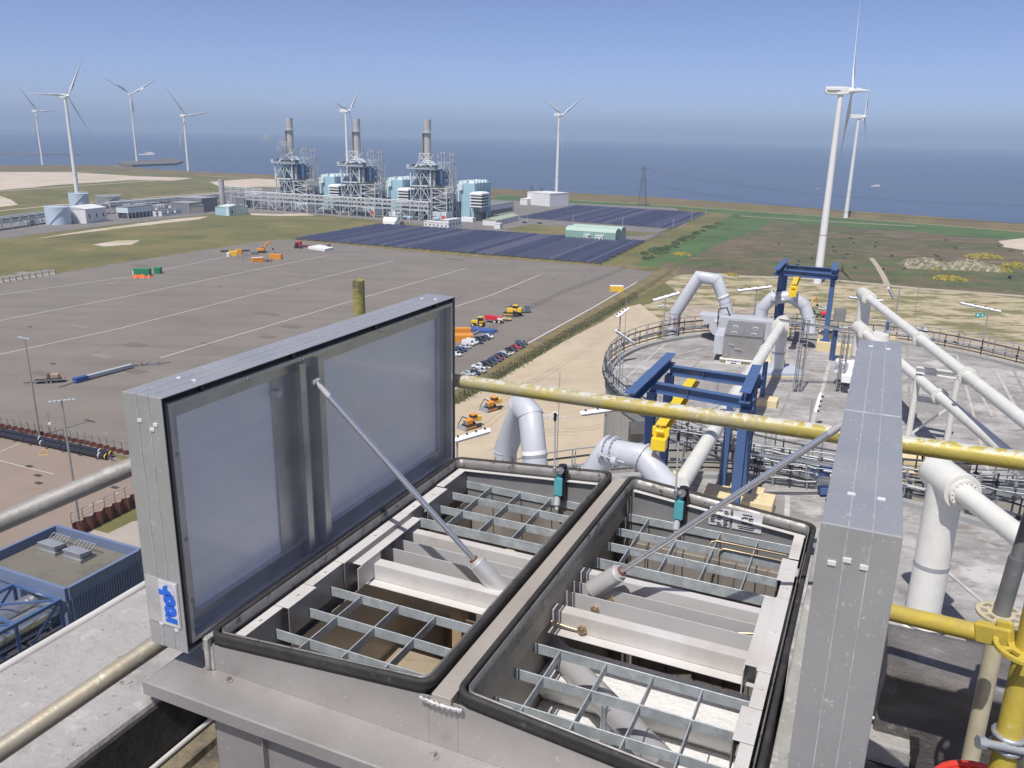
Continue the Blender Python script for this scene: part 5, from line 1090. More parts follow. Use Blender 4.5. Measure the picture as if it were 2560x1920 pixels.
def hrsg(o,label):
    t=thing('boiler_unit',G(o,-17,0,0),label,'boiler house','boiler units of the power plant')
    B=lambda m,n,mm,**k: m.build(n,mm,t,**k)
    B(gbox(M(),o,-7,7,0,12,0,7),'switch_room',lbw); B(gbox(M(),o,2.5,6.2,-.15,0,0,4.2),'door',orange)
    m=M(); lattice(m,o,-7,7,12,27,[0,7,14,21,28],.5); B(m,'side_frame',stl)
    m=M(); lattice(m,o,-7.2,7.2,.6,11.5,[7,11,15,19,23,27],.55,1,2,False)
    for k in range(5): m.bar(G(o,-7,.6,7+4*k),G(o,7,.6,11+4*k),.25,.5) if k%2 else m.bar(G(o,7,.6,7+4*k),G(o,-7,.6,11+4*k),.25,.5)
    for k in range(5):
        for i in range(1,4): m.bar(G(o,4,.5,7.+4*k+i),G(o,7,.5,7+4*k+i),.12,.12)
    B(m,'stair_frame',stw)
    m=M(); 
    for k in range(3): gbox(m,o,-5.5,5.5,13+k*4.5,16+k*4.5,.5+k,10+5*k)
    gbox(m,o,-5,5,2.5,10,8,13); gbox(m,o,-4,3,3,10,16,19); gbox(m,o,-6,6,13,26,14.2,14.6); gbox(m,o,-6,6,13,26,21.2,21.6); B(m,'machinery',mach)
    m=M(); lattice(m,o,-28.5,-8.5,1,23,[0,14.5,28.5,43],.7,2,2); 
    for k in range(4): gbox(m,o,-28.5,-8.5,1,4,7+9.5*k,7.35+9.5*k)
    for k in range(3): z_=14.5*k; m.bar(G(o,-28.5,.9,z_),G(o,-18.5,.9,z_+13),.7,.7); m.bar(G(o,-8.5,.9,z_),G(o,-18.5,.9,z_+13),.7,.7)
    B(m,'main_frame',stl)
    m=M(); 
    for x in (-28.3,-8.7): m.bar(G(o,x,.9,28.5),G(o,x,.9,42),1.3,1.0,up=UU)
    m.bar(G(o,-28.5,.6,28.4),G(o,-11,.6,28.4),1.0,.9); B(m,'front_column',lbw)
    m=M(); gbox(m,o,-25,-12,6,20,29.5,41); B(m,'boiler_casing',mat_get2('casing_grey_blue',(.17,.25,.30)))
    m=M(); gbox(m,o,-25.5,-11.5,3,20,14.8,27); gbox(m,o,-27,-10,4,20,2,13); B(m,'boiler_casing',mach)
    m=M(); gbox(m,o,-8.4,-1,8,20,29.5,41.5); B(m,'drum_house',bluebox)
    # top deck with clutter
    m=M(); gbox(m,o,-31,-3.5,-1.5,24,42.6,43.2)
    for k in range(26): x=-31+27.5*k/25; m.bar(G(o,x,-1.5,43),G(o,x,-1.5,44.4),.15,.15,up=UU)
    m.bar(G(o,-31,-1.5,44.4),G(o,-3.5,-1.5,44.4),.2,.2); m.bar(G(o,-3.5,-1.5,44.4),G(o,-3.5,24,44.4),.2,.2); gbox(m,o,-31.5,-29,-1,3,43.2,46); B(m,'top_deck',stl)
    r_=random.Random(5); 
    for k in range(7): m=M(); x=-28+3.6*k; gbox(m,o,x,x+1.8+r_.random(),r_.uniform(0,4),r_.uniform(5,8),43.3,44.8+r_.random()*1.4); B(m,'deck_unit',mach)
    m=M(); gbox(m,o,-23,-11,5,17,43.3,45.5); m.hexa([G(o,-23,5,45.5),G(o,-11,5,45.5),G(o,-11,17,45.5),G(o,-23,17,45.5),G(o,-19.7,8.3,50),G(o,-14.3,8.3,50),G(o,-14.3,13.7,50),G(o,-19.7,13.7,50)]); B(m,'stack_hood',lbw)
    m=M()
    for (x0,x1,z0,z1) in ((-26,-20.5,43.5,51),(-8,-11.5,43.5,51),(-20.5,-20.5,51,55.5),(-11.5,-11.5,51,55.5)):
        for y in (3,19): m.bar(G(o,x0,y,z0),G(o,x1,y+(1.5 if y==3 else -1.5)*(z1<55),z1),.6,.6)
    for z in (51,55.5):
        m.bar(G(o,-22,4,z),G(o,-11,4,z),.6,.6); m.bar(G(o,-11,4,z),G(o,-11,18,z),.6,.6)
    for x in (-21,-16.5,-12): m.bar(G(o,x,4,55.5),G(o,x+2.3,4,51),.45,.45); m.bar(G(o,x+4.6,4,55.5),G(o,x+2.3,4,51),.45,.45)
    m.bar(G(o,-26,3,43.5),G(o,-15,4,51),.6,.6); m.bar(G(o,-8,3,43.5),G(o,-17,4,51),.6,.6); B(m,'stack_frame',stw)
    c=G(o,-17,11,0); m=M(); m.cyl(c+Vector((0,0,50)),c+Vector((0,0,83.5)),3.0,n=32); B(m,'chimney',stk_)
    m=M(); m.cyl(c+Vector((0,0,72.4)),c+Vector((0,0,72.8)),4.9,n=28); m.tube([c+Vector((4.9*math.cos(a),4.9*math.sin(a),74)) for a in [i*math.pi/14 for i in range(29)]],.12,5); B(m,'chimney_platform',stl)
    m=M(); p=G(o,-20.6,10,0)
    for s_ in (-.5,.5): m.bar(p+UU*s_+Vector((0,0,46)),p+UU*s_+Vector((0,0,73)),.18,.18,up=UU)
    for k in range(27): m.bar(p-UU*.5+Vector((0,0,46+k)),p+UU*.5+Vector((0,0,46+k)),.12,.12)
    gbox(m,o,-21.3,-20.4,9,10.5,46,72); B(m,'chimney_ladder',mat_get2('ladder_brown',(.25,.22,.20)))
    for x,y,zt in ((-6,16,57),(-3.2,16,57),(1.5,18,56),(3.2,20,56)):
        m=M(); c=G(o,x,y,0); m.cyl(c+Vector((0,0,26)),c+Vector((0,0,zt-2.5)),.42,n=10); m.cyl(c+Vector((0,0,zt-2.5)),c+Vector((0,0,zt)),.95,n=12); B(m,'vent_stack',stk_)
    for x,y,z0,z1,r in ((-7.5,5,28,40,1.5),(-1,22,28,37,1.3)): m=M(); c=G(o,x,y,0); m.cyl(c+Vector((0,0,z0)),c+Vector((0,0,z1)),r,n=14); B(m,'vessel',stk_)
    m=M(); lattice(m,o,-8,4,12,23,[28,34,41,48],.35,2,2); B(m,'pipe_frame',stl)
    for k in range(9):
        x=r_.uniform(-7,6); y=r_.uniform(10,26); c=G(o,x,y,0); m=M(); m.cyl(c+Vector((0,0,14)),c+Vector((0,0,r_.uniform(30,46))),.3,n=8); B(m,'pipe',stk_ if k%2 else stw)
    return t
def mat_get2(n,c): return bpy.data.materials.get(n) or mat(n,c,.7)
for o,l in zip(UO,('leftmost boiler unit with its grey chimney and lattice frame','middle boiler unit, a turbine tower showing left of its chimney','rightmost boiler unit, nearest the pale blue end hall')): hrsg(o,l)
def hall(o,label,last=False):
    t=thing('turbine_hall',G(o,20,14,0),label,'industrial hall','pale blue turbine halls')
    m=M(); gbox(m,o,9,22,24,57,0,31); m.build('side_wall',lb,t)  # bluer tone stands for the hall side turned away from the sun
    m=M(); gbox(m,o,3,9,26,52,0,32.5); gbox(m,o,-1,9,20,26,15,25); gbox(m,o,1,11,22,25.9,25,30); m.build('front_block',lbw,t)  # whiter than the side wall: sunlit front put into the colour
    m=M(); gbox(m,o,2,8.5,20,24,0,13.5); m.build('dark_bay',mat_get2('dark_bay_grey',(.16,.2,.24)),t)
    for k in range(5): m=M(); gbox(m,o,10+1.5*(k%2),14+k%2,25+6*k,29+6*k,31.02,33.2); m.hexa([G(o,15.5,25+6*k,31.02),G(o,21,25+6*k,31.02),G(o,21,30+6*k,31.02),G(o,15.5,30+6*k,31.02),G(o,16.5,26+6*k,33.1),G(o,20,26+6*k,33.1),G(o,20,29+6*k,33.1),G(o,16.5,29+6*k,33.1)]); m.build('roof_fan_housing',lbw,t)
    m=M()
    for k in range(5): gbox(m,o,22.02,22.3,27+6*k,27.5+6*k,0,31)
    m.build('wall_rib',lb,t)
    # air intake on legs
    m=M(); 
    for k in range(4): gbox(m,o,23.6,35,12,27,12+2.6*k,12.9+2.6*k)
    gbox(m,o,23.4,35.2,11.7,27.3,22.0,23.4); m.hexa([G(o,23.4,11.7,23.4),G(o,35.2,11.7,23.4),G(o,35.2,27.3,23.4),G(o,23.4,27.3,23.4),G(o,25.5,14,24.6),G(o,33,14,24.6),G(o,33,25,24.6),G(o,25.5,25,24.6)]); m.build('intake_louvre',white2,t)
    m=M(); gbox(m,o,24.4,34.2,12.8,26.4,11.5,22); m.build('intake_core',mat_get2('intake_dark',(.07,.08,.10)),t)
    m=M(); lattice(m,o,24,35,12,27,[0,11.6],.5); gbox(m,o,26,33,15,25,0,7); m.build('intake_legs',mach,t)
    m=M(); gbox(m,o,20,31,3,9,0,3.6); m.build('annex',white2,t)
    return t
for o,l in zip(UO,('pale blue turbine hall between the left and middle boiler units','pale blue turbine hall between the middle and right boiler units','pale blue turbine hall at the right end of the plant')): hall(o,l)
# pipe racks
def rack(A,B,W,h,label,bay=9,full=True):
    A=Vector(A);B=Vector(B); d=(B-A).normalized(); n=Vector((-d.y,d.x,0)); Ln=(B-A).length; t=thing('pipe_rack',A,label,'pipe rack','pipe racks of the power plant'); z=Vector((0,0,1))
    m=M(); k=int(Ln/bay)
    for i in range(k+1):
        p=A+d*(Ln*i/k)
        for s_ in (0,1): m.bar(p+n*W*s_,p+n*W*s_+z*h,.45,.45,up=d)
        for f in (.55,.78,1): m.bar(p+z*h*f,p+n*W+z*h*f,.35,.4)
        if i<k and i%4==1: m.bar(p+z*.3,p+d*bay+z*h*.5,.3,.3) ; 
        if i<k and i%4==3: m.bar(p+z*h*.5,p+d*bay+z*.3,.3,.3)
        if i<k:
            q=p+d*(Ln/k); 
            for j in range(4):
                a=p.lerp(q,j/4);b=p.lerp(q,(j+1)/4)
                m.bar(a+z*(h*.78 if j%2 else h*.99),b+z*(h*.99 if j%2 else h*.78),.22,.22)
    for s_ in (0,1):
        for f in (.55,.78,1): m.bar(A+n*W*s_+z*h*f,B+n*W*s_+z*h*f,.35,.4)
    m.build('frame',stw,t)
    rr=random.Random(int(Ln))
    for f in (.58,.81,1.03):
        for j in range(6 if f<1 else 4):
            m=M(); o_=n*W*(j+.7)/6.5; r=rr.choice((.18,.28,.4)); m.cyl(A+o_+z*(h*f+r),B+o_+z*(h*f+r),r,n=8); m.build('pipe',(stk_,stw,mach,stl)[rr.randrange(4)],t)
    return t
o=UO[0]; A=G(o,-52,-16,0); Bp=G(UO[2],-3,-14,0)
rack(A,Bp,7,15.5,'long two tier pipe rack running in front of the boiler units')
a1=at(558,507); a2=at(265,534); a3=at(-60,582)
rack(a1,a2,6,9,'low pipe rack between the lone chimney and the tanks'); rack(a2-Vector((2,0,0)),a3,6,8,'grey pipe rack running off at the left edge'); rack(at(562,512),G(o,-48,2,0),6,17,'tall pipe rack between the lone chimney and the left boiler unit')
# process clutter between rack and boilers: each skid a thing
rr=random.Random(11)
for i in range(26):
    ui=i%3; x=rr.uniform(-44,22); y=rr.uniform(-12,-3); c=G(UO[ui],x,y,0); t=thing('process_skid',c,'pipe skid behind the front rack, '+nth(i//3+1)+' by the '+('left','middle','right')[ui]+' boiler unit','process skid','process skids behind the pipe rack')
    m=M(); lattice(m,c,0,5,0,4,[0,3,rr.uniform(5,9)],.25,1,1); m.build('frame',stl,t); m=M(); m.cyl(c+UU*.5+Vector((0,0,2.2)),c+UU*4.5+Vector((0,0,2.2)),1.2,n=12); m.build('vessel',(stw,mach,lb)[i%3],t)
for i in range(30):
    f=i/30; p=at(575-290*f+rr.uniform(-8,8),508+26*f+rr.uniform(-2,4)); t=thing('process_skid',p,'dark pump skid on the low rack, '+nth(i+1)+' leftwards from the lone chimney','process skid','process skids along the low rack')
    m=M(); lattice(m,p,0,4,0,4,[0,2.5,rr.uniform(3.5,6)],.25,1,1); m.build('frame',stl,t); m=M(); m.cyl(p+UU*.5+Vector((0,0,1.2)),p+UU*3.5+Vector((0,0,1.2)),.9,n=10); m.build('vessel',(mach,stw,mach)[i%3],t)
def gbuild(name,pxL,pxR,depth,h,label,cat,wm,rm=None,gable=0,wins=0,door=None,group=None,wh=None,legs=False):
    A=at(*pxL);B=at(*pxR); e=(B-A).normalized(); n=Vector((-e.y,e.x,0)); Lx=(B-A).length; t=thing(name,(A+B)/2,label,cat,group); z=Vector((0,0,1))
    def P(x,y,zz): return A+e*x+n*y+z*zz
    z0=0
    m=M(); 
    if legs:
        k=max(3,int(Lx/4))
        for i in range(k+1):
            for y in (.3,depth-.3): lm=M(); lm.bar(P(Lx*i/k,y,0),P(Lx*i/k,y,h*.55),.5,.5,up=e); lm.build('leg',stw,t)
        m=M(); m.hexa([P(.8,.8,.2),P(Lx-.8,.8,.2),P(Lx-.8,depth-.8,.2),P(.8,depth-.8,.2),P(.8,.8,h*.5),P(Lx-.8,.8,h*.5),P(Lx-.8,depth-.8,h*.5),P(.8,depth-.8,h*.5)]); m.build('core',mach,t); m=M(); z0=h*.5
    m.hexa([P(0,0,z0),P(Lx,0,z0),P(Lx,depth,z0),P(0,depth,z0),P(0,0,h),P(Lx,0,h),P(Lx,depth,h),P(0,depth,h)]); m.build('wall',wm,t)
    m=M()
    if gable:
        m.add([P(-.3,-.3,h),P(Lx+.3,-.3,h),P(Lx+.3,depth/2,h+gable),P(-.3,depth/2,h+gable),P(-.3,depth+.3,h),P(Lx+.3,depth+.3,h)],[(0,1,2,3),(3,2,5,4),(0,3,4),(1,5,2)])
    else: m.hexa([P(-.2,-.2,h+.02),P(Lx+.2,-.2,h+.02),P(Lx+.2,depth+.2,h+.02),P(-.2,depth+.2,h+.02),P(-.2,-.2,h+.5),P(Lx+.2,-.2,h+.5),P(Lx+.2,depth+.2,h+.5),P(-.2,depth+.2,h+.5)])
    m.build('roof',rm or wm,t)
    for i in range(wins):
        x=Lx*(i+.5)/wins; m=M(); m.hexa([P(x-.7,-.12,h*.35),P(x+.7,-.12,h*.35),P(x+.7,-.01,h*.35),P(x-.7,-.01,h*.35),P(x-.7,-.12,h*.62),P(x+.7,-.12,h*.62),P(x+.7,-.01,h*.62),P(x-.7,-.01,h*.62)]); m.build('window',mat_get2('window_dark',(.06,.08,.11)),t)
    if door: 
        x,w_,dh,dm=door; m=M(); m.hexa([P(x,-.15,0),P(x+w_,-.15,0),P(x+w_,-.01,0),P(x,-.01,0),P(x,-.15,dh),P(x+w_,-.15,dh),P(x+w_,-.01,dh),P(x,-.01,dh)]); m.build('door',dm,t)
    return t
whb=mat('building_white',(.72,.72,.72),.6,var=.03,scale=.2); grb=mat('building_grey',(.20,.21,.22),.7,var=.06,scale=.2); beig=mat('building_beige',(.48,.43,.37),.7,var=.05)
gbuild('white_building',(217,559),(269,552),26,11,'white building with pale roof beside the pale blue tank','building',whb,mat_get2('roof_pale',(.66,.67,.68)),2.0,3)
gbuild('cooling_bank',(322,547),(385,540),12,9,'pale blue air cooler bank on legs right of the white building','cooler bank',lbw,grb,0,0,None,None,None,True)
for i,(x,y) in enumerate(((390,541),(405,541),(422,539),(440,537))): gbuild('site_container',(x,y),(x+14,y-1.5),6,4.5,('pale container left end of the row beside the cooler bank','second pale container from the cooler bank','third pale container from the cooler bank','fourth pale container, nearest the grey halls')[i],'container',lbw if i%2 else whb,grb,0,2)
gbuild('grey_hall',(475,535),(505,532),22,9,'lower grey hall with beige end, left one of the pair','industrial hall',grb,mat_get2('roof_grey',(.33,.33,.33)))
gbuild('grey_hall',(506,531),(545,527),24,12,'taller grey hall right of the lower one, beside the lone chimney','industrial hall',grb,bpy.data.materials['roof_grey'])
gbuild('beige_annex',(447,531),(474,535),14,7,'beige annex with a red door beside the lower grey hall','building',beig,bpy.data.materials['roof_grey'],0,0,(9,4,3.5,orange))
gbuild('pale_workshop',(549,538),(573,540),20,8,'pale blue workshop at the foot of the lone chimney','building',lbw,lbw,1.2,0)
gbuild('pale_workshop',(574,540),(621,535),16,7,'workshop row with a tall dark red door right of the lone chimney','building',lb,lbw,1.0,3,(7,4,6.5,mat_get2('dark_red_door',(.30,.04,.03))))
for i,(x,y,w_,h_) in enumerate(((590,520,22,9),(615,515,20,11))): gbuild('plant_shed',(x,y),(x+w_,y+1),14,h_,('grey shed behind the workshop row','white and blue shed behind the workshop row')[i],'shed',grb if i==0 else whb,None)
# lone chimney
q=at(558,522); m=M(); zt=zat(q.x,q.y,449); m.tube([(0,0,0),(0,0,zt)],2.6,24); m.cyl((0,0,zt*.97),(0,0,zt+.1),2.75,n=24); o_=m.build('lone_chimney',stk_); o_.location=q; tag(o_,'stout grey chimney standing alone left of the power plant','chimney')
# tanks
def tank(pxc,pyb,wpx,pyt,label,m_,roof=.7,stair=True):
    q=at(pxc,pyb); d=(q-Vector((0,0,H))).dot(FW); r=wpx*d/FP/2; q=q+Vector((q.x,q.y,0)).normalized()*r; h=zat(q.x,q.y-r,pyt); t=thing('storage_tank',q,label,'tank','storage tanks'); m=M(); m.tube([(0,0,0),(0,0,h)],r,48); m.build('shell',m_,t,local=True)
    m=M(); m.tube([(0,0,h+.02),(0,0,h+roof)],[r*1.01,.3],48); m.build('roof',m_,t,local=True)
    m=M(); m.tube([(r*1.02*math.cos(a),r*1.02*math.sin(a),h+.9) for a in [i*math.pi/24 for i in range(49)]],.12,5); m.build('roof_rail',stw,t,local=True)
    m=M(); n=30
    for i in range(n): a=-1.9+1.3*i/n; b=-1.9+1.3*(i+1)/n; m.bar(((r+.4)*math.cos(a),(r+.4)*math.sin(a),h*i/n),((r+.4)*math.cos(b),(r+.4)*math.sin(b),h*(i+1)/n),.5,.12)
    m.build('stairway',stl,t,local=True)
tank(148,563,58,519,'pale blue tank left of the white building, nearest to us',mat('tank_blue',(.50,.60,.70),.45,var=.04,scale=.1))
tank(200,521,46,485,'pale blue tank standing in front of the big turbine tower',bpy.data.materials['tank_blue'])
tank(273,516,58,492,'low wide grey tank right of the pale blue tanks',mat('tank_grey',(.28,.29,.30),.5,var=.04,scale=.1))
q=at(357,512); m=M(); m.tube([(0,0,0),(0,0,1.5),(0,0,4)],[20,19,1],32); o_=m.build('dome_tank',whb); o_.location=q; tag(o_,'flat white dome roof showing behind the low pipe rack','dome')
for i,(x,y) in enumerate(((62,560),(98,552),(110,548))):
    q=at(x,y); t=thing('process_skid',q,('white vessels by the left pipe rack, nearest the left edge','white vessels by the left pipe rack, middle set','white vessels by the left pipe rack, next to the pale blue tank')[i],'process skid','white vessels beside the left rack'); m=M(); 
    for k in range(3): m.cyl(q+UU*(5*k)+Vector((0,0,2)),q+UU*(5*k+4)+Vector((0,0,2)),1.4,n=12)
    m.build('vessel',whb,t); m=M(); lattice(m,q,0,14,-2,2,[0,3,6],.3,3,1); m.build('frame',stl,t)
# buildings at the right of the plant
gbuild('white_hall',(1318,511),(1374,516.5),30,13,'long white hall by the dike left of the lone turbine','industrial hall',whb)
gbuild('white_hall_annex',(1300,512),(1318,513),22,6,'low white annex in front of the long white hall','building',whb)
gbuild('cooler_block',(1222,538),(1284,527),20,8,'grey and white equipment block right of the end hall','equipment block',whb,grb,0,0,None,None,None,True)
gbuild('green_roof_house',(1240,565),(1296,551),12,4.5,'long white house with pale green roof beside the site road','house',whb,mat_get2('green_roof',(.34,.42,.30)),1.5,8)
gbuild('white_hut',(1235,572),(1250,573),5,4,'small white hut near the edge of the near solar field','hut',whb)
gbuild('container_row',(1060,566),(1120,572),6,4,'long white container row in front of the right boiler unit','containers',whb,None,0,6)
gbuild('container_stack',(1122,572),(1153,567),6,6.5,'two tier white container stack at the end of the row','containers',whb,None,0,4)
q=at(955,562);t=thing('white_tent',at(975,560),'white domed tent behind the far edge of the near solar field','tent'); m=M(); A=at(957,560);B=at(990,562); e_=(B-A).normalized(); n_=Vector((-e_.y,e_.x,0)); Lx=(B-A).length
P=[]; 
for i in range(9):
    a=math.pi*i/8; P.append(A+n_*(4-4*math.cos(a))+Vector((0,0,5.5*math.sin(a)**.7)))
m.poly(P,e_*Lx); m.build('canopy',white2,t); m=M(); m.box(B+e_*3+Vector((0,0,1.5)),(5,6,3),e_,n_); m.build('annex',grb,t)
# green arched halls
gh=mat('hall_green',(.27,.42,.36),.5,var=.03,scale=.3); ghr=mat('hall_green_roof',(.42,.55,.47),.5,var=.04,scale=.3)
A=at(1410,596);B=at(1538,604); A=at(1410,597); e_=UU; 
o_=at(1538,605); Lh=(o_-A).length
for j in range(2):
    t=thing('arched_hall',o_+VV*(j*13),('nearer green arched hall beside the near solar field','farther green arched hall directly behind the nearer one')[j],'industrial hall','green arched halls')
    m=M(); P=[G(o_,-Lh,13*j+0,0),G(o_,-Lh,13*j+12.8,0)]; 
    prof_=[G(o_,-Lh,13*j,0),G(o_,-Lh,13*j,6.0)]+[G(o_,-Lh,13*j+6.4-6.4*math.cos(math.pi*k/8),6.0+2.8*math.sin(math.pi*k/8)) for k in range(1,8)]+[G(o_,-Lh,13*j+12.8,6.0),G(o_,-Lh,13*j+12.8,0)]
    m.poly(prof_,UU*Lh); m.build('wall',gh,t)
    m=M(); k_=22
    for i in range(k_):
        x0=-Lh+Lh*i/k_
        ring=[[G(o_,xx,13*j+6.4-6.5*math.cos(math.pi*k/8),6.05+2.9*math.sin(math.pi*k/8)+hh) for k in range(9)] for xx,hh in ((x0,0),(x0+Lh/k_*.5,.25),(x0+Lh/k_,0))]
        for a_,b_ in zip(ring[:-1],ring[1:]): m.add(a_+b_,[(q_,q_+1,q_+10,q_+9) for q_ in range(8)])
    m.build('roof',ghr,t)
for i,(x,w_) in enumerate(((1487,20),(1458,12))): gbuild('white_container',(x,602+i*-2),(x+w_,603.5-i*2),3,3.5,('white container in front of the green arched hall','smaller white container left of the other at the green hall')[i],'container',whb,None,0,2)
# --- solar fields
pan=mat('solar_panel',(.040,.045,.085),.42,0,var=.08,scale=.3,layers=[((.065,.07,.11),.143,.3,.7,.9,'c',(1,.001,.001)),((.10,.105,.15),.143,.72,.8,.6,'c',(1,.001,.001,0))],spec=.6)
def solar(P,rows,label,group,tab=7.0):
    # P: front-left, front-right, back-right, back-left on the ground
    P=[at(*p) for p in P]
    for k in range(rows):
        f=k/(rows-1); a=P[0].lerp(P[3],f); b=P[1].lerp(P[2],f); d=(b-a); Ln=d.length; d.normalize(); n=Vector((-d.y,d.x,0))
        rz=math.atan2(d.y,d.x); m=M(); x=(k*1.7)%tab-tab
        while x<Ln:
            x0=max(0,x); x1=min(Ln,x+tab-1.1)
            if x1-x0>1.5: m.hexa([(x0,0,.75),(x1,0,.75),(x1,2.5,1.5),(x0,2.5,1.5),(x0,0,.83),(x1,0,.83),(x1,2.5,1.58),(x0,2.5,1.58)])
            x+=tab
        o=m.build('solar_panel_row',pan); o.location=a; o.rotation_euler=(0,0,rz); tag(o,label+', '+nth(k+1)+' row back from its front edge','solar panels',group)
    return P
solar([(736,599),(1500,661),(1610,607),(941,563.5)],30,'panel row of the near solar field','rows of the near solar field')
solar([(1297,545),(1680,573),(1766,535.5),(1436,516)],34,'panel row of the far solar field','rows of the far solar field')
# --- pylon, masts, posts
def pylon(px,pyb,pyt,label,arms=((.62,5),(.93,6)),w0=8,name='pylon'):
    q=at(px,pyb); h=zat(q.x,q.y,pyt); t=thing(name,q,label,'pylon'); m=M(); z=Vector((0,0,1)); N=9
    lv=[0,.14,.28,.42,.54,.66,.76,.86,.93,1.0]; wd=lambda f: w0*(1-f)**1.0*.5+.7
    for i in range(len(lv)-1):
        a,b=lv[i]*h,lv[i+1]*h; wa,wb=wd(lv[i]),wd(lv[i+1])
        ca=[Vector((s*wa,u*wa,a)) for s,u in ((-1,-1),(1,-1),(1,1),(-1,1))]; cb=[Vector((s*wb,u*wb,b)) for s,u in ((-1,-1),(1,-1),(1,1),(-1,1))]
        for j in range(4):
            m.bar(ca[j],cb[j],.28,.28,up=Vector((1,0,0))); m.bar(ca[j],cb[(j+1)%4],.16,.16); m.bar(ca[(j+1)%4],cb[j],.16,.16); m.bar(cb[j],cb[(j+1)%4],.16,.16)
    for f,l_ in arms:
        for s in (-1,1): m.bar((0,0,h*f),(s*l_,0,h*f+.8),.3,.3); m.bar((0,0,h*f-1.6),(s*l_,0,h*f+.8),.2,.2); m.bar((s*l_,0,h*f+.8),(s*l_,0,h*f-1.6),.12,.12,up=Vector((1,0,0)))
    m.build('lattice',mat_get2('pylon_grey',(.12,.13,.14)),t,local=True); return t,q,h
t,q,h=pylon(1605,513,415,'dark lattice pylon standing by the dike')
for x,y0,y1 in ((1329,482,466),(1354,486,470)): pylon(x,y0,y1,('small dark mast beside the white hall, left one' if x<1340 else 'small dark mast beside the white hall, right one'),((.9,3),),3,'small_mast')
def wire(a,b,sag,label):
    m=M(); m.tube([(b-a)*(i/24)+Vector((0,0,-sag*4*(i/24)*(1-i/24))) for i in range(25)],.09,4); o=m.build('power_line',mat_get2('wire_dark',(.03,.03,.035))); o.location=a; tag(o,label,'power line','power lines over the dike')
for i,(f,dx) in enumerate(((.62,-5),(.93,6),(.62,5))):
    a=q+Vector((dx,0,h*f-1.6)); wire(a,at(3400,700)+Vector((dx,0,h*f+6)),16,('lower power line running right from the pylon','upper power line running right from the pylon','middle power line running right from the pylon')[i])
wire(q+Vector((-5,0,h*.62-1.6)),at(1354,486)+Vector((0,0,14)),7,'power line running left from the pylon to the small masts')
def lamp(px,pyb,pyt,label,grp='lamp posts round the far solar field',name='lamp_post'):
    q=at(px,pyb); h=zat(q.x,q.y,pyt); t=thing(name,q,label,'lamp post',grp); m=M(); m.tube([(0,0,0),(0,0,h)],[.16,.09],8); m.build('pole',stw,t,local=True); m=M(); m.bar((0,0,h),(1.4,0,h+.25),.25,.12); m.build('lamp_head',white2,t,local=True)
for i,(x,a,b) in enumerate(((1432,561,539),(1556,567,544),(1682,572,549),(1728,552,531),(1764,538,518),(1318,555,536))): lamp(x,a,b,('lamp post in front of the far solar field, second from its left','lamp post in front of the far solar field, third from its left','lamp post at the near right corner of the far solar field','lamp post halfway along the right edge of the far solar field','lamp post at the far right corner of the far solar field','lamp post left of the far solar field by the parked cars')[i])
# steam puffs by the chimneys
stm=bpy.data.materials.new('steam'); stm.use_nodes=True; _nn=stm.node_tree.nodes
for q_ in list(_nn):
    if q_.type!='OUTPUT_MATERIAL': _nn.remove(q_)
_v=_nn.new('ShaderNodeVolumePrincipled'); _v.inputs['Density'].default_value=.16; _v.inputs['Color'].default_value=(.95,.95,.96,1); stm.node_tree.links.new(_v.outputs[0],[q_ for q_ in _nn if q_.type=='OUTPUT_MATERIAL'][0].inputs['Volume'])
for i,(x,y,r,lab) in enumerate(((712,366,5.5,'white steam puff left of the leftmost chimney'),(700,371,4,'small white steam puff beside the larger one'),(879,370,3,'faint steam puff at the middle chimney'),(664,343,5,'drifting steam puff over the sea'))):
    c=aty(x,y,UO[0].y+8); me=M(); bmn=12
    for j in range(5):
        cc=Vector((rr.uniform(-r,r)*.6,rr.uniform(-r,r)*.5,rr.uniform(-r,r)*.45)); rad=r*rr.uniform(.45,.7); rings=[]
        me.tube([cc+Vector((0,0,rad*math.cos(math.pi*(1-k/6)))) for k in range(7)],[max(.02,rad*math.sin(math.pi*k/6)) for k in range(7)],10)
    o_=me.build('steam',stm); o_.location=c; tag(o_,lab,'steam'); o_['kind']='stuff'
# ================================================================ YARD: CARS, MACHINES, CONTAINERS, MASTS, FENCES, BUILDINGS BELOW LEFT
def paintm(n,c,r=.25): return bpy.data.materials.get(n) or mat(n,c,r,0,var=.02,scale=1,coat=.5)
glass=mat('car_glass',(.02,.025,.03),.08,0,var=.02); tyre=mat('tyre_black',(.02,.02,.02),.8); rimm=mat('wheel_rim',(.4,.4,.42),.3,.6); lampm=mat('lamp_glass',(.7,.7,.68),.2); redl=mat('tail_lamp',(.3,.01,.01),.3)
CARM=dict(navy=paintm('car_navy',(.018,.028,.065)),black=paintm('car_black',(.012,.013,.017)),white=paintm('car_white',(.72,.73,.74)),silver=paintm('car_silver',(.45,.47,.5)),blue=paintm('car_blue',(.035,.06,.14)),grey=paintm('car_grey',(.09,.10,.12)),red=paintm('car_red',(.38,.02,.03)),drk=paintm('car_dark_red',(.15,.03,.025)))
def wheels(t,spots,r,w_,rm=None):
    for x,y in spots:
        s=1 if y>0 else -1
        m=M(); m.cyl((x,y-w_/2,r),(x,y+w_/2,r),r,n=18); o=m.build('wheel',tyre,t,local=True); m=M(); m.cyl((x,y+s*w_*.4,r),(x,y+s*(w_/2+.02),r),r*.6,n=14); m.build('rim',rm or rimm,o,local=True)
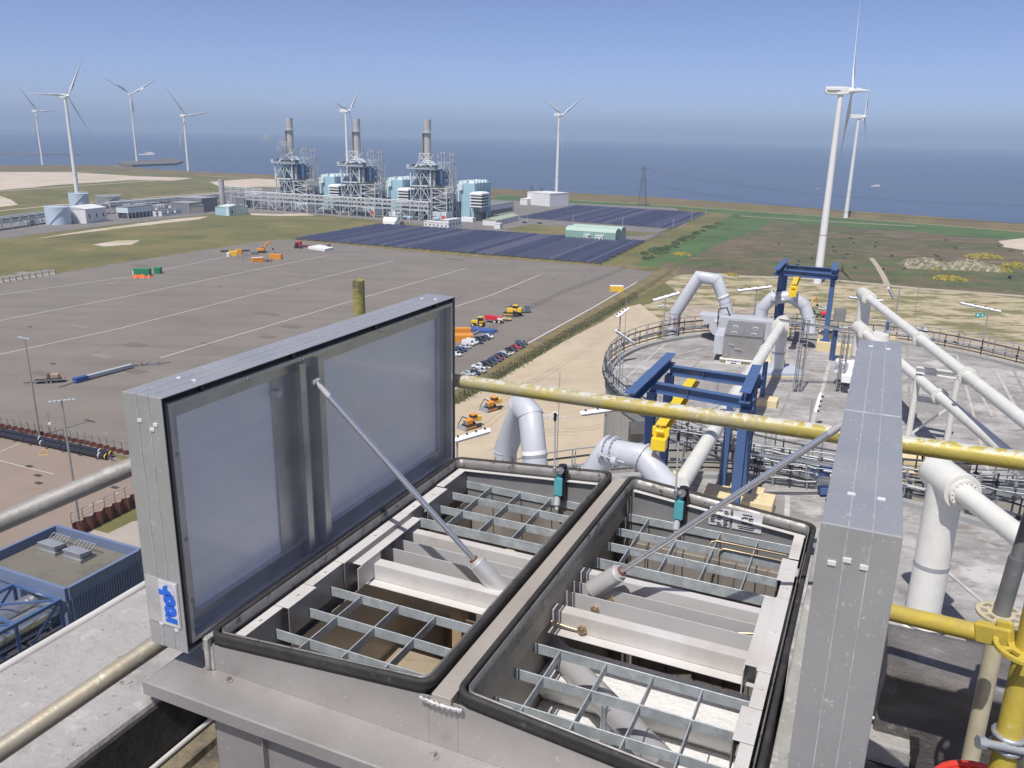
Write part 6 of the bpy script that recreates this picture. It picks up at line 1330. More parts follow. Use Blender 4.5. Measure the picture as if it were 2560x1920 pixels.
def carshape(name,paint_,kind='car'):
    t=bpy.data.objects.new(name,None); col.objects.link(t); t.empty_display_size=.1
    Lc,W=(4.45,1.78) if kind!='pickup' else (5.2,1.9); hw=W/2
    if kind=='van': prof_=[(-2.4,.45),(2.35,.45),(2.4,.95),(1.75,1.15),(1.15,1.85),(-2.3,1.95),(-2.42,1.2)]; Lc=4.9
    elif kind=='pickup': prof_=[(-2.6,.5),(2.5,.5),(2.6,.95),(1.45,1.10),(.75,1.75),(-.45,1.75),(-.75,1.12),(-2.6,1.05)]
    elif kind=='estate': prof_=[(-2.2,.32),(2.15,.32),(2.2,.72),(1.15,.95),(.45,1.42),(-1.75,1.42),(-2.2,.98)]
    else: prof_=[(-2.15,.32),(2.15,.32),(2.2,.70),(1.15,.92),(.45,1.42),(-.95,1.42),(-1.75,1.02),(-2.2,.95)]
    # body: loft with tumblehome
    m=M(); n=len(prof_)
    def yy(z): return hw if z<.98 else hw*.80
    if kind=='van': yy=lambda z: hw if z<1.2 else hw*.92
    Lft=[Vector((x,yy(z),z)) for x,z in prof_]; Rt=[Vector((x,-yy(z),z)) for x,z in prof_]
    m.add(Lft+Rt,[tuple(range(n)),tuple(range(2*n-1,n-1,-1))]+[(i,n+i,n+(i+1)%n,(i+1)%n) for i in range(n)]); m.build('body',paint_,t,local=True,bevel=.07)
    # windows
    tops={'car':(.47,-.97,1.40,1.12,-1.68,.93,1.04),'estate':(.47,-1.73,1.40,1.12,-2.1,.96,.99),'van':(1.15,.35,1.82,1.7,.35,1.2,1.2),'pickup':(.76,-.46,1.73,1.4,-.72,1.13,1.13)}[kind]
    xa,xb,zt,xf,xr,zf,zr_=tops
    for s in (-1,1):
        m=M(); y0=s*(hw*.985+.012) if kind!='van' else s*(hw+.012); y1=s*(hw*.80+.02) if kind!='van' else s*(hw*.92+.012)
        m.add([Vector((xf-.35,s*(hw*.86+.035),zf+.08)),Vector((xa-.02,y1,zt-.06)),Vector((xb+.05,y1,zt-.06)),Vector((xr+.35,s*(hw*.86+.035),zr_+.06))],[(0,1,2,3)]); m.build('side_window',glass,t,local=True)
    m=M(); m.add([Vector((xf-.02,hw*.86,zf+.05)),Vector((xf-.02,-hw*.86,zf+.05)),Vector((xa+.03,-hw*.74,zt-.01)),Vector((xa+.03,hw*.74,zt-.01))],[(0,1,2,3)])
    for v in m.v: v.x+=.03; v.z+=.02
    m.build('windscreen',glass,t,local=True)
    if kind in('car','estate'):
        m=M(); m.add([Vector((xr+.02,hw*.8,zr_+.05)),Vector((xr+.02,-hw*.8,zr_+.05)),Vector((xb-.02,-hw*.72,zt-.01)),Vector((xb-.02,hw*.72,zt-.01))],[(3,2,1,0)])
        for v in m.v: v.x-=.03; v.z+=.02
        m.build('rear_window',glass,t,local=True)
    if kind=='pickup': m=M(); m.box((-1.65,0,1.10),(1.7,1.6,.06)); m.build('load_cover',tyre,t,local=True)
    r=.33 if kind!='pickup' else .40
    wheels(t,[(1.35,hw-.1),(1.35,-hw+.1),(-1.35,hw-.1),(-1.35,-hw+.1)],r,.24)
    for s in (-1,1):
        m=M(); m.box((Lc/2-.07,s*hw*.72,.68),(.12,.34,.14)); m.build('headlight',lampm,t,local=True)
        m=M(); m.box((-Lc/2+.08,s*hw*.78,.78),(.12,.26,.16)); m.build('tail_light',redl,t,local=True)
    return t
pool={}
RZC=math.atan2(UU.y,UU.x)
def car(px,py,c,kind,label,flip=0,rz=None,group='cars parked in two rows on the yard'):
    k=(c,kind)
    if k in pool: t=copy_tree(pool[k])
    else: t=carshape('parked_car' if kind!='pickup' else 'pickup_truck',CARM[c],kind); pool[k]=t
    q=at(px,py+5); t.location=q+Vector((0,0,.1)); t.rotation_euler=(0,0,(RZC if rz is None else rz)+(math.pi if flip else 0)); tag(t,label,'pickup' if kind=='pickup' else ('van' if kind=='van' else 'car'),group); return t
R1=[(1139,885,'white','car','white car, nearest in the left row, half behind the left cover'),(1143,877,'navy','car','navy car beside the nearest white one in the left row'),(1153,873,'blue','estate','blue estate car, third in the left row'),(1163,866,'silver','car','silver car left of the two white vans'),(1171,859,'white','van','left one of the two white vans'),(1181,855,'white','van','right one of the two white vans'),(1193,854,'navy','estate','navy estate car right beside the white vans'),(1200,847,'black','estate','black estate car, second beyond the white vans'),(1212,844,'navy','car','navy car next to the last white car of the left row'),(1220,840,'white','car','white car at the far end of the left row, by the blue pipes')]
R2=[(1304,856,'grey','estate','dark grey car at the far end of the right row'),(1298,863,'navy','car','navy car next to the red one, at the far end of the right row'),(1289,867,'red','car','bright red car in the right row'),(1279,873,'black','car','black car just before the gap in the right row'),(1262,884,'silver','estate','silver estate car just after the gap in the right row'),(1254,888,'navy','car','navy car between the silver estate and the dark red car'),(1244,894,'drk','car','dark red car in the right row'),(1236,899,'blue','car','grey blue car next to the dark red one'),(1227,905,'navy','car','navy car two along from the dark red one'),(1217,910,'black','estate','black estate car beside the white pickup'),(1199,917,'white','pickup','white pickup with black load cover'),(1199,926,'silver','car','silver white car just this side of the pickup'),(1184,931,'black','car','black car near the yellow tube'),(1172,934,'silver','car','silver car nearest the yellow tube')]
for x,y,c,k,l in R1: car(x,y,c,k,l,0)
for x,y,c,k,l in R2: car(x,y,c,k,l,1 if k=='pickup' else 0)
for x,y,l in ((2292,828,'left one of two white cars on the sand beyond the right rim'),(2312,829,'right one of two white cars on the sand beyond the right rim')): car(x,y-5,'white','estate',l,0,1.2,'white cars on the sand')
car(1312,553,'black','car','dark car on the lane in front of the far solar field, left one',0,.1,'cars by the far solar field'); car(1350,555,'navy','estate','dark blue car on the lane in front of the far solar field, right one',0,0,'cars by the far solar field')
car(2524,690,'black','pickup','dark pickup on the track below the yellow bushes',0,1.0,'lone vehicles'); car(2058,770,'white','car','white car behind the green tractor',0,.3,'lone vehicles')
orng=mat('machine_orange',(.72,.29,.03),.45,var=.04,scale=1); orng2=mat('machine_yellow',(.80,.52,.04),.45,var=.04,scale=1); dark=mat('machine_dark',(.035,.035,.04),.6,var=.3,scale=2); grnp=mat('tractor_green',(.03,.12,.03),.4); redp2=mat('tipper_red',(.60,.03,.04),.35); cgreen=mat('container_green',(.02,.24,.10),.5,var=.04,scale=.5); orf=mat('orange_fabric',(.85,.14,.03),.7); steel=mat('raw_steel',(.36,.36,.37),.5,.4,var=.15,scale=1)
def V(name,px,py,rz,label,cat,grp=None): return thing(name,at(px,py),label,cat,grp,rz)
def lb_(t,n,mm,*boxes,**k):
    m=M()
    for c,d in boxes: m.box(c,d)
    return m.build(n,mm,t,local=True,**k)
def excavator(px,py,rz,label,s=1.0):
    t=V('excavator',px,py,rz,label,'excavator','orange excavators'); 
    for y in (-1.15,1.15): 
        m=M(); P=[(-1.9*s,.0),(1.9*s,.0),(2.2*s,.45),(1.9*s,.95*s),(-1.9*s,.95*s),(-2.2*s,.45)]; m.poly([Vector((x,y*s-.3,z)) for x,z in P],Vector((0,.6,0))); m.build('track',dark,t,local=True)
    lb_(t,'upper_body',orng,((-.6*s,0,1.75*s),(3.4*s,2.6*s,1.2*s)),bevel=.12); lb_(t,'counterweight',orng,((-2.3*s,0,1.7*s),(.7*s,2.5*s,1.2*s)),bevel=.15)
    lb_(t,'cab',glass,((.75*s,.8*s,2.35*s),(1.3*s,.95*s,1.5*s)),bevel=.08); lb_(t,'cab_roof',orng,((.75*s,.8*s,3.15*s),(1.35*s,1.0*s,.12)))
    m=M(); pts=[Vector((.9,-.2,2.0))*s,Vector((2.2,-.2,5.0))*s,Vector((4.6,-.2,6.1))*s]; m.tube(pts,[.32*s,.38*s,.24*s],8); m.build('boom',orng,t,local=True)
    m=M(); m.tube([pts[-1]+Vector((-.4,0,.3)),Vector((5.6,-.2,2.6))*s],[.28*s,.18*s],8); m.build('stick',orng,t,local=True)
    m=M(); m.poly([Vector(p)*s for p in ((5.3,-.7,2.6),(6.0,-.7,2.4),(6.1,-.7,1.5),(5.2,-.7,1.6))],Vector((0,1.0*s,0))); m.build('bucket',dark,t,local=True)
    return t
excavator(656,632,.15,'orange excavator with raised arm on the far part of the yard',1.15)
excavator(2020,776,.5,'orange excavator on the sand seen through the far gantry',.95)
def cont(px,py,L_,W,H_,rz,mm,label,grp='containers on the yard',name='container',roofm_=None):
    t=V(name,px,py,rz,label,'container',grp); m=M(); m.box((0,0,H_/2),(L_,W,H_)); m.build('shell',mm,t,local=True,bevel=.05)
    m=M(); n=int(L_/.6)
    for i in range(n):
        for s in (-1,1): m.box((-L_/2+.4+i*(L_-.8)/max(1,n-1),s*(W/2+.03),H_/2),(.22,.08,H_*.86))
    m.build('corrugation',mm,t,local=True)
    m=M(); m.box((0,0,H_+.03),(L_*.98,W*.96,.06)); m.build('roof',roofm_ or mm,t,local=True)
    for s in (-1,1): m=M(); m.box((L_/2+.03,s*W*.24,H_/2),(.06,W*.42,H_*.9)); m.build('door',mm,t,local=True)
    return t
cont(690,648,7.2,2.6,2.9,-.15,orng,'orange container with a white label on the far yard')
cont(644,655,6.5,2.5,2.6,.55,orng,'orange cabin with white roof in front of the excavator',roofm_=whb)
cont(584,641,5,3,3.2,.2,orng2,'orange load box with white end on the far yard'); cont(597,635,4,2.6,2.8,.2,orng,'small orange box behind the orange load box'); cont(571,642,1.8,2.6,2.4,.2,whb,'small white box left of the orange load box')
cont(357,689,8,3,3.6,.0,cgreen,'longer green container with orange cloth at its foot'); cont(396,684,3,3,3.2,.0,cgreen,'short green container right of the longer one')
cont(1541,728,6.6,3.4,2.7,-.0,orng2,'yellow container with white roof near the yard corner',roofm_=whb)
ca_=cont(1156,853,7.5,4,2.6,.15,orng,'open orange container, lower one beside the left cover'); ca_=cont(1150,838,8,2.6,2.8,.15,orng,'orange container behind the open one')
m=M(); r7=random.Random(8)
for i in range(14): c=Vector((r7.uniform(-4,4),r7.uniform(-1.5,1.5),0)); m.tube([c,c+Vector((0,0,.6)),c+Vector((.2,.1,1.1+r7.random()*.6))],[1.1,.9,.2],7)
o_=m.build('cloth_heap',orf); o_.location=at(355,694); tag(o_,'bright orange cloth heap in front of the green container','cloth heap')
lb2=V('white_crate',336,686,0,'tiny white crate left of the green container','crate'); lb_(lb2,'box',whb,((0,0,.8),(1.4,1.4,1.6)))
# red truck with low loader, dark red tractor
t=V('low_loader_truck',760,618,-.28,'red truck with a long low loader trailer at the yard edge','truck')
lb_(t,'cab',redp2,((-3.2,0,2.2),(2.4,2.5,3.0)),bevel=.15); lb_(t,'windscreen',glass,((-4.42,0,2.7),(.06,2.1,1.0))); lb_(t,'chassis',drkr:=mat('dark_red_steel',(.22,.03,.03),.5,var=.2),((0,0,1.0),(6,2.3,.5))); lb_(t,'trailer_bed',drkr,((10,0,1.15),(15,2.6,.35))); lb_(t,'trailer_ramp',drkr,((18,0,1.8),(1,2.6,1.8)))
wheels(t,[(x,y) for x in (-3.2,-.2,1.2,10,11.3,12.6,13.9,15.2) for y in (-1.1,1.1)],.55,.4)
def tractor(px,py,rz,label,body,rm,s=1.0,sz=.85):
    t=V('tractor',px,py,rz,label,'tractor','farm tractors'); lb_(t,'bonnet',body,((1.3*s,0,1.5*s),(2.2*s,.95*s,.9*s)),bevel=.1); lb_(t,'cab',glass,((-.5*s,0,2.2*s),(1.5*s,1.5*s,1.5*s)),bevel=.06); lb_(t,'cab_roof',body,((-.5*s,0,3.02*s),(1.6*s,1.6*s,.18*s)),bevel=.05); lb_(t,'mudguard',body,((-1.0*s,0,1.6*s),(1.3*s,2.2*s,.5*s)),bevel=.1)
    wheels(t,[(-.9*s,1.0*s),(-.9*s,-1.0*s)],sz*s,.5*s,rm); wheels(t,[(1.7*s,.9*s),(1.7*s,-.9*s)],.55*s,.35*s,rm); return t
tractor(745,621,-.2,'dark red tractor beside the red truck',drkr,dark,1.2)
tractor(1197,816,math.pi-.2,'yellow tractor on the yard behind the parked cars',orng2,orng2,1.25)
tractor(2034,795,-.1,'green tractor with yellow wheels seen through the far gantry',grnp,orng2,1.1)
t=V('tank_trailer',2058,795,0,'red tank trailer behind the green tractor','trailer'); m=M(); m.cyl((-1.6,0,1.9),(2.2,0,1.9),.95,n=18); m.build('tank',redp2,t,local=True); lb_(t,'chassis',dark,((0,0,.9),(4.5,1.2,.25))); wheels(t,[(.5,1.0),(.5,-1.0)],.6,.4)
t=V('roof_panel_stack',803,624,0,'stack of bright white roof panels lying on the far yard','panels'); 
A=[at(*p) for p in ((770,622),(812,629),(834,624),(800,617))]; c=t.location
for i in range(6):
    f0=i/6; f1=(i+.9)/6; q=[A[0].lerp(A[3],f0),A[1].lerp(A[2],f0),A[1].lerp(A[2],f1),A[0].lerp(A[3],f1)]; m=M(); m.hexa([p-c for p in q]+[p-c+Vector((0,0,1.5)) for p in q]); m.build('panel',white2,t,local=True)
# tipper, flat trailer, crawler carrier, generator
t=V('tipper_trailer',1238,807,math.atan2(UU.y,UU.x)+.15,'red tipper trailer with white tailgate and wheels','trailer')
m=M(); P=[(-3.4,1.3),(2.6,1.3),(3.0,2.6),(-4.0,3.0),(-4.1,2.2)]; m.poly([Vector((x,-1.2,z)) for x,z in P],Vector((0,2.4,0))); m.build('tub',redp2,t,local=True,bevel=.05); lb_(t,'tailgate',whb,((2.4,-1.26,1.95),(2.2,.06,1.0))); lb_(t,'drawbar',redp2,((-5,0,.9),(3.4,.3,.25))); wheels(t,[(x,y) for x in (0,1.9) for y in (-1.0,1.0)],.7,.45,whb)
t=V('flat_trailer',1266,802,math.atan2(UU.y,UU.x),'small flat yellow trailer beside the red tipper','trailer'); lb_(t,'bed',mat_get2('pale_yellow',(.6,.45,.2)),((0,0,.9),(4.2,2.2,.3))); wheels(t,[(.8,1.0),(.8,-1.0)],.45,.3)
def dozer(px,py,rz,label,body,s=1.0):
    t=V('bulldozer',px,py,rz,label,'bulldozer','yellow crawler machines')
    for y in (-1.25,1.25): m=M(); P=[(-2.1,.1),(2.1,.1),(2.5,.6),(1.9,1.15),(-1.9,1.15),(-2.4,.6)]; m.poly([Vector((x*s,(y-.32)*s,z*s)) for x,z in P],Vector((0,.64*s,0))); m.build('track',dark,t,local=True)
    lb_(t,'bonnet',body,((1.1*s,0,1.9*s),(2.2*s,1.5*s,1.3*s)),bevel=.1); lb_(t,'radiator',mat_get2('radiator_blue',(.10,.18,.32)),((2.24*s,0,1.9*s),(.08*s,1.2*s,1.1*s))); lb_(t,'cab',body,((-.7*s,0,2.5*s),(1.5*s,1.6*s,1.0*s)),bevel=.06); lb_(t,'cab_glass',glass,((-.7*s,0,3.2*s),(1.55*s,1.65*s,.75*s))); lb_(t,'cab_roof',body,((-.7*s,0,3.68*s),(1.7*s,1.8*s,.15*s))); lb_(t,'rear_box',orng2,((-2.3*s,0,2.3*s),(1.4*s,1.7*s,1.3*s)),bevel=.05)
    m=M(); m.hexa([Vector(p)*s for p in ((3.2,-1.9,.1),(3.6,-1.9,.1),(3.6,1.9,.1),(3.2,1.9,.1),(3.0,-1.9,1.3),(3.3,-1.9,1.3),(3.3,1.9,1.3),(3.0,1.9,1.3))]); m.build('blade',steel,t,local=True)
    for y in (-1.6,1.6): m=M(); m.bar(Vector((-.5,y,.7))*s,Vector((3.1,y,.6))*s,.2*s,.3*s); m.build('push_arm',body,t,local=True)
    m=M(); m.tube([Vector((.4,-1.1,2.4))*s,Vector((1.8,-1.5,3.1))*s,Vector((3.2,-1.6,1.3))*s],.14*s,6); m.build('hydraulic_arm',dark,t,local=True)
    return t
dozer(1231,1024,-2.4,'orange bulldozer with blue radiator on the sand, upper right one',orng,.95); dozer(1178,1069,-2.4,'orange bulldozer on the sand half behind the left cover',orng,.95)
dozer(1284,790,math.atan2(UU.y,UU.x)+math.pi,'yellow crawler carrier on the yard beyond the red tipper',orng2,1.25)
t=V('generator',1318,782,.2,'grey generator on a trailer beyond the yellow crawler carrier','generator'); lb_(t,'housing',mat_get2('generator_grey',(.14,.16,.19)),((0,0,1.9),(2.2,1.8,2.6)),bevel=.05); lb_(t,'tank',steel,((-2,0,1.1),(1.8,1.4,1.4)),bevel=.05); lb_(t,'frame',dark,((-1,0,.4),(5,2,.3)))
# blue pipe pile
bpm=mat('blue_pipe',(.03,.08,.28),.5,var=.2,scale=.5); t=V('pipe_pile',1195,828,0,'pile of blue pipes beside the orange container','pipe pile'); d=UU
for i in range(9): m=M(); o0=VV*(i%5)*1.2+Vector((0,0,.35+.6*(i//5)))-VV*2; m.cyl(o0-d*5,o0+d*(5+r7.random()*3),.32,n=10); m.build('pipe',bpm,t,local=True)
t=V('steel_pipe',1190,835,0,'single grey steel pipe lying before the blue pipe pile','pipe'); m=M(); m.cyl(-VV*3+Vector((0,0,.5)),VV*2+Vector((0,0,.5)),.5,n=14); m.build('pipe',steel,t,local=True)
# lying mast with truss, welding gear, flat trailer
a=at(195,957); b=at(331,921); d=(b-a).normalized(); t=thing('lying_mast',a,'long pale grey beam lying on the yard with a blue end','lying beam'); m=M(); m.bar(a+Vector((0,0,1.0)),b+Vector((0,0,1.0)),1.3,1.0); m.build('beam',mat('beam_pale_grey',(.42,.45,.46),.5,var=.05),t)
m=M(); m.bar(a-d*1+Vector((0,0,.9)),a+d*3+Vector((0,0,.9)),1.8,1.4); m.build('end_cover',bpm,t); m=M(); m.bar(a-d*6+Vector((0,0,.3)),a+Vector((0,0,.6)),.3,.3); m.build('drawbar',steel,t)
for k in range(3): p=a.lerp(b,.2+.3*k); m=M(); m.bar(p+Vector((0,0,0)),p+Vector((0,0,.5)),.4,1.6); m.build('trestle',dark,t)
t=V('scrap_steel',365,914,.25,'jumble of pale steel frames beyond the lying beam','steel frames'); m=M()
for i in range(12): c=Vector((r7.uniform(-4,4),r7.uniform(-1,1),0)); m.bar(c+Vector((0,0,.2)),c+Vector((r7.uniform(-2,2),r7.uniform(-1,1),1.2)),.2,.2)
m.bar(Vector((-7,-1.5,.4)),Vector((7,2.2,.4)),.4,.4); m.build('frame',steel,t,local=True)
t=V('flatbed_trailer',125,957,.3,'flatbed trailer carrying brown machinery on the yard','trailer'); lb_(t,'bed',mat_get2('bed_grey',(.22,.2,.18)),((0,0,1.1),(8,2.4,.3))); lb_(t,'side_rail',dark,((0,-1.2,1.5),(7,.08,.3))); lb_(t,'load',mat_get2('load_tan',(.36,.27,.20)),((1.6,0,2.0),(2.2,1.8,1.4)),bevel=.1); m=M()
for k in range(4): m.bar(Vector((-.6+.5*k,.3,1.2)),Vector((-.2+.4*k,0,2.9-.3*k)),.3,.3)
m.build('machine_parts',mat_get2('rust_parts',(.2,.09,.06)),t,local=True); wheels(t,[(x,y) for x in (-.6,.5) for y in (-1.0,1.0)],.45,.3); lb_(t,'drawbar',dark,((-5.2,-.6,.6),(3,.2,.2)))
# dark sheet pile, small tripods and pallets on the far yard
t=V('dark_sheets',588,629,.32,'long dark stack of sheets behind the orange boxes','sheet stack'); lb_(t,'stack',dark,((0,0,.4),(17,4,.8)))
for i,(x,y,l) in enumerate(((598,645,'steel trestle group right of the orange load box'),(620,640,'steel trestle group between the load box and the excavator'),(633,637,'small scrap heap in front of the excavator'),(670,655,'dark net bundle between the orange cabin and container'))):
    t=V('trestle_group',x,y,0,l,'trestles','trestle groups on the far yard'); m=M()
    for k in range(9): c=Vector((r7.uniform(-2.5,2.5),r7.uniform(-1.5,1.5),0)); m.bar(c,c+Vector((r7.uniform(-.6,.6),0,1.5)),.18,.18); m.bar(c+Vector((0,0,1.2)),c+Vector((2,0,1.2)),.15,.15)
    m.build('frame',steel if i<2 else dark,t,local=True)
# concrete barriers at the left edge
cbm=mat('barrier_concrete',(.34,.32,.29),.9,var=.1,scale=.5)
for i in range(9):
    x=-8+16.5*i; y=706-2.55*i; t=V('concrete_barrier',x,y,.18,('mossy concrete barrier at the left yard edge, '+nth(i+1)+' from the picture edge'),'barrier','concrete barriers along the yard'); m=M(); P=[(-.9,0),(.9,0),(.55,.8),(.5,2.2),(-.5,2.2),(-.55,.8)]; m.poly([Vector((-3.1,yy_,z)) for yy_,z in P],Vector((6.0,0,0))); m.build('block',cbm,t,local=True)
# light masts
def mast(px,pyb,pyt,label,rz):
    q=at(px,pyb); h=zat(q.x,q.y,pyt); t=thing('light_mast',q,label,'light mast','tall light masts',rz); m=M(); m.tube([(0,0,0),(0,0,h*.5),(0,0,h)],[.28,.21,.13],14); m.build('pole',steel,t,local=True); m=M(); m.bar((-1.9,0,h),(1.9,0,h),.18,.18); m.bar((0,-.5,h),(0,.5,h),.12,.12); m.build('crossarm',steel,t,local=True)
    for x in (-1.8,-1.1,-.4,.5,1.2,1.9): m=M(); m.box((x,-.25,h+.05),(.5,.6,.14)); m.build('floodlight',stl,t,local=True)
    m=M(); m.cyl((0,0,0),(0,0,.3),.5,n=14); m.build('base',concg,t,local=True)
mast(99.5,1092,845,'taller light mast near the black pipelines, farther left one',-.5); mast(198,1310,1001,'light mast standing behind the blue building, right one',.45)
def mini(px,pyb,pyt,label):
    q=at(px,pyb); h=zat(q.x,q.y,pyt); t=thing('camera_post',q,label,'post'); m=M(); m.cyl((0,0,0),(0,0,h),.09,n=8); m.build('pole',steel,t,local=True); m=M(); m.box((.2,0,h*.55),(.7,.4,.5)); m.build('camera_box',whb,t,local=True)
mini(128,1094,1030,'slim post with a white box beside the pipelines')
# black pipelines, clamps, timber, sheet pile walls
blkp=mat('black_pipe',(.022,.022,.03),.35,var=.15,scale=.3); rust=mat('rust_sheet_pile',(.15,.05,.035),.85,var=.25,scale=.6,layers=[((.07,.04,.035),1.2,.5,.7,.7)])
for i,(pa,pb,l) in enumerate((((-60,1062),(277,1134),'black pipeline with a yellow end, farther of the two'),((-60,1072),(265,1141),'black pipeline with a yellow end, nearer of the two'))):
    a=at(*pa,1.0); b=at(*pb,1.0); d=(b-a).normalized(); t=thing('pipeline',Vector((a.x,a.y,0)),l,'pipeline','black pipelines'); m=M(); m.cyl(a,b,.55,n=18); m.build('pipe',blkp,t); m=M(); m.cyl(b,b+d*.25,.62,n=18,caps=False); m.build('yellow_ring',orng2,t)
    for k in range(7): p=a.lerp(b,(k+.5+.2*i)/7); m=M(); m.cyl(p-d*.15,p+d*.15,.68,n=18); m.build('joint_collar',(stl,dark)[k%3!=0],t)
    for k in range(8): p=a.lerp(b,(k+.6)/8); m=M(); m.box(p-Vector((0,0,.8)),(1.6,.5,.4),Vector((-d.y,d.x,0)),d); m.build('timber',mat_get2('timber_dark',(.12,.09,.07)),t)
def fence(pts,h,label,mm,step=2.5,cat='fence',lean=True,grp=None,mesh_=True,name='fence'):
    P=[at(*p) for p in pts]; t=thing(name,P[0],label,cat,grp); cnt=0
    m=M(); r=M()
    for a,b in zip(P[:-1],P[1:]):
        d=b-a; n=max(1,int(d.length/step)); k_=d.normalized()
        for i in range(n):
            p=a+d*(i/n); cnt+=1
            pm=M(); pm.bar(p,p+Vector((0,0,h)),.09,.09,up=k_)
            if lean: pm.bar(p+Vector((0,0,h)),p+Vector((0,0,h+.4))+Vector((-k_.y,k_.x,0))*.35,.07,.07)
            if cnt<=100: pm.build('post',mm,t)
        for z in ((.25,.5,.75,1.0) if mesh_ else (1.0,)): r.bar(a+Vector((0,0,h*z)),b+Vector((0,0,h*z)),.045,.045)
    r.build('wire',mm,t); return t
fgreen=mat('fence_green',(.035,.05,.035),.6); fdark=mat('fence_dark',(.10,.09,.085),.6)
fence([(1120,1016),(1150,999),(1250,938),(1335,888),(1407,843),(1500,792),(1593,738),(1640,708),(1686,678),(1692,668)],2.4,'dark green mesh fence along the grass verge beside the yard',fgreen,2.6,lean=False)
fence([(1215,833),(1290,792),(1400,738),(1500,700),(1568,672)],2.0,'thin dark fence crossing the yard behind the parked cars',fdark,3.5,lean=False)
fence([(1500,664),(1620,603),(1735,545)],2.2,'dark fence running between the solar fields and the ditch',fgreen,3.5,lean=False)
fence([(1636,588),(1676,591)],2.6,'pale gate at the corner of the far solar field',steel,1.5,'gate',False,name='gate')
fence([(1130,1000),(1060,1048)],2.4,'dark green fence stretch just left of the far cover edge',fgreen,2.6,lean=False)
def pilewall(pts,h,label,fh=2.0):
    P=[at(*p) for p in pts]; t=thing('sheet_pile_wall',P[0],label,'wall','rusty sheet pile walls'); m=M(); z=Vector((0,0,h))
    for a,b in zip(P[:-1],P[1:]):
        d=b-a; n=max(2,int(d.length/.55)); k_=d.normalized(); nn=Vector((-k_.y,k_.x,0))*.32; prev=a; 
        for i in range(n):
            f=(i+1)/n; off=nn*(1 if (i//2)%2==0 else -1); q=a+d*f+off; m.add([prev,q,q+z,prev+z],[(0,1,2,3)]); prev=q
    m.build('sheet_piles',rust,t)
    c=0
    for a,b in zip(P[:-1],P[1:]):
        d=b-a; n=max(1,int(d.length/2.3)); k_=d.normalized()
        for i in range(n+1):
            p=a+d*(i/n)+z; pm=M(); pm.bar(p,p+Vector((0,0,fh)),.08,.08,up=k_); pm.bar(p+Vector((0,0,fh)),p+Vector((0,0,fh+.4))-Vector((-k_.y,k_.x,0))*.35,.07,.07); c+=1
            if c<90: pm.build('fence_post',fdark,t)
    r=M(); 
    for f in (.3,.65,1): r.bar(P[0]+z+Vector((0,0,fh*f)),P[-1]+z+Vector((0,0,fh*f)),.035,.035)
    r.build('wire',fdark,t); return t
pilewall([(-60,1058),(215,1113),(345,1145),(480,1175)],1.2,'low rusty sheet pile wall with fence posts behind the pipelines',1.6)
pilewall([(185,1348),(343,1268),(430,1222)],3.0,'rusty sheet pile wall topped with leaning fence posts, below the light mast',2.0)
# person in blue, person in orange
def person(px,py,label,c1,c2,h=1.78,rz=0):
    t=V('person',px,py,rz,label,'person'); s=h/1.78
    me=bpy.data.meshes.new('body'); J={'pel':(0,0,.95),'che':(0,0,1.32),'nec':(0,0,1.50),'hd':(0,0,1.62),'top':(0,0,1.72),'hl':(.1,0,.90),'kl':(.12,.03,.50),'al':(.13,.0,.09),'tl':(.14,.14,.04),'hr':(-.1,0,.90),'kr':(-.12,-.03,.50),'ar':(-.13,-.04,.09),'tr':(-.14,.10,.04),'sl':(.19,0,1.42),'el':(.25,.02,1.15),'wl':(.26,.12,.92),'fl':(.26,.15,.84),'sr':(-.19,0,1.42),'er':(-.25,.02,1.15),'wr':(-.26,.12,.92),'fr':(-.26,.15,.84)}
    R_={'pel':.15,'che':.16,'nec':.065,'hd':.105,'top':.08,'hl':.10,'kl':.07,'al':.05,'tl':.045,'hr':.10,'kr':.07,'ar':.05,'tr':.045,'sl':.075,'el':.055,'wl':.04,'fl':.035,'sr':.075,'er':.055,'wr':.04,'fr':.035}
    ks=list(J); E=[('pel','che'),('che','nec'),('nec','hd'),('hd','top'),('pel','hl'),('hl','kl'),('kl','al'),('al','tl'),('pel','hr'),('hr','kr'),('kr','ar'),('ar','tr'),('che','sl'),('sl','el'),('el','wl'),('wl','fl'),('che','sr'),('sr','er'),('er','wr'),('wr','fr')]
    me.from_pydata([tuple(Vector(J[k])*s) for k in ks],[(ks.index(a),ks.index(b)) for a,b in E],[]); o=bpy.data.objects.new('body',me); col.objects.link(o); o.parent=t
    o.modifiers.new('skin','SKIN'); 
    for i,k in enumerate(ks): me.skin_vertices[0].data[i].radius=(R_[k]*s,R_[k]*s)
    me.skin_vertices[0].data[0].use_root=True; sb=o.modifiers.new('sub','SUBSURF'); sb.levels=1; sb.render_levels=1; me.materials.append(c1)
    m=M(); m.tube([(0,0,1.66*s),(0,0,1.74*s),(0,0,1.79*s)],[.125*s,.115*s,.05*s],12); m.build('helmet',c2,t,local=True)
    m=M(); m.tube([(0,0,.93*s),(0,0,1.2*s),(0,0,1.45*s)],[.175*s,.19*s,.13*s],12); m.build('jacket',c2 if c2 is not whb else c1,t,local=True)
person(281,1155,'person in dark blue work clothes beside the yellow pipeline ends',mat('blue_overall',(.03,.03,.2),.8),mat('blue_jacket',(.03,.04,.28),.8),1.9)
person(1834,766,'person in orange clothes standing on the sand beyond the silo',mat('dark_trousers',(.1,.03,.02),.8),mat('orange_jacket',(.6,.12,.03),.8),1.9)
